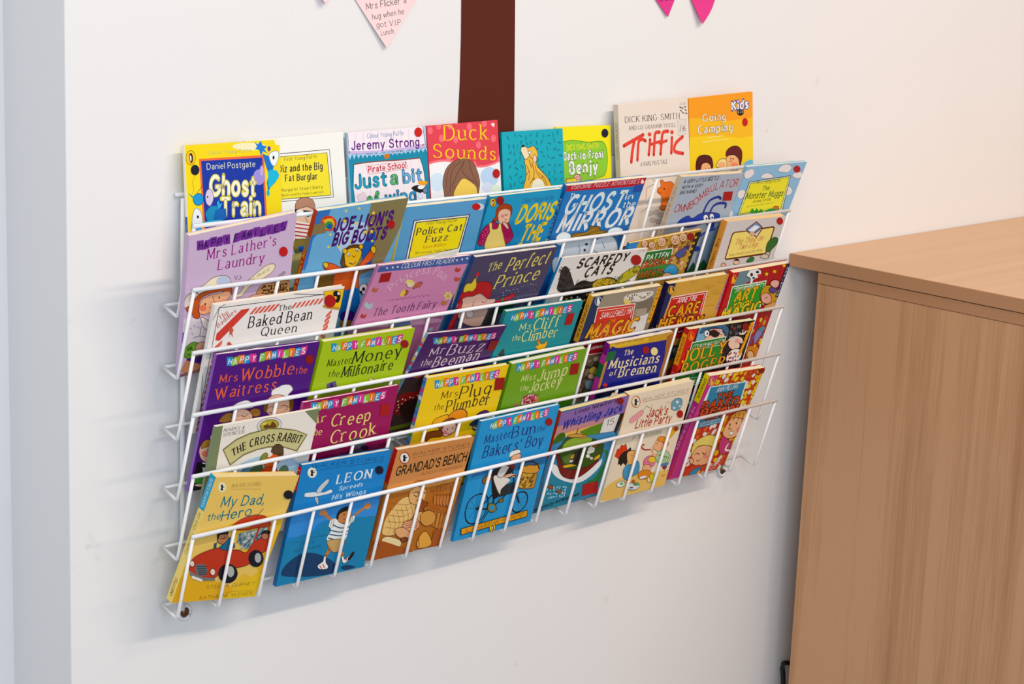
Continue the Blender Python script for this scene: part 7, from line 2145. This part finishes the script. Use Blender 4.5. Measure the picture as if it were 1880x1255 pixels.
('T','3a2a10','T','1276 390 1314 390',35,'B'),
('T','3a2a10','E','1275 448 1313 448',35,'B'),
('T','3a2a10','R','1274 506 1312 506',35,'B')], [('8c1822', '1304 40 1310 62 1303 79 1281 88 1250 89 1214 81 1178 65 1148 43 1128 20 1122 -2 1130 -19 1151 -28 1181 -29 1218 -21 1254 -5 1284 17', 'round red sticker')], [('R', 'f0d41a', 0.0, 0.26), ('T', '3a2a10', 'SPRINTER', 0.04, 0.22, 'B'), ('T', 'f0d8e4', 'THE BAKED BEAN KIDS', 0.3, 0.72, 'n')]),
]
BUILT = {b[0]: (book(*b), b[2] / 1000, b[3] / 1000, b[4] / 1000) for b in BOOKS}
def loose_page(key, pts, col):
    root, w, h, th = BUILT[key]; bm = bmesh.new()
    a = [bm.verts.new((x, th * .5, h + z)) for x, z in pts]; b = [bm.verts.new((x, th * .5 + .0002, h + z)) for x, z in pts]
    bm.faces.new(a); bm.faces.new(b[::-1])
    for i in range(len(a)): bm.faces.new((a[i-1], a[i], b[i], b[i-1]))
    bmesh.ops.recalc_face_normals(bm, faces=bm.faces)
    colored('loose_page', bm, [], lc(col), PAGES, root)['label'] = 'cream page sticking out above the cover'
loose_page('C2', [(-.015, -.004), (.052, -.004), (.051, .0095), (.020, .004)], 'f2ecdf')
loose_page('F5', [(.028, -.004), (.046, -.004), (.045, .0065), (.034, .0075)], 'f0dcb8')

# ------------------------------------------------------------------ paper on the wall
PENLET = attr_mat('coloured_paper', .75, .25)[0]
def pennant(label, col, tip, left, right, ztop, curl, lines, bow=0):
    (tx, tz), (lx, lz), (rx, rz) = tip, left, right
    o = bpy.data.objects.new('paper_pennant', None); COL.objects.link(o); o.location = (tx, 0, up(tz)); tag(o, label, 'paper pennant', 'paper pennants stuck to the wall')
    H = ztop - tz; bm = bmesh.new(); n = 14; rows = []
    def edge(f, side):
        ex, ez = (lx, lz) if side < 0 else (rx, rz)
        b = bow * math.sin(min(1, f * H / (ez - tz)) * PI) if side > 0 else 0
        return (ex - tx) * f * H / (ez - tz) + b
    def depth(f): return WY - .0012 - curl * (1 - f) ** 2
    for i in range(n + 1):
        f = i / n; a, b = edge(f, -1), edge(f, 1)
        if i == 0: rows.append([(0, depth(0), 0)] * 2)
        else: rows.append([(a, depth(f), f * H), (b, depth(f), f * H)])
    fr = [[bm.verts.new(p) for p in r] for r in rows]; bk = [[bm.verts.new((p[0], p[1] + .0003, p[2])) for p in r] for r in rows]
    for L, s in ((fr, 0), (bk, 1)):
        for a, b in zip(L, L[1:]):
            q = (a[0], a[1], b[1], b[0]); bm.faces.new(q if not s else q[::-1])
    for j in (0, 1):
        for i in range(n): bm.faces.new((fr[i][j], fr[i+1][j], bk[i+1][j], bk[i][j]))
    colors = []
    for (txt, x0, z0, x1, z1, cap) in lines:
        for q in lettering(txt, [(x0, -z0), (x1, -z1)], cap, 'h'):
            vv = [bm.verts.new((p[0]/1000 - tx, depth(min(1, max(0, (-p[1]/1000 - tz)/H))) - .00012, -p[1]/1000 - tz)) for p in q]
            try: colors.append((bm.faces.new(vv), lc('2a2028')))
            except ValueError: pass
    colored('paper_sheet', bm, colors, lc(col), PENLET, o)
pennant('pale pink paper pennant with four lines of black handwriting', 'f0d2d2', (0.3424, 0.6614), (0.2931, 0.7212), (0.3928, 0.7200), .752, .004, [('Mrs Flicker a', 310.2, 709.1, 375.2, 716.9, 7.71), ('hug when he', 320.0, 697.1, 371.6, 703.3, 6.56), ('got V.I.P', 326.6, 687.2, 365.7, 689.9, 6.58), ('Lunch', 333.5, 677.3, 353.9, 679.5, 6.01)])
pennant('deep pink paper pennant with straight edges, left of the curved pink one', 'd8438a', (0.8680, 0.6904), (0.8429, 0.7144), (0.8824, 0.7139), .745, .003, [('brand', 850.0, 712.0, 878.8, 714.0, 6)])
pennant('deep pink paper pennant with a curved right edge, above the orange book', 'da4488', (0.9387, 0.6797), (0.9178, 0.7135), (0.9696, 0.7129), .745, .008, [], .004)
pennant('pale pink paper tip at the top edge, left of the written pennant', 'ecc4cc', (0.2403, 0.7180), (0.2303, 0.7300), (0.2563, 0.7300), .752, .008, [])
bm = bmesh.new()
L = [(0.4663, 1.5000), (0.4703, 0.7190), (0.4718, 0.6724), (0.4723, 0.6100), (0.4711, 0.5626), (0.4671, 0.5060)]; Rr = [(0.5606, 1.5000), (0.5666, 0.7178), (0.5742, 0.5446), (0.5782, 0.5060)]
zs = sorted({p[1] for p in L + Rr})
def ipol(P, z):
    P = sorted(P, key=lambda p: p[1])
    for a, b in zip(P, P[1:]):
        if a[1] <= z <= b[1]: return a[0] + (b[0]-a[0]) * (z-a[1]) / (b[1]-a[1])
    return P[0][0] if z < P[0][1] else P[-1][0]
fr = [(bm.verts.new((ipol(L, z), WY - .0008, up(z))), bm.verts.new((ipol(Rr, z), WY - .0008, up(z)))) for z in zs]
bk = [(bm.verts.new((a.co.x, WY - .0003, a.co.z)), bm.verts.new((b.co.x, WY - .0003, b.co.z))) for a, b in fr]
for S_ in (fr, bk):
    for a, b in zip(S_, S_[1:]): bm.faces.new((a[0], a[1], b[1], b[0]))
for j in (0, 1):
    for i in range(len(zs) - 1): bm.faces.new((fr[i][j], fr[i+1][j], bk[i+1][j], bk[i][j]))
bmesh.ops.recalc_face_normals(bm, faces=bm.faces)
tag(link('brown_paper_strip', bm, plain('brown_sugar_paper', (.105, .024, .014, 1), .85, 0, .06)), 'dark brown paper strip running down the wall behind the red spotted book', 'paper strip')

# ------------------------------------------------------------------ cupboard with worktop
BE1, BE2 = (.43, .205, .088, 1), (.60, .325, .16, 1)
BEECH_V = wood('beech_upright', BE1, BE2, 2); BEECH_T = wood('beech_top', (.56, .325, .165, 1), (.63, .38, .203, 1), 0)
BEECH_E = wood('beech_edge', (.40, .19, .085, 1), (.475, .235, .11, 1), 1)
WX, WZ, WYB = 1.1902, .317, .0165
wt = empty('worktop', (WX, WYB, up(WZ)), 'beech worktop lying on the tall cupboard beside the book rack', 'worktop')
bm = bmesh.new(); box(bm, .0015, 1.4, -.64, 0, -.0205, 0, .0012); link('board', bm, BEECH_T, wt)
bm = bmesh.new(); box(bm, 0, .0015, -.64, 0, -.0205, -.0002, .0006); link('edge_band', bm, BEECH_E, wt)
cb = empty('cupboard', (WX, -.04, up(FLOOR)), 'tall beech cupboard standing to the right of the book rack', 'cupboard')
CH = up(WZ) - .0205
bm = bmesh.new(); box(bm, .0012, 1.38, -.575, 0, CH - .0185, CH - .0012, .0006); link('top_panel', bm, BEECH_E, cb)
for x in (.0018, 1.36):
    bm = bmesh.new(); box(bm, x, x + .018, -.575, 0, .0, CH - .0192, .0006); link('side_panel', bm, BEECH_V, cb)
bm = bmesh.new(); box(bm, .0205, 1.3595, -.02, -.012, .06, CH - .0195); link('back_panel', bm, BEECH_V, cb)
bm = bmesh.new(); box(bm, .0205, 1.3595, -.57, -.021, .06, .078); link('bottom_panel', bm, BEECH_T, cb)
HAND = plain('satin_steel', (.6, .6, .6, 1), .3, 1)
for i, x in enumerate((.004, .692)):
    bm = bmesh.new(); box(bm, x, x + .684, -.594, -.5765, .065, CH - .022, .0008); d = link('door', bm, BEECH_V, cb)
    hx = x + (.64 if i == 0 else .044); bm = bmesh.new()
    tube(bm, rounded([(hx, -.594, .62), (hx, -.62, .62), (hx, -.62, .78), (hx, -.594, .78)], .012), .005, 10); link('handle', bm, HAND, d, True)
bm = bmesh.new()
tube(bm, rounded([(1.245, .010, .004), (1.245, .010, .34), (1.238, .011, .372), (1.30, .011, .352), (1.42, .011, .33)], .02), .004, 8)
tag(link('power_cable', bm, plain('black_rubber', (.012, .012, .014, 1), .5), None, True), 'black cable behind the tall cupboard, low on the wall', 'cable')
